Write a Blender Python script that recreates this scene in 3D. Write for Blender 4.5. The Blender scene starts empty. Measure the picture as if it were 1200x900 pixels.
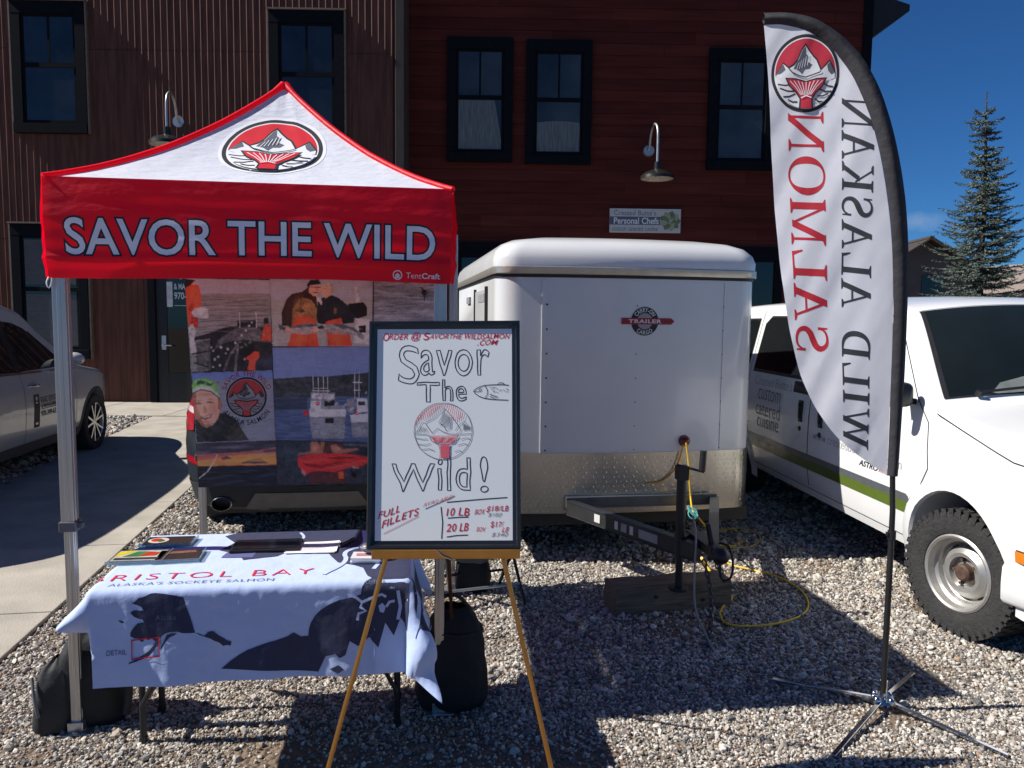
import bpy, bmesh, math, random
import numpy as np
from mathutils import Vector, Matrix, noise as mnoise

# ------------------------------------------------------------------ camera, sky, sun, exposure
SC = bpy.context.scene
COL = SC.collection
R = math.radians
FOC, CX, CY, EYE, PITCH = 900.0, 600.0, 450.0, 1.70, R(5.0)
cam = bpy.data.cameras.new('camera')
cam_o = bpy.data.objects.new('camera', cam)
COL.objects.link(cam_o)
cam.sensor_width = 36.0
cam.lens = 27.0
cam.clip_start = 0.05
cam.clip_end = 3000
cam_o.location = (0, 0, EYE)
ROLL = R(0.65)
cam_o.rotation_euler = (Matrix.Rotation(R(90) - PITCH, 3, 'X') @ Matrix.Rotation(ROLL, 3, 'Z')).to_euler()
SC.camera = cam_o

SUN_AZ, SUN_EL = R(5.0), R(43.5)          # direction the light travels, and its height
world = bpy.data.worlds.new('World')
SC.world = world
world.use_nodes = True
wn = world.node_tree
wn.nodes.clear()
w_out = wn.nodes.new('ShaderNodeOutputWorld')
w_bg = wn.nodes.new('ShaderNodeBackground')
w_sky = wn.nodes.new('ShaderNodeTexSky')
w_sky.sky_type = 'NISHITA'
w_sky.sun_disc = False
w_sky.sun_elevation = SUN_EL
w_sky.sun_rotation = math.atan2(-math.cos(SUN_AZ), -math.sin(SUN_AZ))
w_sky.altitude = 2000
w_sky.air_density = 1.0
w_sky.dust_density = 0.0
w_sky.ozone_density = 2.5
w_bg.inputs['Strength'].default_value = 0.05
w_tint = wn.nodes.new('ShaderNodeMix')          # thin mountain air: a deeper blue
w_tint.data_type = 'RGBA'
w_tint.blend_type = 'MULTIPLY'
w_tint.inputs[0].default_value = 1.0
w_tint.inputs[7].default_value = (0.27, 0.66, 1.10, 1)
wn.links.new(w_sky.outputs[0], w_tint.inputs[6])
CLOUD_AT = (0.462, 0.881, 0.112)               # one small wisp low over the far house
w_tc = wn.nodes.new('ShaderNodeTexCoord')
w_sub = wn.nodes.new('ShaderNodeVectorMath'); w_sub.operation = 'SUBTRACT'
w_sub.inputs[1].default_value = CLOUD_AT
w_scl = wn.nodes.new('ShaderNodeVectorMath'); w_scl.operation = 'MULTIPLY'
w_scl.inputs[1].default_value = (24, 24, 62)
w_len = wn.nodes.new('ShaderNodeVectorMath'); w_len.operation = 'LENGTH'
w_nz = wn.nodes.new('ShaderNodeTexNoise'); w_nz.inputs['Scale'].default_value = 42; w_nz.inputs['Detail'].default_value = 6
w_fall = wn.nodes.new('ShaderNodeMapRange')
for k_, v_ in (('From Min', 1.0), ('From Max', 0.0), ('To Min', 0.0), ('To Max', 1.0)):
    w_fall.inputs[k_].default_value = v_
w_mul = wn.nodes.new('ShaderNodeMath'); w_mul.operation = 'MULTIPLY'
w_ramp = wn.nodes.new('ShaderNodeValToRGB')
w_ramp.color_ramp.elements[0].position = 0.12
w_ramp.color_ramp.elements[1].position = 0.55
w_ramp.color_ramp.elements[1].color = (.4, .4, .4, 1)
w_cl = wn.nodes.new('ShaderNodeMix'); w_cl.data_type = 'RGBA'
w_cl.inputs[7].default_value = (7.0, 8.0, 9.5, 1)
wn.links.new(w_tc.outputs['Generated'], w_sub.inputs[0])
wn.links.new(w_sub.outputs[0], w_scl.inputs[0])
wn.links.new(w_scl.outputs[0], w_len.inputs[0])
wn.links.new(w_tc.outputs['Generated'], w_nz.inputs['Vector'])
wn.links.new(w_len.outputs['Value'], w_fall.inputs['Value'])
wn.links.new(w_fall.outputs[0], w_mul.inputs[0])
wn.links.new(w_nz.outputs['Fac'], w_mul.inputs[1])
wn.links.new(w_mul.outputs[0], w_ramp.inputs['Fac'])
wn.links.new(w_ramp.outputs['Color'], w_cl.inputs[0])
wn.links.new(w_tint.outputs[2], w_cl.inputs[6])
wn.links.new(w_cl.outputs[2], w_bg.inputs[0])
wn.links.new(w_bg.outputs[0], w_out.inputs[0])

sun = bpy.data.lights.new('sun', 'SUN')
sun.energy = 5.0
sun.angle = R(0.5)
sun.color = (1.0, 0.95, 0.87)
sun_o = bpy.data.objects.new('sun', sun)
COL.objects.link(sun_o)
Ldir = Vector((math.cos(SUN_AZ) * math.cos(SUN_EL), math.sin(SUN_AZ) * math.cos(SUN_EL), -math.sin(SUN_EL)))
sun_o.rotation_euler = Ldir.to_track_quat('-Z', 'Y').to_euler()
sun_o.location = (-20, -3, 20)

SC.view_settings.view_transform = 'Standard'
SC.view_settings.look = 'None'
SC.view_settings.exposure = 0.5
SC.view_settings.gamma = 1.0
SC.view_settings.use_curve_mapping = False
SC.cycles.max_bounces = 8
SC.cycles.use_denoising = True

# ------------------------------------------------------------------ photo geometry helpers (pixels of the 1200x900 photo)
_cp, _sp = math.cos(PITCH), math.sin(PITCH)
def ray(px, py):
    a0, b0 = (px - CX) / FOC, (CY - py) / FOC
    a, b = a0 * math.cos(ROLL) - b0 * math.sin(ROLL), a0 * math.sin(ROLL) + b0 * math.cos(ROLL)
    return Vector((a, _cp + b * _sp, b * _cp - _sp))
EYEV = Vector((0, 0, EYE))
def atY(px, py, Y):
    d = ray(px, py)
    return EYEV + d * (Y / d.y)
def G(px, py, z=0.0):
    d = ray(px, py)
    return EYEV + d * ((z - EYE) / d.z)
def onplane(px, py, p0, n):
    d = ray(px, py)
    return EYEV + d * ((p0 - EYEV).dot(n) / d.dot(n))

def lin(r, g, b):
    f = lambda c: (c / 255 / 12.92) if c / 255 <= 0.04045 else ((c / 255 + 0.055) / 1.055) ** 2.4
    return (f(r), f(g), f(b))

# ------------------------------------------------------------------ materials
MATS = {}
def mat(name, col, rough=0.6, metal=0.0, var=0.15, scale=12.0, bump=0.0, bscale=80.0, coat=0.0, spec=0.5, stretch=(1, 1, 1), sheer=0.0, detail=4.0):
    if name in MATS:
        return MATS[name]
    m = bpy.data.materials.new(name)
    m.use_nodes = True
    nt = m.node_tree
    N, L = nt.nodes, nt.links
    bs = N['Principled BSDF']
    tc = N.new('ShaderNodeTexCoord')
    mp = N.new('ShaderNodeMapping')
    mp.inputs['Scale'].default_value = stretch
    L.new(tc.outputs['Object'], mp.inputs['Vector'])
    nz = N.new('ShaderNodeTexNoise')
    nz.inputs['Scale'].default_value = scale
    nz.inputs['Detail'].default_value = detail
    L.new(mp.outputs[0], nz.inputs['Vector'])
    rp = N.new('ShaderNodeValToRGB')
    rp.color_ramp.elements[0].position = 0.3
    rp.color_ramp.elements[1].position = 0.7
    lo = [max(0, c * (1 - var)) for c in col]
    hi = [min(1, c * (1 + var)) for c in col]
    rp.color_ramp.elements[0].color = (*lo, 1)
    rp.color_ramp.elements[1].color = (*hi, 1)
    L.new(nz.outputs['Fac'], rp.inputs['Fac'])
    L.new(rp.outputs['Color'], bs.inputs['Base Color'])
    bs.inputs['Roughness'].default_value = rough
    bs.inputs['Metallic'].default_value = metal
    bs.inputs['Specular IOR Level'].default_value = spec
    if coat:
        bs.inputs['Coat Weight'].default_value = coat
        bs.inputs['Coat Roughness'].default_value = 0.04
    if bump:
        n2 = N.new('ShaderNodeTexNoise')
        n2.inputs['Scale'].default_value = bscale
        n2.inputs['Detail'].default_value = 5
        L.new(mp.outputs[0], n2.inputs['Vector'])
        bp = N.new('ShaderNodeBump')
        bp.inputs['Strength'].default_value = bump
        bp.inputs['Distance'].default_value = 0.02
        L.new(n2.outputs['Fac'], bp.inputs['Height'])
        L.new(bp.outputs[0], bs.inputs['Normal'])
    if sheer:
        tr = N.new('ShaderNodeBsdfTranslucent')
        L.new(rp.outputs['Color'], tr.inputs['Color'])
        mx = N.new('ShaderNodeMixShader')
        mx.inputs[0].default_value = sheer
        L.new(bs.outputs[0], mx.inputs[1])
        L.new(tr.outputs[0], mx.inputs[2])
        L.new(mx.outputs[0], N['Material Output'].inputs['Surface'])
    MATS[name] = m
    return m

def glass_mat(name, tint=(0.03, 0.05, 0.06), rough=0.02, alpha=0.75):
    """tinted pane: part clear, part dark body colour, with a sharp reflection"""
    if name in MATS:
        return MATS[name]
    m = bpy.data.materials.new(name)
    m.use_nodes = True
    nt = m.node_tree
    N, L = nt.nodes, nt.links
    bs = N['Principled BSDF']
    nz = N.new('ShaderNodeTexNoise')
    nz.inputs['Scale'].default_value = 3.0
    mr = N.new('ShaderNodeMapRange')
    mr.inputs['To Min'].default_value = rough
    mr.inputs['To Max'].default_value = rough + 0.05
    L.new(nz.outputs['Fac'], mr.inputs['Value'])
    L.new(mr.outputs[0], bs.inputs['Roughness'])
    bs.inputs['Base Color'].default_value = (*tint, 1)
    tp = N.new('ShaderNodeBsdfTransparent')
    tp.inputs['Color'].default_value = (0.75, 0.85, 0.82, 1)
    mx = N.new('ShaderNodeMixShader')
    mx.inputs[0].default_value = alpha
    L.new(tp.outputs[0], mx.inputs[1])
    L.new(bs.outputs[0], mx.inputs[2])
    L.new(mx.outputs[0], N['Material Output'].inputs['Surface'])
    MATS[name] = m
    return m

# ------------------------------------------------------------------ mesh building
class MB:
    def __init__(s):
        s.v, s.f, s.mi = [], [], []
    def add(s, vs, fs, m=0):
        o = len(s.v)
        s.v += [tuple(p) for p in vs]
        s.f += [tuple(i + o for i in f) for f in fs]
        s.mi += [m] * len(fs)
        return s
    def obox(s, c, ax, ay, az, m=0):
        c, ax, ay, az = Vector(c), Vector(ax), Vector(ay), Vector(az)
        vs = [c + ax * i + ay * j + az * k for k in (-1, 1) for j in (-1, 1) for i in (-1, 1)]
        fs = [(0, 2, 3, 1), (4, 5, 7, 6), (0, 1, 5, 4), (2, 6, 7, 3), (0, 4, 6, 2), (1, 3, 7, 5)]
        return s.add(vs, fs, m)
    def box(s, x0, x1, y0, y1, z0, z1, m=0):
        return s.obox(((x0 + x1) / 2, (y0 + y1) / 2, (z0 + z1) / 2), ((x1 - x0) / 2, 0, 0), (0, (y1 - y0) / 2, 0), (0, 0, (z1 - z0) / 2), m)
    def bar(s, p0, p1, w, h, up=(0, 0, 1), m=0):
        p0, p1 = Vector(p0), Vector(p1)
        d = p1 - p0
        x = d.normalized().cross(Vector(up))
        if x.length < 1e-4:
            x = d.normalized().cross(Vector((0, 1, 0)))
        x.normalize()
        y = x.cross(d.normalized()).normalized()
        return s.obox((p0 + p1) / 2, x * (w / 2), y * (h / 2), d / 2, m)
    def tube(s, pts, r, n=8, m=0, closed=False):
        pts = [Vector(p) for p in pts]
        k = len(pts)
        rs = r if isinstance(r, (list, tuple)) else [r] * k
        rings, up = [], None
        for i, p in enumerate(pts):
            a = pts[(i - 1) % k] if (closed or i > 0) else p
            b = pts[(i + 1) % k] if (closed or i < k - 1) else p
            t = (b - a).normalized()
            if up is None:
                up = Vector((0, 0, 1)) if abs(t.z) < 0.9 else Vector((1, 0, 0))
            up = (up - t * up.dot(t))
            if up.length < 1e-5:
                up = t.orthogonal()
            up.normalize()
            q = t.cross(up)
            rings.append([p + (up * math.cos(2 * math.pi * j / n) + q * math.sin(2 * math.pi * j / n)) * rs[i] for j in range(n)])
        vs = [v for ring in rings for v in ring]
        fs = []
        for i in range(k if closed else k - 1):
            i2 = (i + 1) % k
            for j in range(n):
                j2 = (j + 1) % n
                fs.append((i * n + j, i * n + j2, i2 * n + j2, i2 * n + j))
        if not closed:
            fs += [tuple(range(n))[::-1], tuple((k - 1) * n + j for j in range(n))]
        return s.add(vs, fs, m)
    def cyl(s, p0, p1, r0, r1=None, n=16, m=0):
        return s.tube([p0, p1], [r0, r0 if r1 is None else r1], n, m)
    def lathe(s, prof, n=32, M=None, m=0, close=False):
        M = M or Matrix.Identity(4)
        vs, fs, k = [], [], len(prof)
        for j in range(n):
            a = 2 * math.pi * j / n
            vs += [M @ Vector((r * math.cos(a), r * math.sin(a), z)) for r, z in prof]
        for j in range(n):
            j2 = (j + 1) % n
            for i in range(k if close else k - 1):
                i2 = (i + 1) % k
                fs.append((j * k + i, j2 * k + i, j2 * k + i2, j * k + i2))
        return s.add(vs, fs, m)
    def grid(s, f, us, vs_, m=0, closed=False):
        pts = [f(u, v) for v in vs_ for u in us]
        nu, nv = len(us), len(vs_)
        fs = []
        for j in range(nv - 1):
            for i in range(nu if closed else nu - 1):
                i2 = (i + 1) % nu
                fs.append((j * nu + i, j * nu + i2, (j + 1) * nu + i2, (j + 1) * nu + i))
        return s.add(pts, fs, m)
    def ball(s, c, rx, ry=None, rz=None, nu=16, nv=10, m=0, M=None, fn=None):
        ry = rx if ry is None else ry
        rz = rx if rz is None else rz
        M = M or Matrix.Identity(3)
        def f(u, v):
            p = Vector((rx * math.cos(u) * math.cos(v), ry * math.sin(u) * math.cos(v), rz * math.sin(v)))
            if fn:
                p = fn(p)
            return Vector(c) + M @ p
        return s.grid(f, [2 * math.pi * i / nu for i in range(nu)], [-math.pi / 2 + math.pi * j / nv for j in range(nv + 1)], m, True)
    def prism(s, poly, f, t, m=0):
        """poly 2D outline; f(x,y,d) -> 3D at depth d; solid of thickness t"""
        n = len(poly)
        vs = [f(x, y, 0) for x, y in poly] + [f(x, y, t) for x, y in poly]
        fs = [tuple(range(n)), tuple(range(2 * n - 1, n - 1, -1))] + [(i, i + n, (i + 1) % n + n, (i + 1) % n) for i in range(n)]
        return s.add(vs, fs, m)
    def build(s, name, mats, parent=None, smooth=None, bevel=0.0, kind=None, tri=False, seg=2):
        me = bpy.data.meshes.new(name)
        me.from_pydata(s.v, [], s.f)
        for mm in (mats if isinstance(mats, (list, tuple)) else [mats]):
            me.materials.append(mm)
        if len(set(s.mi)) > 1:
            me.polygons.foreach_set('material_index', s.mi)
        bm = bmesh.new()
        bm.from_mesh(me)
        bmesh.ops.remove_doubles(bm, verts=bm.verts, dist=1e-6)
        big = [f for f in bm.faces if len(f.verts) > 4]
        if big:
            bmesh.ops.triangulate(bm, faces=big)
        bmesh.ops.recalc_face_normals(bm, faces=bm.faces)
        bm.to_mesh(me)
        bm.free()
        if smooth is not None:
            me.polygons.foreach_set('use_smooth', [True] * len(me.polygons))
            me.set_sharp_from_angle(angle=R(smooth))
        o = bpy.data.objects.new(name, me)
        COL.objects.link(o)
        if parent:
            o.parent = parent
        if bevel:
            b = o.modifiers.new('bevel', 'BEVEL')
            b.width = bevel
            b.segments = seg
            b.limit_method = 'ANGLE'
            b.angle_limit = R(40)
            b.harden_normals = False
        if kind:
            o['kind'] = kind
        return o

def tag(o, label=None, cat=None, group=None, kind=None):
    if label:
        o['label'] = label
    if cat:
        o['category'] = cat
    if group:
        o['group'] = group
    if kind:
        o['kind'] = kind
    return o
def thing(name, label, cat, loc=(0, 0, 0), rz=0.0, group=None):
    o = bpy.data.objects.new(name, None)
    COL.objects.link(o)
    o.empty_display_size = 0.1
    o.location = loc
    o.rotation_euler = (0, 0, rz)
    return tag(o, label, cat, group)
def mw(o):
    return Matrix.LocRotScale(o.location, o.rotation_euler, Vector((1, 1, 1)))
def inv(o):
    return mw(o).inverted()

# ------------------------------------------------------------------ flat shapes laid onto surfaces
def poly2d(pl):
    return ([(x, y) for x, y in pl], [tuple(range(len(pl)))])
def ribbon2d(pts, w, closed=False):
    """a drawn line: one quad strip with mitred joints; w number or list"""
    pts = [Vector((p[0], p[1])) for p in pts]
    k = len(pts)
    ws = w if isinstance(w, (list, tuple)) else [w] * k
    vs = []
    for i, p in enumerate(pts):
        a = pts[(i - 1) % k] if (closed or i > 0) else p
        b = pts[(i + 1) % k] if (closed or i < k - 1) else p
        t = b - a
        if t.length < 1e-9:
            t = Vector((1, 0))
        t.normalize()
        nrm = Vector((-t.y, t.x))
        vs += [tuple(p + nrm * ws[i] / 2), tuple(p - nrm * ws[i] / 2)]
    fs = []
    for i in range(k if closed else k - 1):
        j = (i + 1) % k
        fs.append((2 * i, 2 * i + 1, 2 * j + 1, 2 * j))
    return (vs, fs)
def circle2d(cx, cy, rx, ry=None, n=40, a0=0, a1=360):
    ry = rx if ry is None else ry
    full = a1 - a0 >= 360
    return [(cx + rx * math.cos(R(a0 + (a1 - a0) * i / (n if full else n - 1))), cy + ry * math.sin(R(a0 + (a1 - a0) * i / (n if full else n - 1)))) for i in range(n)]
def ring2d(cx, cy, r0, r1, n=48):
    vs = [(cx + r * math.cos(2 * math.pi * i / n), cy + r * math.sin(2 * math.pi * i / n)) for i in range(n) for r in (r0, r1)]
    return (vs, [(2 * i, 2 * i + 1, (2 * i + 3) % (2 * n), (2 * i + 2) % (2 * n)) for i in range(n)])
_dg = None
def text2d(st, bold=0.0, spacing=1.0, outline=False, shear=0.0):
    cu = bpy.data.curves.new('lettering', 'FONT')
    cu.body = st
    cu.size = 1.0
    cu.space_character = spacing
    cu.offset = bold
    cu.shear = shear
    cu.resolution_u = 4
    cu.fill_mode = 'NONE' if outline else 'FRONT'
    o = bpy.data.objects.new('lettering', cu)
    COL.objects.link(o)
    dg = bpy.context.evaluated_depsgraph_get()
    dg.update()
    me = bpy.data.meshes.new_from_object(o.evaluated_get(dg))
    vs = [(v.co.x, v.co.y) for v in me.vertices]
    if outline:
        nb = {}
        for e in me.edges:
            a, b = e.vertices
            nb.setdefault(a, []).append(b)
            nb.setdefault(b, []).append(a)
        loops, seen = [], set()
        for a in nb:
            if a in seen:
                continue
            lp, prev, cur = [], None, a
            while cur not in seen:
                seen.add(cur)
                lp.append(vs[cur])
                nx = [q for q in nb[cur] if q != prev and q not in seen]
                if not nx:
                    break
                prev, cur = cur, nx[0]
            loops.append(lp)
        out = loops
    else:
        out = (vs, [tuple(p.vertices) for p in me.polygons])
    bpy.data.objects.remove(o)
    bpy.data.meshes.remove(me)
    bpy.data.curves.remove(cu)
    return out
def bounds(vs):
    xs = [v[0] for v in vs]
    ys = [v[1] for v in vs]
    return min(xs), max(xs), min(ys), max(ys)
def fit(m2, x0, x1, y0, y1, ref=None):
    """scale a 2D mesh into a box; ref = bounds to use (so a bold outline keeps its letter's place)"""
    a, b, c, d = ref or bounds(m2[0])
    return ([(x0 + (x - a) / (b - a) * (x1 - x0), y0 + (y - c) / (d - c) * (y1 - y0)) for x, y in m2[0]], m2[1])
def merge2d(ms):
    vs, fs = [], []
    for v, f in ms:
        o = len(vs)
        vs += v
        fs += [tuple(i + o for i in q) for q in f]
    return (vs, fs)
def dice(m2, sx, sy):
    """cut a flat 2D mesh by a grid so it can follow a curved surface"""
    bm = bmesh.new()
    vv = [bm.verts.new((x, y, 0)) for x, y in m2[0]]
    for f in m2[1]:
        try:
            bm.faces.new([vv[i] for i in f])
        except ValueError:
            pass
    big = [f for f in bm.faces if len(f.verts) > 4]
    if big:
        bmesh.ops.triangulate(bm, faces=big)
    x0, x1, y0, y1 = bounds(m2[0])
    for ax, lo, hi, st in ((0, x0, x1, sx), (1, y0, y1, sy)):
        if not st:
            continue
        k = math.ceil(lo / st)
        while k * st < hi:
            co, no = [0, 0, 0], [0, 0, 0]
            co[ax] = k * st
            no[ax] = 1
            bmesh.ops.bisect_plane(bm, geom=bm.verts[:] + bm.edges[:] + bm.faces[:], plane_co=co, plane_no=no, dist=1e-7)
            k += 1
    bm.verts.index_update()
    vs = [(v.co.x, v.co.y) for v in bm.verts]
    fs = [tuple(v.index for v in f.verts) for f in bm.faces]
    bm.free()
    return (vs, fs)
def lay(mb, m2, f, off, m=0, step=None):
    """lay a 2D mesh on the surface f(x, y, off) of builder mb"""
    if step:
        m2 = dice(m2, step[0], step[1])
    big = any(len(q) > 4 for q in m2[1])
    if big:
        m2 = dice(m2, None, None)
    mb.add([f(x, y, off) for x, y in m2[0]], m2[1], m)
def chaikin(pts, n=2):
    for _ in range(n):
        q = [pts[0]]
        for a, b in zip(pts, pts[1:]):
            q.append(tuple(a[i] * .75 + b[i] * .25 for i in range(len(a))))
            q.append(tuple(a[i] * .25 + b[i] * .75 for i in range(len(a))))
        q.append(pts[-1])
        pts = q
    return pts
def interp(tab, x):
    if x <= tab[0][0]:
        return tab[0][1]
    for (a, p), (b, q) in zip(tab, tab[1:]):
        if x <= b:
            return p + (q - p) * (x - a) / (b - a)
    return tab[-1][1]

# ------------------------------------------------------------------ common materials
red_cloth = mat('red_canopy_cloth', lin(244, 8, 46), 0.5, var=0.05, scale=6, bump=0.22, bscale=14, stretch=(.7, 1, 1.5), sheer=0.46)
red_roof = mat('red_roof_cloth', lin(226, 8, 40), 0.5, var=0.05, scale=6, bump=0.10, bscale=22, sheer=0.04)
white_cloth = mat('white_canopy_cloth', (0.68, 0.71, 0.79), 0.5, var=0.02, bump=0.38, bscale=22, stretch=(.55, 1.5, 1), sheer=0.10)
print_red = mat('print_red', lin(205, 10, 36), 0.6, var=0.05)
print_rose = mat('print_rose', lin(190, 40, 62), 0.6, var=0.05)
print_black = mat('print_black', (0.014, 0.014, 0.018), 0.6, var=0.1)
print_white = mat('print_white', (0.75, 0.76, 0.80), 0.6, var=0.03)
print_lilac = mat('print_lilac', lin(238, 238, 250), 0.6, var=0.04)
print_grey = mat('print_grey', (0.11, 0.12, 0.15), 0.6, var=0.1)
aluminium = mat('brushed_aluminium', (0.52, 0.52, 0.52), 0.38, 0.9, var=0.08, scale=30, stretch=(1, 1, .05), bump=0.05)
dark_metal = mat('black_powder_coat', (0.012, 0.012, 0.014), 0.45, var=0.2, bump=0.05)
chrome = mat('chrome', (0.6, 0.6, 0.62), 0.12, 1.0, var=0.05)
black_plastic = mat('black_plastic', (0.013, 0.013, 0.015), 0.4, var=0.2)
rubber = mat('tyre_rubber', (0.025, 0.025, 0.026), 0.85, var=0.25, scale=30, bump=0.4, bscale=60)

EMBLEM_MATS = [print_black, print_white, print_red, print_grey]
def emblem(mb, f, step=None, base=0, eps=0.0008, idx=(0, 1, 2, 3)):
    """round badge: red sky, snowy peaks, a salmon tail rising out of striped water; f maps the unit disc"""
    K, W, RD, GR = idx
    k = [base]
    def put(pl, m, line=None, closed=False):
        k[0] += eps
        lay(mb, poly2d(pl) if line is None else ribbon2d(pl, line, closed), f, k[0], m, step)
    put(circle2d(0, 0, 1.0, n=64), K)
    put(circle2d(0, 0, .915, n=64), W)
    put(circle2d(0, 0, .885, n=40, a0=-2, a1=182), RD)
    # peaks: black silhouette, white snow, grey shaded rock
    sil = [(-.88, -.06), (-.86, .02), (-.72, .2), (-.66, .3), (-.5, .17), (-.36, .26), (-.26, .36), (-.14, .62), (-.02, .77), (.1, .62), (.24, .46), (.34, .38), (.46, .12), (.6, .26), (.7, .35), (.8, .2), (.885, .04), (.88, -.12), (.6, -.2), (-.6, -.2)]
    put(sil, K)
    put([(-.86, -.08), (-.84, .01), (-.66, .25), (-.5, .12), (-.34, .2), (-.24, .32), (-.12, .58), (-.02, .7), (.08, .58), (.22, .42), (.31, .34), (.44, .06), (.6, .2), (.7, .3), (.86, .02), (.86, -.12), (.6, -.22), (-.6, -.22)], W)
    put([(-.02, .69), (.0, .5), (.1, .42), (.06, .3), (.2, .22), (.12, .12), (-.02, .1), (-.1, -.02), (-.22, .08), (-.36, .12), (-.3, .24), (-.22, .34), (-.11, .58)], GR)
    put([(-.66, .24), (-.6, .1), (-.74, .0), (-.85, -.02), (-.8, .08)], GR)
    put([(.62, .2), (.7, .29), (.85, .03), (.74, -.02), (.66, .06)], GR)
    for i in range(5):
        put([(-.28 + i * .08, .08 + i * .03), (-.2 + i * .07, .28 + i * .05)], W, .016)
    put([(-.5, .12), (-.4, .02), (-.2, -.06), (0, -.1), (.2, -.04), (.4, .02), (.44, .06)], K, .03)
    # water
    put(circle2d(0, 0, .9, n=40, a0=192, a1=348), W)
    for y, x0, x1, s in ((-.28, -.82, -.4, 0), (-.42, -.76, -.34, .04), (-.56, -.66, -.3, -.04), (-.7, -.52, -.24, .03), (-.3, .5, .8, .05), (-.44, .38, .76, .03), (-.56, .34, .66, -.03), (-.7, .26, .5, .04)):
        put([(x0, y + s), ((x0 + x1) / 2, y - .03), (x1, y - s)], K, .035)
    # tail
    put([(-.62, -.12), (-.3, -.13), (0, -.2), (.3, -.13), (.62, -.12), (.5, -.34), (.3, -.52), (.2, -.66), (.22, -.9), (-.2, -.91), (-.18, -.66), (-.3, -.5), (-.5, -.34)], K)
    put([(-.56, -.15), (-.28, -.17), (0, -.24), (.28, -.17), (.56, -.15), (.46, -.33), (.26, -.5), (.16, -.65), (.17, -.9), (-.15, -.9), (-.14, -.65), (-.26, -.48), (-.46, -.33)], RD)
    for i in range(-4, 5):
        put([(i * .034, -.56), (i * .075, -.36), (i * .118, -.2 - .03 * (abs(i) < 2))], W, .02)
    put([(-.15, -.64), (0, -.58), (.15, -.64)], W, .03)

# ================================================================== THE SETTING
# ---- ground sheet
def gravel_ground_mat():
    m = bpy.data.materials.new('gravel_ground')
    m.use_nodes = True
    N, L = m.node_tree.nodes, m.node_tree.links
    bs = N['Principled BSDF']
    bs.inputs['Roughness'].default_value = 0.9
    tc = N.new('ShaderNodeTexCoord')
    v = N.new('ShaderNodeTexVoronoi')
    v.inputs['Scale'].default_value = 38
    L.new(tc.outputs['Object'], v.inputs['Vector'])
    rp = N.new('ShaderNodeValToRGB')
    e = rp.color_ramp.elements
    e[0].position, e[0].color = 0.0, (0.10, 0.085, 0.07, 1)
    e[1].position, e[1].color = 1.0, (0.30, 0.265, 0.22, 1)
    a = e.new(0.5); a.color = (0.15, 0.13, 0.105, 1)
    L.new(v.outputs['Color'], rp.inputs['Fac'])
    n = N.new('ShaderNodeTexNoise')
    n.inputs['Scale'].default_value = 1.1
    n.inputs['Detail'].default_value = 6
    L.new(tc.outputs['Object'], n.inputs['Vector'])
    r2 = N.new('ShaderNodeValToRGB')
    r2.color_ramp.elements[0].position = 0.34
    r2.color_ramp.elements[1].position = 0.50
    L.new(n.outputs['Fac'], r2.inputs['Fac'])
    mx = N.new('ShaderNodeMix')
    mx.data_type = 'RGBA'
    L.new(r2.outputs['Color'], mx.inputs[0])
    L.new(rp.outputs['Color'], mx.inputs[6])
    n3 = N.new('ShaderNodeTexNoise')
    n3.inputs['Scale'].default_value = 90
    L.new(tc.outputs['Object'], n3.inputs['Vector'])
    r3 = N.new('ShaderNodeValToRGB')
    r3.color_ramp.elements[0].color = (0.12, 0.082, 0.055, 1)
    r3.color_ramp.elements[1].color = (0.21, 0.155, 0.11, 1)
    L.new(n3.outputs['Fac'], r3.inputs['Fac'])
    L.new(r3.outputs['Color'], mx.inputs[7])
    L.new(mx.outputs[2], bs.inputs['Base Color'])
    bp = N.new('ShaderNodeBump')
    bp.inputs['Strength'].default_value = 0.9
    bp.inputs['Distance'].default_value = 0.02
    bp.invert = True
    L.new(v.outputs['Distance'], bp.inputs['Height'])
    L.new(bp.outputs[0], bs.inputs['Normal'])
    return m
g = MB()
g.add([(-900, -60, 0), (900, -60, 0), (900, 1500, 0), (-900, 1500, 0)], [(0, 1, 2, 3)])
g.build('ground', gravel_ground_mat(), kind='structure')

# ---- concrete walk between the parked cars, and the apron along the building
concrete = mat('concrete', (0.38, 0.35, 0.30), 0.85, var=0.16, scale=3, bump=0.25, bscale=90, detail=9)
FAC_P0 = G(150, 473)
FAC_RZ = R(0.8)
FD = Vector((math.cos(FAC_RZ), math.sin(FAC_RZ), 0))
FN = Vector((math.sin(FAC_RZ), -math.cos(FAC_RZ), 0))       # towards the street
path_edge_r = [G(40, 749), G(75, 715), G(140, 652), G(205, 590), G(232, 563)]
dirw = Vector((-.17, 1, 0)).normalized()
W0 = G(205, 590)
rgt = Vector((dirw.y, -dirw.x, 0))
def walk(s, t, z=0.0):
    p = W0 + dirw * s - rgt * t
    return Vector((p.x, p.y, z))
cb = MB()
s0 = -5.2
for i in range(9):
    a, b = s0 + i * 1.30, s0 + (i + 1) * 1.30 - .012
    pl = [walk(a, 0), walk(b, 0), walk(b, 1.85), walk(a, 1.85)]
    cb.add([Vector((p.x, p.y, z)) for z in (-.05, .02) for p in pl], [(4, 5, 6, 7), (0, 1, 5, 4), (1, 2, 6, 5), (2, 3, 7, 6), (3, 0, 4, 7)])
cb.build('path', concrete, kind='structure', bevel=0.006)
ab = MB()
for i in range(14):
    u0, u1 = -6 + i * 1.5, -6 + (i + 1) * 1.5 - .012
    q = [FAC_P0 + FD * u + FN * d for u, d in ((u0, .02), (u1, .02), (u1, 1.9), (u0, 1.9))]
    ab.add([Vector((p.x, p.y, z)) for z in (-.05, .035) for p in q], [(4, 5, 6, 7), (0, 1, 5, 4), (1, 2, 6, 5), (2, 3, 7, 6), (3, 0, 4, 7)])
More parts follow.
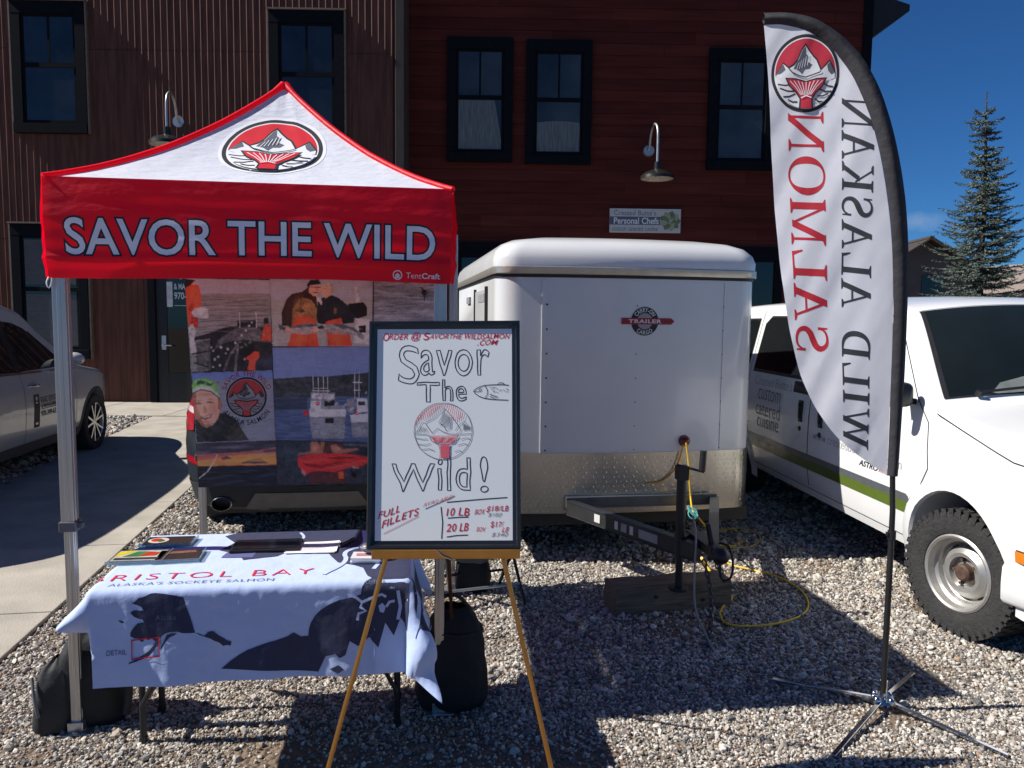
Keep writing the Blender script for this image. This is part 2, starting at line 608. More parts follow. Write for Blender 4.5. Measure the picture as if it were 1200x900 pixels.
ab.build('pavement', concrete, kind='structure', bevel=0.006)

# ---- loose gravel: real pebbles near the camera
def pebble_mat():
    m = bpy.data.materials.new('pebbles')
    m.use_nodes = True
    N, L = m.node_tree.nodes, m.node_tree.links
    bs = N['Principled BSDF']
    bs.inputs['Roughness'].default_value = 0.75
    ge = N.new('ShaderNodeNewGeometry')
    rp = N.new('ShaderNodeValToRGB')
    e = rp.color_ramp.elements
    e[0].position, e[0].color = 0.0, (0.09, 0.088, 0.09, 1)
    e[1].position, e[1].color = 1.0, (0.70, 0.66, 0.59, 1)
    for p, c in ((.18, (0.17, 0.165, 0.165)), (.36, (0.30, 0.265, 0.22)), (.5, (0.40, 0.355, 0.29)), (.55, (0.31, 0.20, 0.13)), (.60, (0.42, 0.39, 0.355)), (.86, (0.55, 0.51, 0.45))):
        a = e.new(p); a.color = (*c, 1)
    L.new(ge.outputs['Random Per Island'], rp.inputs['Fac'])
    nz = N.new('ShaderNodeTexNoise')
    nz.inputs['Scale'].default_value = 120
    tc = N.new('ShaderNodeTexCoord')
    L.new(tc.outputs['Object'], nz.inputs['Vector'])
    mr = N.new('ShaderNodeMapRange')
    mr.inputs['To Min'].default_value = 0.65
    mr.inputs['To Max'].default_value = 1.3
    L.new(nz.outputs['Fac'], mr.inputs['Value'])
    mx = N.new('ShaderNodeMix')
    mx.data_type = 'RGBA'
    mx.blend_type = 'MULTIPLY'
    mx.inputs[0].default_value = 1
    L.new(rp.outputs['Color'], mx.inputs[6])
    L.new(mr.outputs[0], mx.inputs[7])
    L.new(mx.outputs[2], bs.inputs['Base Color'])
    return m
def pebbles():
    rng = np.random.default_rng(5)
    t = (1 + 5 ** .5) / 2
    ico = np.array([(-1, t, 0), (1, t, 0), (-1, -t, 0), (1, -t, 0), (0, -1, t), (0, 1, t), (0, -1, -t), (0, 1, -t), (t, 0, -1), (t, 0, 1), (-t, 0, -1), (-t, 0, 1)], float) / math.hypot(1, t)
    icf = np.array([(0, 11, 5), (0, 5, 1), (0, 1, 7), (0, 7, 10), (0, 10, 11), (1, 5, 9), (5, 11, 4), (11, 10, 2), (10, 7, 6), (7, 1, 8), (3, 9, 4), (3, 4, 2), (3, 2, 6), (3, 6, 8), (3, 8, 9), (4, 9, 5), (2, 4, 11), (6, 2, 10), (8, 6, 7), (9, 8, 1)])
    xs, ys, ss = [], [], []
    for y0, y1, dens, sz in ((2.35, 3.4, 13500, .0053), (3.4, 5.2, 8600, .0065), (5.2, 7.2, 3400, .0093), (7.2, 12.5, 950, .017)):
        w = .74 * y1 + .15
        n = int(dens * (y1 - y0) * 2 * w)
        x = rng.uniform(-w, w, n)
        y = rng.uniform(y0, y1, n)
        k = np.abs(x) < .72 * y + .2
        x, y = x[k], y[k]
        s = sz * np.exp(rng.normal(0, .34, len(x)))
        big = rng.random(len(x)) < .006
        s[big] *= 2.0
        xs.append(x); ys.append(y); ss.append(s)
    x, y, s = map(np.concatenate, (xs, ys, ss))
    # keep off the concrete
    rel = np.stack([x - W0.x, y - W0.y], 1)
    tt = -(rel @ np.array([rgt.x, rgt.y]))
    on_path = (tt > -.015) & (tt < 1.87)
    relf = np.stack([x - FAC_P0.x, y - FAC_P0.y], 1)
    on_apron = (relf @ np.array([FN.x, FN.y])) < 1.92
    # trodden bare patches keep fewer stones
    bare = np.array([mnoise.noise(Vector((a * 1.5 + 3.1, b * 1.9, .3))) for a, b in zip(x, y)])
    front = np.clip((3.12 - y) / .3, 0, 1) * np.clip(1.7 - np.abs(x + .25) / .8, 0, 1) + .8 * np.clip((2.95 - y) / .25, 0, 1) * np.clip(1.5 - np.abs(x - 1.75) / .4, 0, 1)
    drop = rng.random(len(x)) < np.clip(np.clip((bare - .10) * 2.4, 0, .72) + front * .8, 0, .9)
    scat = rng.random(len(x)) < .012
    keep = ~(on_apron | (on_path & ~scat) | drop)
    keep &= ~(on_path & (rng.random(len(x)) < .93))
    x, y, s = x[keep], y[keep], s[keep]
    n = len(x)
    sc = np.stack([rng.uniform(.75, 1.35, n), rng.uniform(.75, 1.35, n), rng.uniform(.5, .95, n)], 1) * s[:, None]
    P = ico[None] * (1 + rng.uniform(-.2, .2, (n, 12, 1))) * sc[:, None, :]
    q = rng.normal(0, 1, (n, 4)); q[:, 0] *= 2.2; q[:, 3] *= 3
    q /= np.linalg.norm(q, axis=1)[:, None]
    w_, a, b, c = q.T
    Rm = np.stack([1 - 2 * (b * b + c * c), 2 * (a * b - c * w_), 2 * (a * c + b * w_), 2 * (a * b + c * w_), 1 - 2 * (a * a + c * c), 2 * (b * c - a * w_), 2 * (a * c - b * w_), 2 * (b * c + a * w_), 1 - 2 * (a * a + b * b)], 1).reshape(n, 3, 3)
    P = np.einsum('nij,nkj->nki', Rm, P)
    z = s * rng.uniform(.1, .75, n)
    P += np.stack([x, y, z], 1)[:, None, :]
    V = P.reshape(-1, 3).astype(np.float32)
    F = (icf[None] + (np.arange(n) * 12)[:, None, None]).reshape(-1, 3).astype(np.int32)
    me = bpy.data.meshes.new('gravel')
    me.vertices.add(len(V)); me.vertices.foreach_set('co', V.ravel())
    me.loops.add(F.size); me.loops.foreach_set('vertex_index', F.ravel())
    me.polygons.add(len(F))
    me.polygons.foreach_set('loop_start', np.arange(0, F.size, 3, dtype=np.int32))
    me.polygons.foreach_set('use_smooth', np.zeros(len(F), bool))
    me.update()
    me.materials.append(pebble_mat())
    o = bpy.data.objects.new('gravel', me)
    COL.objects.link(o)
    tag(o, 'loose grey and tan river gravel covering the parking yard', 'gravel', kind='stuff')
    print('pebbles', n)
pebbles()

# ---- the two joined buildings (local frame: x along the front, -y towards the street)
rust = mat('rusted_corrugated_steel', (0.105, 0.042, 0.029), 0.55, 0.0, var=0.35, scale=2.0, stretch=(6, 6, .6), bump=0.08, detail=8, spec=.2)
frame_navy = mat('window_frame_navy', (0.0045, 0.0055, 0.009), 0.75, var=0.25, spec=.12)
wood_trim = mat('weathered_post', (0.045, 0.035, 0.03), 0.8, var=0.3, scale=8, stretch=(8, 8, .5))
door_black = mat('door_black', (0.006, 0.006, 0.007), 0.5, var=0.2)
flash_tan = mat('window_flashing', (0.20, 0.15, 0.11), 0.6, 0.3, var=0.2)
pane_grey = mat('window_pane_grey', (0.034, 0.043, 0.050), 0.05, var=0.5, scale=1.1, spec=0.5, bump=.012, bscale=2)
pane_blue = mat('window_pane', (0.016, 0.021, 0.028), 0.04, var=0.5, scale=1.3, spec=0.5, bump=.012, bscale=2)
pane_dark = mat('dark_pane', (0.008, 0.010, 0.013), 0.03, var=0.3, scale=1.5, spec=0.6)
curtain = mat('pale_curtain', (0.12, 0.142, 0.155), 0.8, var=0.35, scale=5, stretch=(6, 6, .6))
blind = mat('window_blind', (0.07, 0.08, 0.09), 0.7, var=0.12)

def red_siding_mat():
    m = mat('red_wood_siding', (0.098, 0.021, 0.015), 0.75, var=0.22, scale=1.6, stretch=(.5, 4, 6), bump=0.12, bscale=22, detail=6, spec=.12)
    N, L = m.node_tree.nodes, m.node_tree.links          # each board weathered a little differently
    bs = N['Principled BSDF']
    src = bs.inputs['Base Color'].links[0].from_socket
    ge = N.new('ShaderNodeNewGeometry')
    mr = N.new('ShaderNodeMapRange')
    mr.inputs['To Min'].default_value = 0.82
    mr.inputs['To Max'].default_value = 1.2
    L.new(ge.outputs['Random Per Island'], mr.inputs['Value'])
    mx = N.new('ShaderNodeMix')
    mx.data_type = 'RGBA'
    mx.blend_type = 'MULTIPLY'
    mx.inputs[0].default_value = 1
    L.new(src, mx.inputs[6])
    L.new(mr.outputs[0], mx.inputs[7])
    L.new(mx.outputs[2], bs.inputs['Base Color'])
    return m
red_siding = red_siding_mat()

def fpt(px, py, d=0.0):
    """photo pixel -> (u, z) on the building front, d metres behind the front plane"""
    p = onplane(px, py, FAC_P0 - FN * d, FN)
    return (p - FAC_P0).dot(FD), p.z
def frect(x0, y0, x1, y1, d=0.0):
    q = [fpt(x, y, d) for x, y in ((x0, y0), (x1, y0), (x1, y1), (x0, y1))]
    return (q[0][0] + q[3][0]) / 2, (q[1][0] + q[2][0]) / 2, (q[2][1] + q[3][1]) / 2, (q[0][1] + q[1][1]) / 2
SET = 0.65                                   # the red front stands back by this much
u_corner = fpt(474, 200)[0]
u_end = fpt(1021, 60, SET)[0]
brown = thing('corrugated_building', 'dark brown corrugated steel building behind the red canopy', 'building', FAC_P0, FAC_RZ)
redb = thing('red_building', 'dark red wood-sided building behind the white trailer', 'building', FAC_P0, FAC_RZ)

wb = MB()
per, amp, rib = 0.118, 0.014, 0.044
us = []
u = -9.0
while u < u_corner - .16:
    us += [(u, 0)] + [(u + rib * k / 8, -amp * math.sin(math.pi * k / 8)) for k in range(1, 8)] + [(u + rib, 0)]
    u += per
for z0, z1 in ((-.05, 3.02), (3.03, 6.4), (6.41, 11.5)):
    n = len(us)
    wb.add([(a, h - (.003 if z0 > 3 and z0 < 6 else 0), z0) for a, h in us] + [(a, h - (.003 if z0 > 3 and z0 < 6 else 0), z1) for a, h in us], [(i, i + 1, n + i + 1, n + i) for i in range(n - 1)])
wb.box(-9, u_corner - .16, .03, 5, 0, 11.5)
wb.build('wall', rust, brown)
tb = MB()
tb.box(u_corner - .16, u_corner, -.05, SET + .3, 0, 11.6)
tb.build('corner_post', wood_trim, brown, bevel=.008)

def window(parent, rect, y, kind='plain', parted=True, flash=False):
    """double-hung window: frame, panes; y = plane of the wall it is set on"""
    u0, u1, z0, z1 = rect
    w = .17
    f = MB()
    zm = z0 + (z1 - z0) * .52
    f.box(u0, u1, y - .07, y + .04, z1 - w * 1.25, z1)
    f.box(u0, u1, y - .09, y + .04, z0, z0 + w)
    f.box(u0, u0 + w, y - .068, y + .04, z0 + w, z1 - w * 1.25)
    f.box(u1 - w, u1, y - .068, y + .04, z0 + w, z1 - w * 1.25)
    a0, a1, b0, b1 = u0 + w, u1 - w, z0 + w, z1 - w * 1.25
    f.box(a0, a1, y - .045, y + .03, zm - .04, zm + .04)
    for k in (a0, a1 - .05):
        f.box(k, k + .05, y - .035, y + .03, b0, b1)
    f.box(a0 + .05, a1 - .05, y - .034, y + .03, b0, b0 + .06)
    f.box(a0 + .05, a1 - .05, y - .034, y + .03, b1 - .05, b1)
    if parted:
        mid = (a0 + a1) / 2
        f.box(mid - .018, mid + .018, y - .036, y + .03, zm + .04, b1 - .05)
    o = f.build('window', frame_navy, parent, bevel=.006)
    p = MB()
    p.box(a0 + .03, a1 - .03, y - .028, y - .022, b0 + .03, b1 - .03)
    p.build('pane', pane_grey if parent.name.startswith('red') else pane_blue, o)
    if kind == 'curtain_left':
        c = MB()
        def fc(s, t):
            wd = (a1 - a0 - .1) * (1 - .35 * (1 - t) ** 0 * max(0, t - .2) * .55)
            return (a0 + .05 + s * wd, y - .0295 - .0015 * math.sin(s * 26 + 2 * t), b0 + .07 + t * (zm - .05 - b0 - .07))
        c.grid(fc, [i / 40 for i in range(41)], [j / 10 for j in range(11)])
        c.build('curtain', curtain, o, smooth=60)
    if kind == 'curtain_low':
        c = MB()
        def fc(s, t):
            return (a0 + .05 + s * (a1 - a0 - .1), y - .0295 - .0015 * math.sin(s * 31 + t), b0 + .07 + t * ((zm - b0) * .52 + .03 * math.sin(s * 3.1)))
        c.grid(fc, [i / 40 for i in range(41)], [j / 8 for j in range(9)])
        c.build('curtain', curtain, o, smooth=60)
    if kind == 'blind':
        c = MB()
        z = b0 + .07
        while z < b1 - .08:
            if not zm - .1 < z < zm + .05:
                c.obox(((a0 + a1) / 2, y - .031, z + .02), ((a1 - a0) / 2 - .06, 0, 0), (0, .002, .001), (0, -.001, .021))
            z += .045
        c.build('blind', blind, o)
    if flash:
        c = MB()
        c.box(u0 - .03, u1 + .03, y - .1, y + .02, z1 + .003, z1 + .03)
        c.box(u0 - .035, u0 - .005, y - .055, y + .02, z0, z1)
        c.box(u1 + .005, u1 + .035, y - .055, y + .02, z0, z1)
        c.build('flashing', flash_tan, o)
    return o
yb = -.022
window(brown, frect(17, 3, 103, 157), yb, flash=True)
window(brown, frect(317, 14, 404, 168), yb, flash=True)
window(brown, frect(18, 263, 106, 420), yb, kind='blind', flash=True, parted=False)
window(redb, frect(524, 45, 601, 190, SET), SET - .02, kind='curtain_left')
window(redb, frect(616, 48, 693, 193, SET), SET - .02, kind='curtain_low')
window(redb, frect(829, 58, 906, 200, SET), SET - .02)

# street door of the brown building
u0, u1, z0, z1 = frect(176, 288, 258, 473)
z0 = 0.04
d = MB()
for a, b in ((u0, u0 + .14), (u1 - .14, u1)):
    d.box(a, b, yb - .07, yb + .05, z0, z1)
d.box(u0 + .14, u1 - .14, yb - .068, yb + .05, z1 - .16, z1)
dr = d.build('door_frame', frame_navy, brown, bevel=.006)
d = MB()
a, b = u0 + .14, u1 - .14
d.box(a, a + .2, yb - .03, yb + .01, z0, z1 - .16)
d.box(b - .2, b, yb - .03, yb + .01, z0, z1 - .16)
d.box(a + .2, b - .2, yb - .03, yb + .01, z0, z0 + .55)
d.box(a + .2, b - .2, yb - .03, yb + .01, z1 - .36, z1 - .16)
dd = d.build('door', door_black, brown, bevel=.005)
d = MB()
d.box(a + .18, b - .18, yb - .022, yb - .014, z0 + .54, z1 - .35)
d.build('pane', pane_dark, dd)
d = MB()
d.cyl((a + .13, yb - .1, 1.1), (a + .13, yb - .03, 1.1), .02)
d.bar((a + .12, yb - .1, 1.1), (a + .3, yb - .1, 1.1), .03, .02)
d.box(a + .09, a + .17, yb - .037, yb - .029, 1.02, 1.28)
d.build('handle', aluminium, dd)
# white lettering on the door glass
lb = MB()
fl = lambda x, y, o_: (x, yb - .0245 - o_, y)
dz = fpt(200, 338)[1]
dx = fpt(195, 338)[0]
for st, r in (('& MAI', (.16, .38, -.02, .09)), ('970-', (.16, .38, -.20, -.07))):
    lay(lb, fit(text2d(st, .02), dx + r[0], dx + r[1], dz + r[2], dz + r[3]), fl, 0)
lay(lb, poly2d([(dx, dz - .34), (dx + .13, dz - .34), (dx + .13, dz + .12), (dx, dz + .12)]), fl, 0)
lay(lb, poly2d([(dx + .16, dz - .32), (dx + .44, dz - .32), (dx + .44, dz - .31), (dx + .16, dz - .31)]), fl, 0)
lb.build('lettering', mat('door_lettering', (0.6, 0.6, 0.6), .6), dd)

# red boards
rb = MB()
z = 0.0
rng = random.Random(4)
bh = .215
while z < 11.4:
    u = u_corner + rng.uniform(-1.5, 0)
    while u < u_end - .18:
        ln = rng.uniform(2.6, 4.8)
        a, b = max(u, u_corner), min(u + ln - .004, u_end - .18)
        if b - a > .05:
            rb.obox(((a + b) / 2, SET + .012, z + bh / 2), ((b - a) / 2, 0, 0), (0, .011, 0), (0, .008, bh / 2 - .002))
        u += ln
    z += bh
rb.box(u_corner, u_end - .18, SET + .03, 5, 0, 11.4)
rb.build('wall', red_siding, redb)
tb = MB()
tb.box(u_end - .18, u_end, SET - .03, SET + .2, 0, 11.4)
tb.box(u_end - .03, u_end, SET + .2, 5, 0, 11.4)
tb.build('corner_board', frame_navy, redb, bevel=.006)
# side roof seen past the corner: a low eave running back along the right flank
e0, e1 = fpt(1025, 19, SET + 2.0), fpt(1066, 38, SET + 2.0)
rf = MB()
L0 = Vector((u_end, SET + .6, e0[1] - .15))
out = 1.0
for y0_, y1_ in ((SET + .6, 4.8),):
    sec = [(u_end + .002, e0[1]), (u_end + out, e1[1] + .02), (u_end + out, e1[1] - .10), (u_end + out - .16, e1[1] - .22), (u_end + .002, e0[1] - 1.15)]
    rf.prism(sec, lambda x, zz, t, y0_=y0_: (x, y0_ + t, zz), y1_ - y0_)
roof_dark = mat('roof_dark_metal', (0.014, 0.013, 0.014), .6, var=.2)
rf.build('eave', roof_dark, redb)
rr = MB()
rr.box(u_corner - .1, u_end + .1, SET - .5, 5.1, 11.41, 11.7)
rr.build('roof', roof_dark, redb)
rr = MB()
rr.box(-9.2, u_corner - .2, -.03, 5, 11.61, 11.9)
rr.build('roof', roof_dark, brown)
# shopfronts at ground level, half hidden by the trailer
for (x0, y0_, x1, y1_) in ((531, 285, 604, 473), (838, 290, 913, 473)):
    u0, u1, z0, z1 = frect(x0, y0_, x1, y1_, SET)
    z0 = .04
    d = MB()
    w = .16
    d.box(u0, u1, SET - .08, SET + .05, z1 - .28, z1)
    d.box(u0, u0 + w, SET - .078, SET + .05, z0, z1 - .28)
    d.box(u1 - w, u1, SET - .078, SET + .05, z0, z1 - .28)
    d.box((u0 + u1) / 2 - .05, (u0 + u1) / 2 + .05, SET - .06, SET + .05, z0, z1 - .28)
    o = d.build('shopfront', frame_navy, redb, bevel=.006)
    d = MB()
    d.box(u0 + w - .02, u1 - w + .02, SET - .036, SET - .028, z0, z1 - .26)
    d.build('pane', pane_dark, o)

# ---- gooseneck wall lamps
shade_mat = mat('lamp_shade_bronze', (0.030, 0.030, 0.028), .35, .5, var=.2)
shade_in = mat('lamp_shade_enamel', (0.5, 0.48, 0.42), .5, var=.1)
galv = mat('galvanised_steel', (0.45, 0.45, 0.46), .4, .8, var=.12)
def wall_lamp(px_disc, px_shade, d, label):
    ud, zd = fpt(*px_disc, d)
    us_, zs = fpt(*px_shade, d - .55)
    base = FAC_P0 + FD * ud - FN * d
    o = thing('wall_lamp', label, 'wall lamp', (base.x, base.y, zd), FAC_RZ, 'gooseneck barn lamps on the building fronts')
    du = us_ - ud
    dzs = zs - zd
    b = MB()
    b.cyl((0, -.001, 0), (0, -.05, 0), .115, .10, 20)
    b.build('wall_plate', galv, o, smooth=40)
    b = MB()
    top = .40
    pts = [(0, -.05, 0), (0, -.09, .05), (.1 * du, -.14, .25), (.25 * du, -.22, top - .04), (.5 * du, -.33, top + .03), (.8 * du, -.45, top - .01), (du, -.52, top - .10), (du, -.55, top - .25), (du, -.55, dzs + .20)]
    b.tube(chaikin(pts, 2), .024, 10)
    b.build('arm', galv, o, smooth=60)
    b = MB()
    M_ = Matrix.Translation((du, -.55, dzs))
    b.lathe([(.0, .25), (.055, .25), (.06, .12), (.09, .105), (.22, .06), (.30, -.005), (.31, -.06), (.303, -.06), (.293, -.008), (.21, .045), (.05, .08), (0, .08)], 36, M_)
    s_ = b.build('lamp_shade', shade_mat, o, smooth=40)
    b = MB()
    b.lathe([(.3, -.058), (.289, -.01), (.205, .043), (.04, .075), (0, .075)], 36, M_)
    b.build('shade_lining', shade_in, s_, smooth=60)
    b = MB()
    b.ball((du, -.55, dzs + .01), .05, .05, .06)
    b.build('bulb', shade_in, s_, smooth=80)
    return o
wall_lamp((210, 143), (196, 166), 0.02, 'gooseneck barn lamp on the brown corrugated wall above the canopy')
wall_lamp((760, 177), (770, 206), SET, 'gooseneck barn lamp on the red wood siding above the chefs sign')

# ---- chefs sign on the red wall
u0, u1, z0, z1 = frect(714, 245, 797, 273, SET)
base = FAC_P0 + FD * ((u0 + u1) / 2) - FN * SET
sg = thing('wall_sign', 'white personal chefs sign with an artichoke picture on the red wall', 'sign', (base.x, base.y, (z0 + z1) / 2), FAC_RZ)
hw_, hh_ = (u1 - u0) / 2, (z1 - z0) / 2
b = MB()
b.box(-hw_, hw_, -.05, -.005, -hh_, hh_)
b.build('board', mat('sign_white', (0.55, 0.55, 0.54), .5, var=.06), sg, bevel=.004)
sf = lambda x, y, o_: (x, -.0505 - o_, y)
b = MB()
lay(b, poly2d([(-hw_, -.08), (hw_ * .42, -.08), (hw_ * .42, .075), (-hw_, .075)]), sf, .0005)
lay(b, fit(text2d("Crested Butte's"), -hw_ + .08, hw_ * .3, .10, hh_ - .03), sf, .0005)
lay(b, fit(text2d('custom catered cuisine'), -hw_ + .05, hw_ * .36, -hh_ + .03, -.105), sf, .0005)
b.build('lettering', print_grey, sg)
b = MB()
lay(b, fit(text2d('Personal Chefs', .02), -hw_ + .08, hw_ * .38, -.065, .06), sf, .001)
b.build('lettering', print_white, sg)
b = MB()
art = [mat('artichoke_green', (0.16, 0.19, 0.10), .7, var=.3, scale=25), mat('artichoke_pale', (0.34, 0.38, 0.24), .7, var=.2, scale=25)]
k = 0
for ring_, (r_, n_) in enumerate(((.19, 9), (.15, 8), (.11, 7), (.07, 5), (.04, 3))):
    for i in range(n_):
        a = 2 * math.pi * (i + .5 * ring_) / n_
        cx_, cy_ = hw_ * .70 + math.cos(a) * r_ * .62, math.sin(a) * r_ * .55
        k += 1
        lay(b, poly2d([(cx_ + math.cos(a + t) * r_ * s_ * .5, cy_ + math.sin(a + t) * r_ * s_ * .5) for t, s_ in ((0, 1.0), (.8, .75), (1.8, .7), (3.1, .7), (-1.8, .7), (-.8, .75))]), sf, .0006 + k * .0002, (i + ring_) % 2)
b.build('artichoke', art, sg)

# ---- far house with a gable, and a roof corner further right
hs = atY(1082, 330, 42)
house = thing('far_house', 'grey gabled house beyond the van, left of the spruce', 'house', (hs.x - .2, 42, 0), R(-8))
hz = atY(1082, 281, 42).z
b = MB()
b.prism([(-2.6, 0), (3.2, 0), (3.2, hz - 2.0), (.3, hz - .1), (-2.6, hz - 2.0)], lambda x, y, t: (x, t, y), 9)
b.build('wall', mat('house_wall', (0.10, 0.09, 0.085), .8, var=.15, scale=1.2), house)
b = MB()
for sgn in (-1, 1):
    b.obox((.3 + sgn * 1.62, 4.3, hz - 1.02), (sgn * 1.72, 0, -1.13), (0, 4.9, 0), (.04, 0, .07))
b.build('roof', mat('house_roof', (0.045, 0.035, 0.03), .8, var=.25), house)
b = MB()
b.box(.1, 1.2, -.05, .02, hz - 3.3, hz - 1.9)
b.build('window', pane_dark, house)
h2 = atY(1200, 335, 48)
house2 = thing('far_house', 'pale roofed house at the right edge behind the spruce', 'house', (h2.x + 1.5, 48, 0), R(20))
hz2 = atY(1200, 326, 48).z
b = MB()
b.prism([(-3, 0), (4, 0), (4, hz2 - 1.2), (.5, hz2 + .8), (-3, hz2 - 1.2)], lambda x, y, t: (x, t, y), 8)
b.build('wall', mat('house_wall_tan', (0.3, 0.25, 0.21), .8, var=.15, scale=1.2), house2)
b = MB()
for sgn in (-1, 1):
    b.obox((.5 + sgn * 1.9, 3.8, hz2 - .2), (sgn * 2.0, 0, -1.15), (0, 4.4, 0), (.04, 0, .07))
b.build('roof', mat('house_roof_pale', (0.22, 0.18, 0.16), .8, var=.2), house2)

# ---- the spruce
def spruce():
    Y = 26.0
    top = atY(1157, 108, Y)
    H = top.z
    base = atY(1152, 300, Y)
    o = thing('spruce_tree', 'young blue-green spruce with a bare leader behind the van roof', 'tree', (base.x, Y, 0))
    rng = random.Random(11)
    lean = top.x - base.x
    def axis(z):
        return Vector((lean * (z / H) ** 2 + .03 * math.sin(z * 1.3), 0, z))
    t = MB()
    zs = [i * H / 24 for i in range(25)]
    t.tube([axis(z) for z in zs], [.12 * (1 - z / H) ** .8 + .012 for z in zs], 8)
    t.build('trunk', mat('spruce_bark', (0.075, 0.058, 0.045), .9, var=.3, bump=.4, bscale=25), o, smooth=60)
    br, nd = MB(), MB()
    def sprig(p, d, ln, wd):
        """a needled shoot: narrow overlapping blades along and around d"""
        d = d.normalized()
        s1 = d.orthogonal().normalized()
        s2 = d.cross(s1)
        n = max(4, int(ln / .028))
        for i in range(n):
            c = p + d * (ln * i / n)
            a = rng.uniform(0, 6.28)
            q = s1 * math.cos(a) + s2 * math.sin(a)
            tip = c + q * wd * rng.uniform(.7, 1.15) + d * wd * 1.0
            w = q.cross(d) * (.013)
            nd.add([c - w, c + w, tip + w * .5, tip - w * .5], [(0, 1, 2, 3)], 0 if rng.random() < .62 else 1)
    z = 1.2
    while z < H - .62:
        rel = (H - z) / H
        full = interp([(0, .12), (.06, .22), (.1, .48), (.17, .38), (.25, .62), (.42, .98), (.6, 1.45), (.75, 1.65), (1, 1.8)], rel) * 1.22
        n = 4 if rel < .12 else (6 if rel < .35 else 8)
        a0 = rng.uniform(0, 6.28)
        for i in range(n):
            a = a0 + i * 6.283 / n + rng.uniform(-.35, .35)
            ln = full * rng.choice((.55, .75, .85, 1.0, 1.0, 1.12)) * rng.uniform(.85, 1.08)
            up = rng.uniform(.10, .42) if rel > .1 else rng.uniform(.25, .5)
            p0 = axis(z + rng.uniform(-.06, .06))
            dirn = Vector((math.cos(a), math.sin(a), 0))
            pts = []
            m = 9
            for j in range(m + 1):
                s = j / m
                pts.append(p0 + dirn * ln * s + Vector((0, 0, ln * (up * s * s * 1.1 - .22 * s * (1 - rel * .2) + .05 * s))))
            br.tube(pts, [.014 * (1 - .75 * j / m) + .003 for j in range(m + 1)], 5)
            for j in range(1, m + 1):
                p, q = pts[j - 1], pts[j]
                dd_ = q - p
                sprig(p, dd_, dd_.length * 1.25, .055)
                if ln > .35:
                    side = dirn.cross(Vector((0, 0, 1)))
                    for sg_ in (-1, 1):
                        if rng.random() < .92:
                            sl = ln * .36 * (1.08 - j / m) * rng.uniform(.6, 1.15) + .07
                            dv = (dd_.normalized() * .75 + side * sg_ * .8 + Vector((0, 0, rng.uniform(-.28, .10)))).normalized()
                            sprig(p, dv, sl, .05)
                            if sl > .22:
                                for k_ in (.35, .6, .85):
                                    dv2 = (dv + side * -sg_ * .5 + dd_.normalized() * .5 + Vector((0, 0, rng.uniform(-.3, .05)))).normalized()
                                    sprig(p + dv * sl * k_, dv2, sl * .4, .045)
        z += interp([(0, .17), (.15, .26), (.4, .27), (1, .34)], rel) * rng.uniform(.8, 1.2)
    for (ta, tl) in ((.9, .42), (2.6, .36), (4.4, .40), (5.6, .3)):
        d_ = Vector((math.cos(ta) * .82, math.sin(ta) * .82, .42))
        p_ = axis(H - .95 + .05 * ta)
        br.tube([p_, p_ + d_ * tl], [.010, .004], 5)
        sprig(p_, d_, tl, .045)
    for i in range(44):
        zz = H - .02 - i * .022
        a = rng.uniform(0, 6.28)
        sprig(axis(zz), Vector((math.cos(a) * .4, math.sin(a) * .4, .9)), .06, .022)
    br.build('branches', MATS['spruce_bark'], o, kind=None)
    nm = [mat('spruce_needles', (0.060, 0.090, 0.075), .6, var=.35, scale=2.5), mat('spruce_needles_pale', (0.115, 0.145, 0.125), .6, var=.25, scale=2.5)]
    nd.build('crown', nm, o)
    print('needle faces', len(nd.f))
spruce()

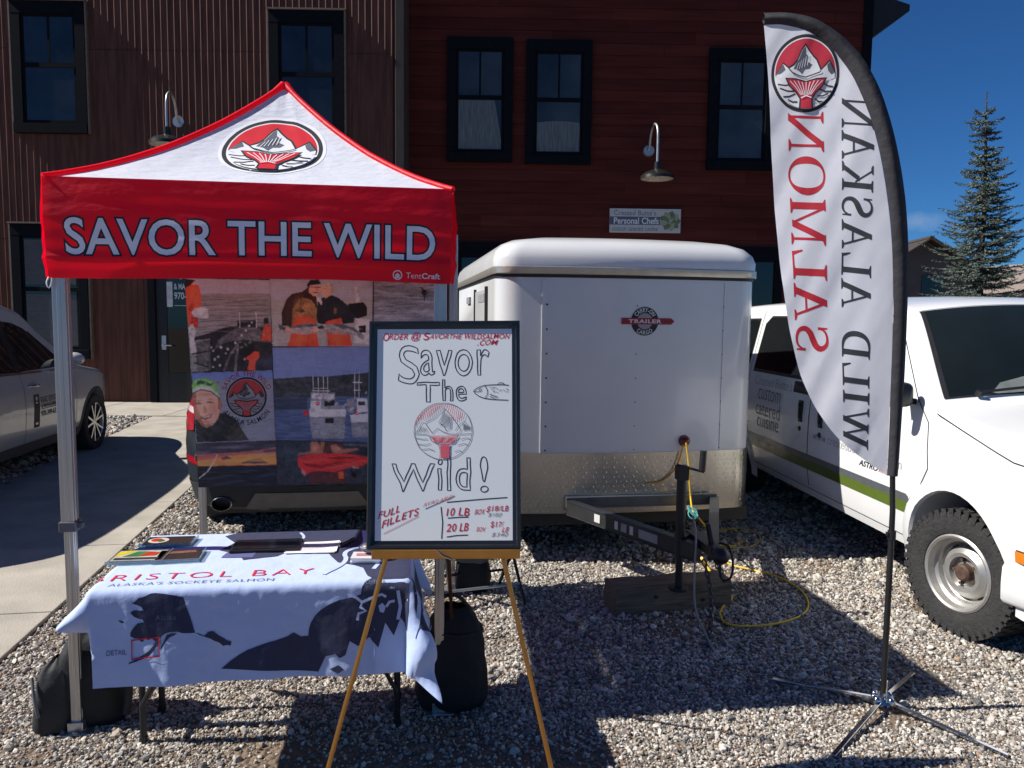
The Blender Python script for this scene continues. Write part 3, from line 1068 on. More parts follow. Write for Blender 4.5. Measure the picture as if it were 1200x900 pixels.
# ================================================================== VEHICLES
class Body:
    """car body from a side outline (y along the car, z up) and a half-width per height"""
    def __init__(s, outline, hw, plan, r, crown, rnd=3, capb=.05):
        s.out = chaikin(outline, rnd)
        s.hwt, s.plan, s.r, s.crown, s.capb = hw, plan, r, crown, capb
        ys = [p[0] for p in s.out]
        s.y0, s.y1 = min(ys), max(ys)
        s.dbg = False
        s.nrm = []
        n = len(s.out)
        for i in range(n):
            a, b = Vector(s.out[max(0, i - 1)]), Vector(s.out[min(n - 1, i + 1)])
            t = (b - a).normalized()
            s.nrm.append(Vector((-t.y, t.x)))
        s.mid = n // 2
    def hw(s, y, z):
        w = interp(s.hwt, z)
        f0, d0, f1, d1 = s.plan
        if y < s.y0 + f0:
            w -= d0 * ((s.y0 + f0 - y) / f0) ** 2.2
        if y > s.y1 - f1:
            w -= d1 * ((y - s.y1 + f1) / f1) ** 2.2
        return w
    def side(s, sx):
        return lambda y, z, off: (sx * (s.hw(y, z) + off), y, z)
    def inset(s, d):
        return [(p[0] - n.x * d, p[1] - n.y * d) for p, n in zip(s.out, s.nrm)]
    def shell(s, zb, arches, ra, step=.07):
        mb = MB()
        r = s.r
        n = len(s.out)
        nt, na = 14, 5
        cols = []
        for i in range(n):
            (y, z), nr = s.out[i], s.nrm[i]
            c = interp(s.crown, z) if abs(nr.y) > .5 else s.capb
            row = []
            for side_ in (-1, 1):
                arc = []
                for k in range(na + 1):
                    ph = math.pi / 2 * k / na
                    d = r * (1 - math.sin(ph)) if side_ < 0 else r * (1 - math.cos(ph))
                    ins = r * (1 - math.cos(ph)) if side_ < 0 else r * (1 - math.sin(ph))
                    yy, zz = y - nr.x * d, z - nr.y * d
                    arc.append((side_ * (s.hw(yy, zz) - ins), yy, zz))
                row.append(arc)
            wl = row[0][-1][0]
            mid = []
            for k in range(1, nt):
                t = -1 + 2 * k / nt
                bl = c * (1 - abs(t) ** 2.2)
                mid.append((-wl * t, y + nr.x * bl, z + nr.y * bl))
            cols.append(row[0] + mid + row[1])
        m = len(cols[0])
        vs = [p for row in cols for p in row]
        fs = [(i * m + j, i * m + j + 1, (i + 1) * m + j + 1, (i + 1) * m + j) for i in range(n - 1) for j in range(m - 1)]
        mb.add(vs, fs)
        ins = s.inset(r)
        poly = [p for p in ins if p[1] > zb + .01]
        if s.dbg:
            print('poly', [(round(a, 2), round(c, 2)) for a, c in poly])
        back, front = poly[-1], poly[0]
        low = [(front[0], zb)]
        for (ay, az) in sorted(arches):
            h = max(0, az - zb)
            a0 = math.asin(min(1, h / ra))
            low += [(ay + ra * math.cos(t), az + ra * math.sin(t)) for t in [math.pi + a0 - (math.pi + 2 * a0) * k / 22 for k in range(23)]]
        low.append((back[0], zb))
        full = poly + low[::-1]
        m2 = dice(poly2d(full), step, step)
        for sx in (-1, 1):
            lay(mb, m2, s.side(sx), 0)
            for (ay, az) in arches:                      # wheel housing lining
                h = max(0, az - zb)
                a0 = math.asin(min(1, h / ra))
                lip = [(ay + ra * math.cos(t), az + ra * math.sin(t)) for t in [-a0 + (math.pi + 2 * a0) * k / 22 for k in range(23)]]
                mb.grid(lambda q, k: (sx * (s.hw(*lip[q]) - k * .3), lip[q][0], lip[q][1]), range(23), (0, .1, 1))
        return mb
    def rear_map(s):
        tail = [p for p in s.out[s.mid:]]
        tab = sorted([(p[1], p[0]) for p in tail if p[0] > s.y1 - .9])
        def f(x, z, off):
            y = interp(tab, z)
            w = s.hw(y, z) - s.r
            t = max(-1, min(1, x / w))
            ins = 0.0
            return (x, y + s.capb * (1 - abs(t) ** 2.2) + off, z)
        return f
    def top_map(s, i0, i1):
        """(q in 0..1 along outline samples i0..i1, t in -1..1 across)"""
        def f(q, t, off):
            k = i0 + q * (i1 - i0)
            i = min(int(k), len(s.out) - 2)
            fr = k - i
            y = s.out[i][0] * (1 - fr) + s.out[i + 1][0] * fr
            z = s.out[i][1] * (1 - fr) + s.out[i + 1][1] * fr
            nr = (s.nrm[i] * (1 - fr) + s.nrm[i + 1] * fr).normalized()
            c = interp(s.crown, z) if abs(nr.y) > .5 else s.capb
            w = s.hw(y, z) - s.r
            bl = c * (1 - abs(t) ** 2.2) + off
            return (w * t, y + nr.x * bl, z + nr.y * bl)
        return f
    def idx(s, y):
        c = [(abs(p[0] - y), i) for i, p in enumerate(s.out) if s.nrm[i].y > .2]
        return min(c)[1]

def wheel(parent, pos, r, w, rim_r, style, mats, steer=0.0, sx=-1, tread=True):
    """pos = hub centre; sx = which way the outer face looks (local x)"""
    M_ = Matrix.Translation(pos) @ Matrix.Rotation(steer, 4, 'Z') @ Matrix.Rotation(R(90) * sx, 4, 'Y')
    b = MB()
    h = w / 2
    prof = [(rim_r, -h * .8), (rim_r + .012, -h * .95), (rim_r + (r - rim_r) * .45, -h * 1.06), (r * .955, -h * .97), (r * .985, -h * .82), (r, -h * .6), (r, h * .6), (r * .985, h * .82), (r * .955, h * .97), (rim_r + (r - rim_r) * .45, h * 1.06), (rim_r + .012, h * .95), (rim_r, h * .8)]
    b.lathe(prof, 56, M_)
    if tread:
        nb = 44
        for i in range(nb):
            for row, (zz, dz) in enumerate(((-.72, .2), (-.26, .2), (.2, .2), (.66, .22))):
                a = 2 * math.pi * (i + .5 * (row % 2)) / nb
                c = Vector((math.cos(a), math.sin(a), 0))
                t = Vector((-c.y, c.x, 0))
                hub = c * (r + .001) + Vector((0, 0, h * zz))
                M3 = M_.to_3x3()
                b.obox(M_ @ hub, M3 @ (c * .005), M3 @ (t * (r * math.pi / nb * .70)), M3 @ (Vector((0, 0, h * dz))))
            a = 2 * math.pi * i / nb
            c = Vector((math.cos(a), math.sin(a), 0))
            t = Vector((-c.y, c.x, 0))
            M3 = M_.to_3x3()
            b.obox(M_ @ (c * (r * .955) + Vector((0, 0, h * .96))), M3 @ (c * .022), M3 @ (t * (r * math.pi / nb * .55)), M3 @ Vector((0, 0, .007)))
    o = b.build('wheel', mats[0], parent, smooth=38)
    q = MB()
    if style == 'steel':
        q.lathe([(rim_r + .006, -h * .8), (rim_r + .006, h * .93), (rim_r - .004, h * .98), (rim_r - .016, h * .93), (rim_r - .022, h * .6), (rim_r - .038, h * .52), (rim_r - .045, h * .3), (rim_r * .72, h * .22), (rim_r * .66, h * .44), (rim_r * .52, h * .60), (rim_r * .42, h * .58), (rim_r * .40, h * .34), (.0, h * .34)], 48, M_)
        rim = q.build('rim', mats[1], o, smooth=30)
        q = MB()
        q.lathe([(.048, h * .34), (.046, h * .62), (.036, h * .70), (0, h * .70)], 24, M_)
        q.build('hub_cap', mats[2], rim, smooth=30)
        q = MB()
        for i in range(5):
            a = 2 * math.pi * i / 5 + .3
            c = Vector((math.cos(a) * .068, math.sin(a) * .068, h * .33))
            M3 = M_.to_3x3()
            q.cyl(M_ @ c, M_ @ (c + Vector((0, 0, .022))), .011, .009, 6)
        q.build('lug_nuts', mats[2], rim)
        q = MB()
        for i in range(10):
            a = 2 * math.pi * i / 10
            c = Vector((math.cos(a) * rim_r * .70, math.sin(a) * rim_r * .70, h * .268))
            t = Vector((-math.sin(a), math.cos(a), 0))
            M3 = M_.to_3x3()
            rr_ = Vector((math.cos(a), math.sin(a), .0))
            q.obox(M_ @ c, M3 @ (t * .017), M3 @ (rr_ * .006), M3 @ Vector((0, 0, .004)))
        q.build('vent_holes', black_plastic, rim)
    else:
        q.lathe([(rim_r + .006, -h * .8), (rim_r + .006, h * .93), (rim_r - .006, h * .97), (rim_r - .014, h * .8), (rim_r - .03, -h * .5), (0, -h * .5)], 48, M_, m=1)
        for i in range(5):
            for s_ in (-1, 1):
                a = 2 * math.pi * i / 5 + .2
                a2 = a + s_ * .26
                p0 = Vector((math.cos(a) * .03, math.sin(a) * .03, h * .72))
                p1 = Vector((math.cos(a2) * (rim_r - .01), math.sin(a2) * (rim_r - .01), h * .82))
                M3 = M_.to_3x3()
                q.bar(M_ @ p0, M_ @ p1, .024, .03, M3 @ Vector((0, 0, 1)))
        q.lathe([(.07, h * .45), (.065, h * .78), (.03, h * .85), (0, h * .85)], 24, M_)
        q.lathe([(rim_r - .004, h * .97), (rim_r - .02, h * .86), (rim_r - .026, h * .5)], 48, M_)
        q.build('rim', [mats[1], mats[2]], o, smooth=30)
    return o

def seam(mb, pts, f, w=.006, off=.0015, m=0):
    lay(mb, ribbon2d(pts, w), f, off, m, (.06, .06))

white_paint = mat('white_car_paint', (0.78, 0.79, 0.80), .25, var=.02, coat=.6, scale=4)
car_gap = mat('panel_gap', (0.02, 0.02, 0.022), .8, var=.1)
veh_glass = glass_mat('vehicle_glass', alpha=.82)
veh_dark = mat('vehicle_dark_trim', (0.018, 0.018, 0.02), .5, var=.15)
seat_mat = mat('seat_cloth', (0.10, 0.10, 0.105), .9, var=.2)
steel_rim = mat('steel_rim_silver', (0.48, 0.47, 0.45), .38, .7, var=.12)
rusty = mat('rusty_hub', (0.10, 0.06, 0.045), .7, .4, var=.4, scale=40)

# ---------------------------------------------------------------- white van
def van():
    rz = R(3.6)
    c0 = G(1117, 741)
    ax, ay_ = Vector((math.cos(rz), math.sin(rz), 0)), Vector((-math.sin(rz), math.cos(rz), 0))
    base = c0 + ax * .955
    o = thing('delivery_van', 'white catering van with green and charcoal side stripe and bare steel wheel', 'van', (base.x, base.y, 0), rz)
    I = inv(o)
    out = [(-.84, .30), (-.92, .42), (-.95, .62), (-.94, .86), (-.90, 1.0), (-.74, 1.07), (-.3, 1.14), (.20, 1.195), (.28, 1.225), (.34, 1.27), (.72, 1.69), (.82, 1.77), (1.0, 1.815), (1.5, 1.84), (2.4, 1.85), (3.6, 1.84), (4.15, 1.81), (4.28, 1.72), (4.36, 1.3), (4.42, .9), (4.42, .5), (4.38, .32)]
    hw = [(.3, .93), (.42, .965), (.62, .99), (.95, .99), (1.12, .975), (1.25, .955), (1.72, .845), (1.86, .80)]
    B = Body(out, hw, (.75, .14, .3, .06), .075, [(0, .05), (1.05, .05), (1.2, .06), (1.5, .10), (1.75, .06), (1.85, .045)], 2)
    arches = [(0, .345), (3.45, .345)]
    sh = B.shell(.34, arches, .43, .08)
    body = sh.build('body', white_paint, o, smooth=40)
    s1 = B.side(-1)
    # far side glass and near side glass
    wins = {'front_door_window': [(.56, 1.24), (.92, 1.67), (1.12, 1.71), (1.70, 1.72), (1.70, 1.24)], 'side_window': [(1.90, 1.24), (1.90, 1.72), (2.92, 1.72), (3.02, 1.66), (3.04, 1.24)], 'rear_side_window': [(3.18, 1.24), (3.18, 1.70), (4.05, 1.69), (4.12, 1.24)]}
    for sx in (-1, 1):
        f = B.side(sx)
        for nm, pl in wins.items():
            b = MB()
            lay(b, poly2d(pl), f, -.002, 0, (.08, .08))
            b2 = MB()
            w_ = b.build('window', mat('van_glass_dark', (0.009, 0.011, 0.012), .03, var=.3, scale=1.2, spec=.6), body)
            lay(b2, ribbon2d(pl, .03, True), f, .004, 0, (.08, .08))
            b2.build('window_seal', veh_dark, w_)
            w_.data.transform(Matrix.Translation((sx * .006, 0, 0)))
    # windshield with interior glimpses
    i0, i1 = B.idx(.32), B.idx(.80)
    tm = B.top_map(i0, i1)
    b = MB()
    b.grid(lambda q, t: tm(q, t, .004), [i / 10 for i in range(11)], [-.995 + 1.99 * i / 18 for i in range(19)])
    ws = b.build('windshield', mat('windshield_glass', (0.010, 0.014, 0.014), .03, var=.4, scale=1.0, spec=.6), body, smooth=60)
    b = MB()
    for t in (-.985, .985):
        b.grid(lambda q, k: tm(q, t + k * .018, .006), [i / 10 for i in range(11)], (-1, 1))
    for q in (-.03, 1.02):
        b.grid(lambda t, k: tm(max(0, q) + k * .02 * (1 if q < 0 else -1), t, .006), [-.97 + 1.94 * i / 18 for i in range(19)], (0, 1))
    b.build('windshield_seal', veh_dark, ws)
    b = MB()   # dashboard pad and mirror seen through the glass, laid just above the pane
    lay(b, poly2d([(.02, -.66), (.05, -.7), (.16, -.62), (.21, -.45), (.22, -.2), (.21, .1), (.22, .4), (.17, .62), (.05, .72), (.02, .66)]), tm, .006, 0, (.1, .1))
    lay(b, poly2d([(.80, -.08), (.93, -.1), (.94, .1), (.80, .08)]), tm, .006, 0)
    b.build('dashboard', mat('dash_grey', (0.17, 0.19, 0.18), .4, var=.2), ws)
    for ta, tb_ in ((-.80, -.1), (.02, .66)):
        b = MB()
        b.tube([tm(.015, ta, .03), tm(.06, (ta + tb_) / 2, .03), tm(.07, tb_, .028)], .008, 6)
        p = tm(.0, ta, .02)
        b.cyl(p, tm(.01, ta, .05), .018, .014)
        b.build('wiper', black_plastic, ws)
    b = MB()
    p0 = Vector((-.58, .02, 1.20))
    b.tube([p0, p0 + Vector((.01, .0, .25)), p0 + Vector((.05, .03, .72))], [.005, .003, .002], 6)
    b.cyl(p0 - Vector((0, 0, .02)), p0 + Vector((0, 0, .02)), .016, .012)
    b.build('antenna', black_plastic, body)
    # seams, stripe, lettering on the near side
    b = MB()
    seam(b, [(1.80, .42), (1.80, 1.24), (1.82, 1.76)], s1, .012)
    seam(b, [(.26, .86), (.30, 1.12), (.44, 1.24), (.86, 1.72), (1.1, 1.755), (1.76, 1.765)], s1, .008)
    seam(b, [(.26, .86), (.34, .72), (.47, .60), (.47, .36)], s1, .008)
    seam(b, [(.47, .40), (4.3, .40)], s1, .006)
    seam(b, [(3.12, .42), (3.12, 1.78)], s1, .008)
    seam(b, [(3.12, 1.10), (4.3, 1.10)], s1, .012)
    seam(b, [(-.92, .615), (-.44, .60)], s1, .008)
    seam(b, [(-.90, .98), (-.40, 1.02), (.24, 1.18)], s1, .007)
    b.build('panel_gaps', car_gap, body)
    b = MB()
    lay(b, poly2d([(.42, .62), (4.36, .62), (4.36, .66), (.44, .66)]), s1, .0018, 0, (.1, .1))
    lay(b, poly2d([(.45, .655), (4.36, .655), (4.36, .668), (.455, .668)]), s1, .0024, 0, (.1, .1))
    b.build('stripe', mat('stripe_charcoal', (0.09, 0.10, 0.11), .35, var=.1, coat=.4), body)
    b = MB()
    lay(b, poly2d([(.44, .548), (4.36, .548), (4.36, .62), (.43, .62)]), s1, .0018, 0, (.1, .1))
    b.build('stripe', mat('stripe_green', (0.105, 0.155, 0.026), .35, var=.06, coat=.4), body)
    b = MB()
    tx = mat('van_lettering', (0.13, 0.135, 0.14), .5, var=.05)
    # text runs from rear to front when read on this side: reading direction is -y... placed by its y range
    sm = lambda x, y, o_: s1(-x, y, o_)
    for st, y0, y1, z0, z1 in (('custom', 2.36, 2.84, .99, 1.10), ('catered', 2.34, 2.87, .85, .98), ('cuisine', 2.36, 2.83, .745, .86)):
        lay(b, fit(text2d(st, -.008), -y1, -y0, z0 + (.0 if 'p' not in st else 0), z1), sm, .0022, 0, (.1, .1))
    b.build('lettering', tx, body)
    b = MB()
    lay(b, fit(text2d("Crested Butte's", -.01), -2.95, -2.16, 1.115, 1.20), sm, .0022, 0, (.1, .1))
    lay(b, fit(text2d('www.crestedbutteschefs.com', -.006), -1.72, -.52, .80, .865), sm, .0022, 0, (.1, .1))
    b.build('lettering', mat('van_lettering_pale', (0.30, 0.31, 0.32), .5, var=.05), body)
    b = MB()
    lay(b, poly2d([(-2.13, 1.12), (-1.86, 1.12), (-1.86, 1.21), (-2.13, 1.21)]), sm, .002, 0, (.1, .1))
    b.build('lettering_panel', veh_dark, body)
    b = MB()
    lay(b, fit(text2d('Personal', -.005), -2.11, -1.88, 1.14, 1.19), sm, .0026, 0)
    b.build('lettering', tx, body)
    b = MB()
    lay(b, fit(text2d('ASTRO', .025, shear=.3), -1.02, -.78, .735, .775), sm, .002, 0)
    b.build('badge', print_black, body)
    b = MB()
    lay(b, fit(text2d('AWD', .025, shear=.3), -.775, -.65, .735, .775), sm, .002, 0)
    b.build('badge', print_red, body)
    # door handles
    for y in (1.60, 1.94):
        b = MB()
        w = B.hw(y, .98)
        b.obox((-w - .006, y, .985), (.008, 0, 0), (0, .026, 0), (0, 0, .085))
        b.obox((-w - .016, y + .005, .99), (.006, 0, 0), (0, .012, 0), (0, 0, .06))
        b.cyl((-B.hw(y, .85) + .002, y + .01, .845), (-B.hw(y, .85) - .008, y + .01, .845), .02, .018)
        b.build('door_handle', black_plastic, body, bevel=.004)
    # mirror
    for sx in (-1, 1):
        b = MB()
        w = B.hw(.5, 1.26)
        b.ball((sx * (w + .15), .42, 1.27), .09, .055, .08, 20, 12, fn=lambda p: Vector((math.copysign(.09 * (abs(p.x) / .09) ** .5, p.x), min(p.y, .03), math.copysign(.075 * (abs(p.z) / .08) ** .5, p.z))))
        b.bar((sx * (w - .02), .5, 1.22), (sx * (w + .13), .44, 1.24), .06, .035)
        b.build('wing_mirror', black_plastic, body, smooth=40)
    # flare round the front arch
    for (ay, az) in arches:
        for sx in (-1, 1):
            b = MB()
            b.grid(lambda k, q: (lambda a, rr_, off: B.side(sx)(ay + rr_ * math.cos(a), az + rr_ * math.sin(a), off))(math.pi * (-.06 + 1.12 * k / 24), (.427, .437, .475, .53)[q], (.0, .018, .014, -.001)[q]), range(25), range(4))
            b.build('wheel_arch', white_paint, body, smooth=60)
    # bumper, headlamps, marker, grille
    fmat = mat('amber_lens', (0.75, 0.22, 0.02), .2, var=.1, coat=.5)
    for f_ in (s1, B.side(1)):
        b = MB()
        lay(b, poly2d([(-.66, .545), (-.455, .545), (-.455, .60), (-.66, .605)]), f_, .010, 0, (.05, .05))
        b.build('marker_light', fmat, body)
    b = MB()
    bp = [(-.3 + .0, 0)]
    sec = [(-.05, .32), (.03, .34), (.045, .42), (.03, .50), (-.05, .53)]
    path_ = []
    for k in range(33):
        x = -1 + 2 * k / 32
        path_.append((x * .985, -1.01 + .52 * abs(x) ** 8 + .10 * abs(x) ** 2))
    b.grid(lambda k, q: (path_[k][0] * (1 + sec[q][0] * .2), path_[k][1] - sec[q][0] * (1 - abs(-1 + 2 * k / 32) ** 8), sec[q][1]), range(33), range(5))
    b.build('bumper', white_paint, o, smooth=50)
    b = MB()
    b.box(-.5, .5, -1.035, -.93, .62, .86)
    b.build('grille', veh_dark, body, bevel=.01)
    for sx in (-1, 1):
        b = MB()
        b.box(min(sx * .52, sx * .83), max(sx * .52, sx * .83), -.965, -.88, .66, .84)
        b.build('headlight', mat('lamp_lens', (.5, .5, .5), .1, var=.1, coat=.5), body, bevel=.012)
    # underside and wheels
    b = MB()
    b.box(-.86, .86, -.7, 4.25, .30, .36)
    b.box(-.62, .62, -.45, .5, .36, .9)
    b.build('underbody', veh_dark, o)
    wm = [rubber, steel_rim, rusty]
    for sx in (-1, 1):
        wheel(o, (sx * .865, 0, .342), .342, .25, .205, 'steel', wm, steer=R(14), sx=sx)
        wheel(o, (sx * .865, 3.45, .342), .342, .25, .205, 'steel', wm, sx=sx, tread=False)
    return o, B
van()

# ---------------------------------------------------------------- silver car on the left
def silver_suv():
    rz = R(180 + 7.5)
    hub = G(106, 527)
    fw = Vector((math.sin(rz), -math.cos(rz), 0))      # nose direction
    lat = Vector((math.cos(rz), math.sin(rz), 0))      # local +x
    base = hub + lat * .84
    o = thing('parked_car', 'silver crossover with an estate agency door sign, parked on the left', 'car', (base.x, base.y, 0), rz)
    out = [(-.86, .30), (-.90, .38), (-.93, .55), (-.90, .74), (-.82, .86), (-.60, .95), (-.1, 1.02), (.32, 1.08), (.42, 1.12), (1.12, 1.62), (1.30, 1.72), (1.9, 1.82), (2.8, 1.83), (4.1, 1.79), (4.55, 1.62), (4.80, 1.16), (4.86, .8), (4.83, .45), (4.78, .30)]
    hw = [(.24, .86), (.45, .92), (.70, .935), (.9, .925), (1.02, .895), (1.1, .87), (1.5, .72), (1.83, .66)]
    B = Body(out, hw, (1.0, .30, .7, .22), .07, [(0, .05), (1.0, .05), (1.6, .05), (1.7, .04)], 2)
    silver = mat('silver_car_paint', (0.50, 0.50, 0.49), .32, .15, var=.03, coat=.8)
    arches = [(0, .35), (3.2, .35)]
    body = B.shell(.30, arches, .40, .07).build('body', silver, o, smooth=40)
    gl = mat('car_glass_dark', (0.010, 0.013, 0.015), .03, var=.3, scale=1.2, spec=.6)
    for sx in (-1, 1):
        f = B.side(sx)
        b = MB()
        lay(b, poly2d([(.66, 1.09), (1.22, 1.50), (1.50, 1.58), (1.72, 1.60), (1.72, 1.09)]), f, .002, 0, (.07, .07))
        w = b.build('window', gl, body)
        b = MB()
        lay(b, poly2d([(1.79, 1.09), (1.79, 1.60), (2.6, 1.60), (3.1, 1.52), (3.2, 1.12)]), f, .002, 0, (.07, .07))
        b.build('window', gl, body)
        b = MB()
        lay(b, ribbon2d([(.50, 1.055), (1.75, 1.075), (3.0, 1.10)], .022), f, .005, 0, (.07, .07))
        b.build('window_trim', chrome if sx < 0 else veh_dark, w)
        b = MB()
        lay(b, poly2d([(1.70, 1.08), (1.80, 1.08), (1.80, 1.62), (1.70, 1.62)]), f, .004, 0, (.07, .07))
        b.build('pillar_trim', veh_dark, w)
        b = MB()
        seam(b, [(.56, .36), (.56, .80), (.60, 1.05)], f)
        seam(b, [(1.75, .36), (1.75, 1.08)], f)
        seam(b, [(3.0, .85), (3.15, 1.1)], f)
        b.build('panel_gaps', car_gap, body)
        b = MB()
        lay(b, poly2d([(.40, .255), (2.76, .255), (2.76, .36), (.40, .36)]), f, .006, 0, (.07, .07))
        b.build('sill_cladding', mat('grey_cladding', (.06, .06, .062), .6, var=.1), body, smooth=50)
        for ay in (0, 3.2):
            b = MB()
            b.grid(lambda k, q: f(ay + (.398, .405, .445)[q] * math.cos(math.pi * (-.05 + 1.10 * k / 24)), .35 + (.398, .405, .445)[q] * math.sin(math.pi * (-.05 + 1.10 * k / 24)), (.0, .012, .001)[q]), range(25), range(3))
            b.build('arch_cladding', MATS['grey_cladding'], body, smooth=50)
        for y in (1.55, 2.45):
            b = MB()
            w_ = B.hw(y, .93)
            b.tube([(sx * (w_ - .01), y - .1, .93), (sx * (w_ + .025), y - .07, .935), (sx * (w_ + .03), y + .05, .935), (sx * (w_ - .01), y + .1, .93)], .014, 8)
            b.build('door_handle', chrome, body, smooth=50)
        b = MB()
        wq = B.hw(.75, 1.12)
        b.ball((sx * (wq + .13), .74, 1.17), .115, .07, .075, 16, 10)
        b.bar((sx * (wq - .02), .8, 1.11), (sx * (wq + .1), .76, 1.14), .07, .03)
        b.build('wing_mirror', silver, body, smooth=50)
    # windshield and rear glass
    for a_, b_, nm in ((.42, 1.18, 'windshield'),):
        tm = B.top_map(B.idx(a_), B.idx(b_))
        b = MB()
        b.grid(lambda q, t: tm(q, t, .004), [i / 10 for i in range(11)], [-.94 + 1.88 * i / 14 for i in range(15)])
        b.build(nm, gl, body, smooth=60)
    # door sign
    sx = -1
    f = B.side(-1)
    b = MB()
    sm = lambda x, y, o_: f(-x, y, o_)
    yA = 1.58
    def T(st, x0, x1, z0, z1, bold=.02):
        lay(b, fit(text2d(st, bold), -yA + x0, -yA + x1, z0, z1), sm, .002, 0, (.1, .1))
    lay(b, poly2d([(-yA, .50), (-yA + .12, .50), (-yA + .12, .845), (-yA, .845)]), sm, .002, 0, (.1, .1))
    for z in (.68, .80):
        lay(b, poly2d([(-yA + .14, z - .004), (-yA + .56, z - .004), (-yA + .56, z + .004), (-yA + .14, z + .004)]), sm, .002, 0, (.1, .1))
    T('REAL ESTATE', .15, .56, .745, .79)
    T('& MANAGEMENT', .15, .56, .69, .735)
    T('970-349-6339', .15, .56, .60, .66)
    b.build('door_sign', print_black, body)
    b = MB()
    lay(b, poly2d([(-yA + .035, .53), (-yA + .085, .53), (-yA + .085, .76), (-yA + .035, .76)]), sm, .0026, 0)
    lay(b, poly2d(circle2d(-yA + .06, .80, .024, n=16)), sm, .0026, 0)
    b.build('door_sign', silver, body)
    b = MB()
    b.box(-.78, .78, -.7, 4.5, .22, .30)
    b.box(-.5, .5, -.5, .5, .30, .8)
    b.build('underbody', veh_dark, o)
    for sx in (-1, 1):
        b = MB()
        lay(b, poly2d([(-.86, .70), (-.50, .80), (-.42, .86), (-.55, .88), (-.80, .80)]), B.side(sx), .004, 0, (.05, .05))
        b.build('headlight', MATS['lamp_lens'], body)
        for y in (0, 3.2):
            wheel(o, (sx * .81, y, .35), .35, .225, .245, 'alloy', [rubber, mat('alloy_silver', (.5, .5, .5), .3, .9, var=.06), veh_dark], sx=sx, tread=False)
silver_suv()

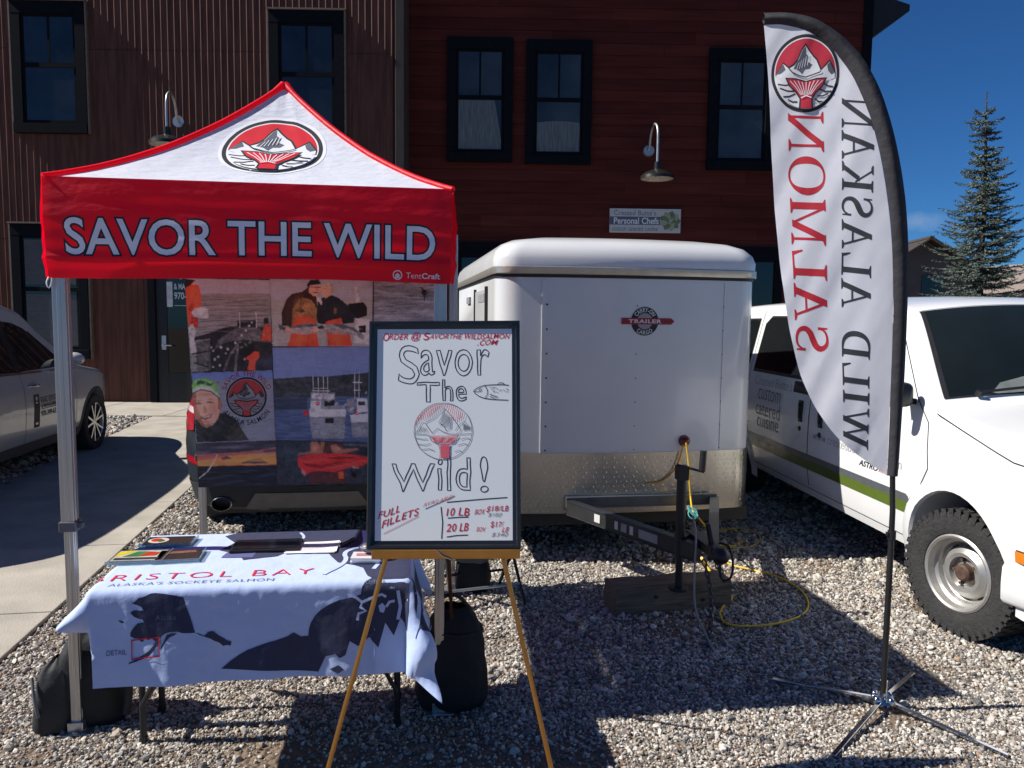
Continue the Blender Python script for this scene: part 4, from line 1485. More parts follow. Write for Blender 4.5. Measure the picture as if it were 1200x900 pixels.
# ---------------------------------------------------------------- dark car behind the canopy, seen from the rear
def dark_suv():
    rz = R(180 + 9)
    fw = Vector((math.sin(rz), -math.cos(rz), 0))
    cl = atY(205, 540, 5.42)
    lat = Vector((math.cos(R(9)), math.sin(R(9)), 0))
    rear_c = Vector((cl.x, cl.y, 0)) + lat * .93
    base = rear_c + fw * 3.62
    o = thing('parked_car', 'dark grey crossover seen from the rear behind the photo banner', 'car', (base.x, base.y, 0), rz)
    out = [(-.86, .30), (-.90, .38), (-.93, .55), (-.90, .74), (-.82, .86), (-.60, .95), (-.1, 1.02), (.32, 1.08), (.42, 1.12), (1.12, 1.56), (1.30, 1.63), (1.9, 1.68), (2.6, 1.66), (3.05, 1.60), (3.3, 1.48), (3.52, 1.16), (3.60, 1.04), (3.62, .86), (3.68, .72), (3.70, .50), (3.68, .40), (3.62, .30)]
    hw = [(.27, .85), (.36, .90), (.52, .945), (.75, .955), (.95, .94), (1.1, .89), (1.5, .72), (1.67, .62)]
    B = Body(out, hw, (.9, .28, .62, .20), .06, [(0, .05), (1.0, .05), (1.6, .05), (1.7, .04)], 2, capb=.06)
    paint = mat('charcoal_car_paint', (0.030, 0.036, 0.044), .35, .2, var=.05, coat=.5)
    body = B.shell(.30, [(0, .35), (2.7, .35)], .40, .07).build('body', paint, o, smooth=40)
    rm = B.rear_map()
    gl = MATS['car_glass_dark']
    b = MB()
    lay(b, poly2d([(-.60, 1.10), (.60, 1.10), (.52, 1.46), (-.52, 1.46)]), rm, .006, 0, (.1, .06))
    b.build('rear_window', gl, body, smooth=40)
    red_lens = mat('tail_lamp_red', (0.42, 0.008, 0.016), .12, var=.25, scale=14, coat=.8, bump=.1)
    clear_lens = mat('tail_lamp_clear', (0.75, 0.62, 0.62), .15, var=.1, coat=.8)
    for sx in (-1, 1):
        f = B.side(sx)
        b = MB()
        pl = [(3.24, 1.06), (3.45, 1.10), (3.56, 1.09), (3.62, .98), (3.63, .87), (3.44, .84), (3.33, .93)]
        lay(b, poly2d([(y, z) for y, z in pl]), f, .006, 0, (.05, .05))
        x1 = .80
        lay(b, poly2d([(sx * .40, .91), (sx * .685, .86), (sx * .64, 1.08), (sx * .42, 1.05)]), rm, .010, 0, (.05, .05))
        t_ = b.build('taillight', red_lens, body, smooth=50)
        b = MB()
        lay(b, poly2d([(3.34, .995), (3.60, .985), (3.61, 1.025), (3.33, 1.03)]), f, .009, 0, (.05, .05))
        lay(b, poly2d([(sx * .42, .965), (sx * .665, .985), (sx * .655, 1.02), (sx * .42, 1.0)]), rm, .013, 0, (.05, .05))
        b.build('reversing_lamp', clear_lens, t_, smooth=50)
        b = MB()
        lay(b, poly2d([(3.40, .625), (3.68, .625), (3.68, .675), (3.42, .675)]), f, .006, 0, (.05, .05))
        lay(b, poly2d([(sx * .40, .625), (sx * .68, .625), (sx * .68, .675), (sx * .40, .665)]), rm, .010, 0, (.05, .05))
        b.build('reflector', red_lens, body)
        b = MB()
        seam(b, [(3.40, .82), (3.52, .70), (3.60, .58)], f)
        seam(b, [(2.4, .45), (3.6, .50)], f)
        b.build('panel_gaps', car_gap, body)
        b = MB()
        lay(b, poly2d([(2.0, 1.12), (2.05, 1.54), (2.7, 1.50), (3.1, 1.40), (3.2, 1.14)]), f, .002, 0, (.07, .07))
        b.build('window', gl, body)
        b = MB()
        lay(b, poly2d([(.70, 1.12), (1.25, 1.46), (1.9, 1.54), (1.9, 1.12)]), f, .002, 0, (.07, .07))
        b.build('window', gl, body)
        for y in (0, 2.7):
            wheel(o, (sx * .80, y, .35), .35, .225, .245, 'alloy', [rubber, MATS['alloy_silver'], veh_dark], sx=sx, tread=False)
    b = MB()
    lay(b, poly2d([(-.66, .31), (.66, .31), (.69, .50), (.50, .50), (.40, .455), (-.40, .455), (-.50, .50), (-.69, .50)]), rm, .010, 0, (.06, .06))
    for sx in (-1, 1):
        lay(b, poly2d([(3.12, .31), (3.62, .31), (3.685, .50), (3.10, .44)]), B.side(sx), .008, 0, (.05, .05))
    bp = b.build('bumper_cladding', mat('bumper_grey', (.030, .034, .040), .75, var=.1, spec=.2), body, smooth=40)
    b = MB()
    lay(b, poly2d([(-.44, .30), (.44, .30), (.36, .425), (-.36, .425)]), rm, .016, 0, (.06, .06))
    b.build('skid_plate', mat('skid_silver', (.11, .11, .11), .6, .1, var=.1), body, smooth=40)
    for sx in (-1, 1):
        b = MB()
        p = Vector((sx * .60, 3.64, .345))
        M_ = Matrix.Translation(p) @ Matrix.Rotation(R(-90), 4, 'X') @ Matrix.Diagonal((1.2, .85, 1, 1))
        b.lathe([(.048, -.2), (.056, .06), (.061, .075), (.055, .08), (.049, .07), (.046, -.1), (0, -.1)], 28, M_)
        b.build('exhaust', mat('exhaust_dark_chrome', (.25, .25, .25), .2, 1, var=.1), body, smooth=40)
    b = MB()
    b.box(-.76, .76, -.7, 3.4, .20, .29)
    b.build('underbody', veh_dark, o)
    b = MB()
    lay(b, poly2d([(-.16, .74), (.16, .74), (.16, .88), (-.16, .88)]), rm, .008, 0)
    b.build('licence_plate', mat('plate_pale', (.4, .42, .4), .5, var=.1), body)
dark_suv()

# ---------------------------------------------------------------- cargo trailer
def trailer():
    rz = R(9.0)
    axx = Vector((math.cos(rz), math.sin(rz), 0))
    A = atY(583, 318, 5.15)
    base = A + axx * .935
    o = thing('cargo_trailer', 'white enclosed cargo trailer with diamond plate lower front and black tongue', 'trailer', (base.x, base.y, 0), rz)
    W, zt, zb, zdp = .935, A.z, .36, .775
    Lg = 2.9
    rc = .17
    wht = mat('trailer_white', (0.66, 0.67, 0.68), .22, var=.035, scale=2.5, bump=.07, bscale=2.2, coat=.35)
    def plan(n=9, r=rc, grow=0.0, bow=.05):
        """front outline of the box, left rear -> left front corner -> right front corner -> right rear"""
        w = W + grow
        pts = [(-w, Lg)]
        for k in range(n + 1):
            a = math.pi + (math.pi / 2) * k / n
            pts.append((-w + r + r * math.cos(a), r + r * math.sin(a) - grow))
        m = 12
        for k in range(1, m):
            x = -w + r + (2 * (w - r)) * k / m
            pts.append((x, -grow - bow * (1 - (x / (w - r)) ** 2)))
        for k in range(n + 1):
            a = 1.5 * math.pi + (math.pi / 2) * k / n
            pts.append((w - r + r * math.cos(a), r + r * math.sin(a) - grow))
        pts.append((w, Lg))
        return pts
    P = plan()
    b = MB()
    b.grid(lambda i, z: (P[i][0], P[i][1], z), range(len(P)), [zb, .5, zdp, 1.05, 1.5, zt])
    k0, k1 = P[0], P[-1]
    b.add([(k0[0], k0[1], zb), (k1[0], k1[1], zb), (k1[0], k1[1], zt), (k0[0], k0[1], zt)], [(0, 1, 2, 3)])
    body = b.build('body', wht, o, smooth=45)
    # rounded roof
    b = MB()
    secs = [(0.012, 0.0), (.014, .06), (-.004, .115), (-.05, .165), (-.13, .20), (-.30, .232), (-.60, .258)]
    def roofp(i, q):
        g_, h = secs[q]
        x, y = P[i]
        cx = 0
        fx = (W + g_) / W
        yy = y
        if y < Lg - .01:
            yy = y - g_ if y < rc * 1.5 else y
        return (x * fx, max(yy, -.08 - g_) if g_ >= 0 else y + (-g_) * (1 if y < rc * 1.5 else 0), zt + .03 + h)
    n = len(P)
    b.grid(roofp, range(n), range(len(secs)))
    ctr = [roofp(i, len(secs) - 1) for i in range(n)]
    b.add(ctr + [(0, .9, zt + .30), (0, Lg, zt + .30)], [(i, i + 1, n) for i in range(n // 2)] + [(i, i + 1, n) for i in range(n // 2, n - 1)] + [(n - 1, n + 1, n), (n + 1, 0, n)])
    b.build('roof', wht, o, smooth=60)
    # trim rail under the roof
    b = MB()
    PT = plan(grow=.016)
    b.grid(lambda i, q: (PT[i][0] * (1 + (.004 if q in (1, 2) else 0)), PT[i][1] - (.004 if q in (1, 2) else 0), zt + (-.012, -.006, .036, .040)[q]), range(len(PT)), range(4))
    b.build('roof_trim', mat('trailer_trim', (.50, .48, .42), .35, .6, var=.1), o, smooth=40)
    b = MB()
    PS = plan(grow=.006)
    b.grid(lambda i, q: (PS[i][0], PS[i][1], zt + (-.034, -.0125)[q]), range(len(PS)), range(2))
    b.build('trim_gap', veh_dark, o)
    # diamond plate with raised lozenges
    dpm = mat('diamond_plate', (0.56, 0.52, 0.46), .30, 1.0, var=.08, scale=3, bump=.04)
    b = MB()
    PD = plan(grow=.005)
    i0, i1 = 3, len(PD) - 4
    b.grid(lambda i, z: (PD[i][0], PD[i][1], z), range(i0, i1 + 1), [zb - .005, zdp])
    # arc-length mapping of the plate
    S = [0.0]
    for a, c in zip(PD[i0:i1], PD[i0 + 1:i1 + 1]):
        S.append(S[-1] + math.dist(a, c))
    tabx = list(zip(S, [p[0] for p in PD[i0:i1 + 1]]))
    taby = list(zip(S, [p[1] for p in PD[i0:i1 + 1]]))
    def dpf(s, z, off):
        x, y = interp(tabx, s), interp(taby, s)
        x2, y2 = interp(tabx, s + .01), interp(taby, s + .01)
        t = Vector((x2 - x, y2 - y))
        if t.length < 1e-6:
            t = Vector((1, 0))
        t.normalize()
        return Vector((x + t.y * off, y - t.x * off, z))
    st = .036
    rows = int((zdp - zb) / st) + 1
    cols_ = int(S[-1] / st)
    for r_ in range(rows):
        for c_ in range(cols_):
            s_, z_ = .012 + c_ * st + (.5 * st if r_ % 2 else 0), zb + .015 + r_ * st * .93
            if z_ > zdp - .008 or s_ > S[-1] - .012:
                continue
            d_ = 1 if (r_ + c_) % 2 else -1
            ln, wd = .0135, .0048
            dx_, dz_ = ln * .72, ln * .72 * d_
            px_, pz_ = -dz_ / ln * wd, dx_ / ln * wd
            q = [dpf(s_ - dx_, z_ - dz_, .0), dpf(s_ + px_, z_ + pz_, .0), dpf(s_ + dx_, z_ + dz_, .0), dpf(s_ - px_, z_ - pz_, .0), dpf(s_ - dx_ * .25, z_ - dz_ * .25, .0016), dpf(s_ + dx_ * .25, z_ + dz_ * .25, .0016)]
            b.add(q, [(0, 4, 3), (4, 5, 2, 3), (0, 1, 5, 4), (1, 2, 5)])
    b.build('diamond_plate', dpm, o)
    # seams with screws
    for x, w_, sc_ in ((-.62, .030, True), (.66, .003, True)):
        def yat(x_):
            best = min(P, key=lambda p: abs(p[0] - x_) + (0 if p[1] < rc else 9))
            return -.05 * (1 - (x_ / (W - rc)) ** 2)
        y = yat(x)
        b = MB()
        b.box(x - w_ / 2, x + w_ / 2, y - .004, y + .01, zdp + .003, zt - .05)
        b.build('front_seam', wht, o, bevel=.001)
    b = MB()
    for x in (-.60, .02, .66):
        y = -.05 * (1 - (x / (W - rc)) ** 2)
        z = zdp + .02
        while z < zt - .06:
            b.ball((x, y - (.006 if x < 0 else .001), z), .007 if x < 0 else .0045, .004, .007 if x < 0 else .0045, 8, 6)
            z += .165
    b.build('screws', mat('screw_dark', (.05, .05, .055), .4, .6, var=.1), o)
    # round badge
    b = MB()
    cx_, cz_ = .075, 1.68
    bf = lambda x, z, o_: (x, -.05 * (1 - (x / (W - rc)) ** 2) - .002 - o_, z)
    bm_ = [print_black, mat('badge_white', (.6, .6, .6), .4, var=.03), mat('badge_maroon', lin(150, 12, 40), .4, var=.05), mat('badge_grey', (.3, .3, .32), .4, var=.05)]
    lay(b, poly2d(circle2d(cx_, cz_, .098, n=48)), bf, .0005, 0, (.03, .03))
    lay(b, poly2d(circle2d(cx_, cz_, .055, n=40)), bf, .001, 3, (.03, .03))
    def arc_text(st, r_, a0, a1, flip, h, f=bf, m=1, cx=cx_, cz=cz_, off=.0012, target=b, bold=.03):
        t2 = text2d(st, bold, 1.1)
        bb = bounds(t2[0])
        def wrap(x, y):
            q = (x - bb[0]) / (bb[1] - bb[0])
            v = (y - bb[2]) / (bb[3] - bb[2])
            a = R(a0 + (a1 - a0) * q)
            rr_ = r_ + (v - .5) * h * (1 if not flip else -1)
            return (cx + rr_ * math.cos(a), cz + rr_ * math.sin(a))
        t2 = dice(t2, .12, None)
        lay(target, ([wrap(*p) for p in t2[0]], t2[1]), f, off, m)
    arc_text('CARRY-ON', .077, 150, 30, False, .030)
    arc_text('CARGO', .077, 228, 312, True, .030)
    lay(b, poly2d([(cx_ - .165, cz_ - .022), (cx_ + .19, cz_ - .022), (cx_ + .215, cz_ + .0), (cx_ + .19, cz_ + .022), (cx_ - .165, cz_ + .022)]), bf, .0018, 2, (.03, .03))
    lay(b, fit(text2d('TRAILER', .04, 1.15), cx_ - .115, cx_ + .12, cz_ - .013, cz_ + .013), bf, .0024, 1, (.03, .03))
    for k_ in range(3):
        lay(b, poly2d([(cx_ + .14 + k_ * .022, cz_ - .008 + k_ * .003), (cx_ + .155 + k_ * .022, cz_ - .004), (cx_ + .15 + k_ * .022, cz_ + .012)]), bf, .0024, 0)
    b.build('badge', bm_, o)
    # dents and the red marker lamp with its lead
    mk = inv(o) @ onplane(803, 517, base + Vector((-.0, -.06, 0)), Vector((math.sin(rz), -math.cos(rz), 0)))
    b = MB()
    b.ball((mk.x, -.058, mk.z), .034, .03, .030, 18, 10)
    b.cyl((mk.x, -.04, mk.z), (mk.x, -.06, mk.z), .042, .036)
    b.build('marker_light', mat('dark_red_lens', (.16, .006, .008), .25, var=.2, coat=.4), o, smooth=50)
    b = MB()
    # side door with its vent on the left flank
    b.box(-W - .012, -W + .002, .55, 1.25, .5, zt - .1)
    dsd = b.build('side_door', wht, o, bevel=.004)
    for ga in ((.50, .545), (1.255, 1.29)):
        b = MB()
        b.box(-W - .02, -W + .010, ga[0], ga[1], .5, zt - .08)
        b.build('door_gasket', veh_dark, dsd)
    for la in ((.62, 1.0, .19, .13), (1.7, 1.95, .19, .13), (1.7, 1.95, .45, .38)):
        b = MB()
        b.box(-W - .016, -W + .01 if la[0] > 1.5 else -W - .010, la[0], la[1], zt - la[2], zt - la[3])
        b.build('side_label', mat('label_grey', (.25, .25, .26), .6, var=.2), o)
    b = MB()
    for y in (.66, 1.14):
        b.box(-W - .04, -W - .012, y - .03, y + .03, 1.52, 1.60)
    b.bar((-W - .04, .6, 1.56), (-W - .04, 1.2, 1.56), .02, .02)
    b.build('door_latch', veh_dark, dsd, bevel=.003)
    b = MB()
    b.ball((-W - .03, 2.1, 1.60), .03, .04, .05, 12, 8)
    b.build('marker_light', MATS['tail_lamp_red'], o, smooth=50)
    for s_ in (-1, 1):
        b = MB()
        b.grid(lambda k, q: (s_ * (W + (.0, .22, .22)[q]), 1.55 + .50 * math.cos(math.pi * k / 16) * (1, 1, 1.02)[q], .36 + .42 * math.sin(math.pi * k / 16) - (0, 0, .05)[q]), range(17), range(3))
        b.build('fender', MATS['white_car_paint'], o, smooth=50)
    for s_ in (-1, 1):
        wheel(o, (s_ * (W + .10), 1.55, .33), .33, .19, .19, 'steel', [rubber, steel_rim, rusty], sx=s_, tread=False)
    b = MB()
    b.box(-W + .03, W - .03, .02, Lg - .02, zb - .10, zb)
    b.box(-.8, .8, 1.5, 1.6, .28, .36)
    b.build('chassis', dark_metal, o)
    # tongue: cross channel, two converging rails, coupler
    frame_m = mat('tongue_frame', (.035, .037, .04), .4, .3, var=.2)
    b = MB()
    b.box(-.46, .62, -.095, -.062, zb + .05, zb + .115)
    b.box(-.46, .62, -.10, -.06, zb + .045, zb + .052)
    b.box(-.46, .62, -.10, -.06, zb + .113, zb + .12)
    b.build('front_rail', mat('rail_grey', (.16, .17, .18), .35, .7, var=.15), o, bevel=.002)
    zc = zb + .055
    apex = Vector((.08, -1.17, zc))
    b = MB()
    for x0 in (-.44, .60):
        p0 = Vector((x0, -.10, zc))
        tgt = Vector((apex.x + (-.045 if x0 < 0 else .045), apex.y, zc))
        b.bar(p0, tgt, .05, .09)
        b.bar(p0 + Vector((0, 0, .047)), tgt + Vector((0, 0, .047)), .062, .006)
        b.bar(p0 - Vector((0, 0, .047)), tgt - Vector((0, 0, .047)), .062, .006)
    b.build('tongue', frame_m, o, bevel=.003)
    b = MB()
    b.bar(apex + Vector((0, .20, .045)), apex + Vector((0, -.16, .045)), .075, .05)
    b.ball(apex + Vector((0, -.19, .04)), .048, .06, .045, 14, 8)
    b.bar(apex + Vector((0, -.08, .06)), apex + Vector((0, -.02, .16)), .016, .03)
    b.build('coupler', dark_metal, o, smooth=40)
    # labels on the near rail
    a_, t_ = Vector((-.44, -.10, zc)), Vector((.035, -1.17, zc))
    d_ = (t_ - a_).normalized()
    nn = Vector((-d_.y, d_.x, 0))
    if nn.x > 0:
        nn = -nn
    for s0_, ln, m in ((.30, .055, 0), (.50, .03, 0), (.64, .03, 0), (.56, .05, 1), (.72, .16, 1)):
        c = a_ + d_ * (s0_ + ln / 2) + nn * .0262
        b = MB()
        b.obox(c, d_ * (ln / 2), nn * .0008, Vector((0, 0, .026)))
        b.build('decal', MATS['badge_grey' if m else 'badge_white'], o)
    # jack with crank
    b = MB()
    jx, jy = .00, -.97
    pj = inv(o) @ G(795, 690, .17)
    jx, jy = pj.x, pj.y
    b.cyl((jx, jy, .17), (jx, jy, .52), .021, n=14)
    b.cyl((jx, jy, .165), (jx, jy, .182), .055, n=18)
    b.cyl((jx, jy, .36), (jx, jy, .84), .027, n=14)
    b.box(jx - .031, jx + .031, jy - .031, jy + .031, .80, .88)
    b.bar((jx, jy + .0, .45), (apex.x, apex.y + .22, .45), .07, .06)
    jk = b.build('jack', dark_metal, o, smooth=35, bevel=.002)
    b = MB()
    b.bar((jx - .03, jy, .885), (jx + .12, jy - .02, .845), .022, .012)
    b.build('crank', dark_metal, jk, bevel=.002)
    b = MB()
    b.cyl((jx + .11, jy - .02, .85), (jx + .115, jy - .02, .965), .019, n=14)
    b.build('crank_grip', black_plastic, jk, smooth=40)
    # safety chains
    b = MB()
    def chain(pts, pitch=.030):
        pts = chaikin([tuple(p) for p in pts], 3)
        acc, last, k = 0, Vector(pts[0]), 0
        for p in pts[1:]:
            p = Vector(p)
            while (p - last).length >= pitch:
                d = (p - last).normalized()
                c = last + d * (pitch / 2)
                s1_ = d.cross(Vector((1, 0, 0)) if k % 2 else Vector((0, 1, 0))).normalized()
                ring_ = [c + d * (.021 * math.cos(a)) + s1_ * (.011 * math.sin(a)) for a in [2 * math.pi * q / 10 for q in range(10)]]
                b.tube(ring_, .0042, 6, closed=True)
                last = last + d * pitch
                k += 1
    ca = inv(o) @ G(812, 600, .40)
    chain([apex + Vector((-.03, -.05, -.03)), apex + Vector((-.02, -.14, -.16)), apex + Vector((-.03, -.17, -.30)), apex + Vector((-.05, -.19, -.43))])
    b.build('chain', mat('chain_steel', (.10, .10, .10), .4, .8, var=.2), o, smooth=60)
    b = MB()
    chain([apex + Vector((.05, -.02, -.03)), apex + Vector((.08, -.10, -.14)), apex + Vector((.10, -.02, -.16)), apex + Vector((.07, .04, -.04))])
    b.build('chain', mat('chain_steel', (.10, .10, .10), .4, .8, var=.2), o, smooth=60)
    b = MB()
    hk = apex + Vector((.02, -.08, 0))
    b.tube(chaikin([tuple(hk + Vector(q)) for q in ((-.09, .1, .20), (-.10, .02, .12), (-.14, -.06, -.05), (-.16, -.12, -.25), (-.12, -.22, -.36), (-.10, -.24, -.42))], 3), .0055, 8)
    b.build('breakaway_cable', mat('grey_wire', (.28, .27, .25), .5, var=.1), o, smooth=60)
    b = MB()
    b.tube(chaikin([tuple(hk + Vector(q)) for q in ((.06, .12, .04), (.10, .04, .05), (.09, -.04, -.02), (.07, -.07, -.10), (.03, -.06, -.12), (.01, -.05, -.08), (.02, -.03, .0))], 3), .007, 8)
    b.build('wiring_lead', black_plastic, o, smooth=60)
    return o, base
TR, TRB = trailer()

# timber block under the jack
def timber():
    a, c = G(722, 724), G(857, 712)
    d = (c - a)
    d.z = 0
    rz = math.atan2(d.y, d.x)
    ln = d.length
    mid = (a + c) / 2
    fwd = Vector((-math.sin(rz), math.cos(rz), 0))
    ctr = mid + fwd * .10
    o = thing('timber_block', 'weathered square timber under the trailer jack', 'timber', (ctr.x, ctr.y, 0), rz)
    b = MB()
    nx = 14
    rg = random.Random(3)
    sec = [(-.09, .005), (.09, .0), (.095, .085), (.088, .165), (.0, .170), (-.085, .166), (-.094, .09)]
    b.grid(lambda i, q: (-ln / 2 + ln * i / nx, sec[q][0] + .004 * math.sin(i * 1.3 + q), sec[q][1] + .004 * math.sin(i * .9 + q * 2)), range(nx + 1), list(range(len(sec))) + [0])
    for i in (0, nx):
        b.add([(-ln / 2 + ln * i / nx, sec[q][0] + .004 * math.sin(i * 1.3 + q), sec[q][1] + .004 * math.sin(i * .9 + q * 2)) for q in range(len(sec))], [tuple(range(len(sec)))])
    b.build('block', mat('weathered_timber', (.17, .125, .085), .85, var=.45, scale=5, stretch=(1, 14, 14), bump=.4, bscale=10, detail=8), o, smooth=30)
    b = MB()
    for x, y, z in ((-.12, -.0945, .10), (.18, -.0945, .06)):
        b.ball((x, y, z), .016, .002, .012, 12, 6)
    b.build('knots', mat('knot_dark', (.05, .035, .025), .9, var=.2), o)
timber()

# yellow extension lead from the trailer
def cords():
    ylw = mat('yellow_cable', (.72, .46, .03), .45, var=.12)
    pts = []
    n_ = Vector((math.sin(R(9)), -math.cos(R(9)), 0))
    P0 = TRB + n_ * .10
    for px, py in ((804, 519), (807, 540), (808, 565), (810, 592)):
        p = onplane(px, py, P0, n_)
        pts.append(tuple(p))
    for px, py, z in ((812, 600, .44), (822, 610, .30), (832, 625, .12), (836, 634, .02)):
        pts.append(tuple(G(px, py, z)))
    loop = ((842, 640), (872, 643), (892, 636), (890, 624), (868, 618), (846, 622), (836, 630), (846, 641), (866, 639), (874, 630), (862, 622), (838, 619), (830, 628), (838, 645), (852, 662))
    for px, py in loop:
        pts.append(tuple(G(px, py, .014)))
    for px, py in ((884, 668), (914, 676), (938, 690), (949, 706), (944, 720), (918, 730), (878, 735), (850, 732), (842, 720), (848, 709), (858, 703), (857, 697)):
        pts.append(tuple(G(px, py, .014)))
    b = MB()
    b.tube(chaikin(pts, 3), .0065, 8)
    o = b.build('extension_cord', ylw, smooth=70)
    tag(o, 'yellow extension cord looped on the gravel below the trailer tongue', 'cord')
    b = MB()
    q = [tuple(G(px, py, z)) for px, py, z in ((822, 654, .10), (828, 662, .03), (834, 674, .02))]
    b.tube(q, .011, 8)
    o2 = b.build('cord_plug', ylw, o, smooth=60)
    b = MB()
    lo = [tuple(atY(px, py, 4.9)) for px, py in ((800, 519), (795, 540), (786, 556), (772, 566), (758, 568))]
    n2 = []
    for px, py in ((801, 520), (796, 540), (787, 556), (773, 566), (757, 566)):
        n2.append(tuple(onplane(px, py, TRB + n_ * .065, n_)))
    b.tube(chaikin(n2, 3), .006, 8)
    o = b.build('hanging_cord', mat('orange_cable', (.62, .30, .04), .5, var=.15), smooth=70)
    tag(o, 'short orange cord hanging from the red lamp on the trailer front', 'cord')
    b = MB()
    pt = G(812, 602, .44)
    for k in range(3):
        b.tube([pt + Vector((.03 * math.cos(a + k), .02 * math.sin(a), .03 * math.sin(a) + .008 * k)) for a in [2 * math.pi * i / 16 for i in range(16)]], .004, 6, closed=True)
    o = b.build('cord_tie', mat('teal_cord', (.10, .42, .40), .5, var=.1), smooth=70)
    tag(o, 'teal tie wrapped round the yellow cord at the tongue', 'cord tie')
cords()

# ================================================================== THE STALL
TENT_RZ = R(7.5)
TX = Vector((math.cos(TENT_RZ), math.sin(TENT_RZ), 0))
TY = Vector((-math.sin(TENT_RZ), math.cos(TENT_RZ), 0))
FL = atY(50, 213, 2.95)
HALF = .772
TC = Vector((FL.x, FL.y, 0)) + TX * HALF + TY * HALF
EAVE, PEAK, DROP = 2.205, 2.80, .375

def tent():
    o = thing('pop_up_canopy', 'small red and white pop-up canopy lettered savor the wild', 'canopy', TC, TENT_RZ)
    def roof_z(r):
        return EAVE + (PEAK - EAVE) * (.50 * (1 - r) + .50 * (1 - r) ** 2)
    def wr(x, y):
        """soft creases of the stretched cloth"""
        a = mnoise.noise(Vector((x * 7, y * 3.2, 4))) * .0016 + mnoise.noise(Vector((x * 30 + y * 10, y * 20, 1))) * .0010
        e = mnoise.noise(Vector(((x / (abs(y) + .12)) * 6, y * .8, 9))) * .0022
        return a + e
    def front(x, s, off):
        """front roof panel: s = 0 eave .. 1 peak, x sideways in -1..1 of the width there"""
        r = 1 - s
        X, Y = x * HALF * r, -HALF * r
        sag = -.016 * (1 - x * x) * math.sin(math.pi * min(1, max(0, s)))
        p = Vector((X, Y, roof_z(r) + sag + wr(X, Y)))
        slope = (roof_z(r - .01) - roof_z(r + .01)) / .02
        n = Vector((0, -slope, HALF)).normalized() if slope > 0 else Vector((0, 0, 1))
        return p + n * off
    N_ = 60
    b = MB()
    b.grid(lambda x, s: front(x, s, 0), [-1 + 2 * i / N_ for i in range(N_ + 1)], [.985 * (j / 40) for j in range(41)])
    rf = b.build('roof_panel', white_cloth, o, smooth=70)
    b = MB()
    for k in (1, 2, 3):
        Rk = Matrix.Rotation(k * math.pi / 2, 3, 'Z')
        b.grid(lambda x, s: Rk @ front(x, s, 0), [-1 + 2 * i / 24 for i in range(25)], [.985 * j / 24 for j in range(25)])
    b.build('roof_panel', red_roof, o, smooth=70)
    b = MB()
    for k in range(4):
        Rk = Matrix.Rotation(k * math.pi / 2, 3, 'Z')
        b.tube([Rk @ (front(-1, s, .004)) for s in [.995 * j / 20 for j in range(21)]], [.013] * 20 + [.02], 8)
    b.build('ridge_piping', red_cloth, o, smooth=70)
    # valance
    rng = random.Random(2)
    def val(u, z, off):
        """u -1..1 along the front edge, z 0 (eave) .. 1 (hem)"""
        x = u * HALF
        n1 = mnoise.noise(Vector((x * 3.0, z * 2.0, 1.7))) * .007 + mnoise.noise(Vector((x * 2.2 - z * 3, z * 9, 5.2))) * .0038
        fold = .007 * math.exp(-((z - .80) / .035) ** 2) + .003 * math.exp(-((z - .86) / .03) ** 2)
        edge = 1 - .012 * z * abs(u)
        hem = .006 * math.sin(u * 3 + 1) * z
        return Vector((x * edge + .0, -HALF - .006 - n1 * math.sin(math.pi * min(1, z * .9 + .1)) - fold - .010 * math.sin(math.pi * z) - off, EAVE + .004 - z * DROP + hem))
    b = MB()
    for k in range(4):
        Rk = Matrix.Rotation(k * math.pi / 2, 3, 'Z')
        nu = 90 if k in (0,) else 30
        def side_val(u, z):
            p = Rk @ val(u, 0, 0)
            q = Rk @ val(u, z, 0)
            f_ = 1 - .24 * (q.y + HALF) / (2 * HALF)       # the side and back hems are hitched up a little
            q.z = p.z + (q.z - p.z) * min(1, f_)
            return q
        b.grid(side_val, [-1 + 2 * i / nu for i in range(nu + 1)], [j / 40 for j in range(41)])
    vl = b.build('valance', red_cloth, o, smooth=70)
    # lettering on the valance
    t = text2d('SAVOR THE WILD', .012, 1.0)
    bb = bounds(t[0])
    def put(bold, f_, m_off, name, mm):
        b_ = MB()
        lay(b_, fit(text2d('SAVOR THE WILD', bold, 1.0), -.905, .915, .765, .40, bb), f_, m_off, 0, (.02, .03))
        b_.build(name, mm, vl, smooth=70)
    put(.052, val, .0008, 'letter_outline', print_black)
    put(.012, val, .0015, 'lettering', print_lilac)
    b = MB()
    lay(b, fit(text2d('Tent', -.006), .765, .845, .955, .895), val, .002, 0, (.02, .03))
    lay(b, fit(text2d('Craft', .02), .848, .945, .955, .895), val, .002, 0, (.02, .03))
    lg = .72
    lay(b, ring2d(lg, .925, .0, .028, 24) if False else ([(lg + r_ * math.cos(a), .925 + r_ * 2.05 * math.sin(a)) for a in [2 * math.pi * i / 24 for i in range(24)] for r_ in (.020, .025)], [(2 * i, 2 * i + 1, (2 * i + 3) % 48, (2 * i + 2) % 48) for i in range(24)]), val, .002, 0)
    for dy in (0, .022):
        lay(b, poly2d([(lg - .015, .93 + dy), (lg, .902 + dy), (lg + .015, .93 + dy), (lg + .011, .937 + dy), (lg, .917 + dy), (lg - .011, .937 + dy)]), val, .002, 0)
    b.build('lettering', print_white, vl, smooth=70)
    # round badge on the roof
    I = inv(o)
    cc = I @ onplane(319, 173, TC + Vector((0, 0, 2.4)) - TY * .42, Vector((0, -1, .9)))
    s_c = .495
    def bad(x, y, off):
        s = s_c + y * .262
        r = 1 - s
        return front((x * .212 + .008) / (HALF * r), s, off)
    b = MB()
    lay(b, poly2d(circle2d(0, 0, 1.07, n=64)), bad, .0012, 1, (.12, .12))
    emblem(b, bad, (.12, .12), base=.0010, eps=.00045)
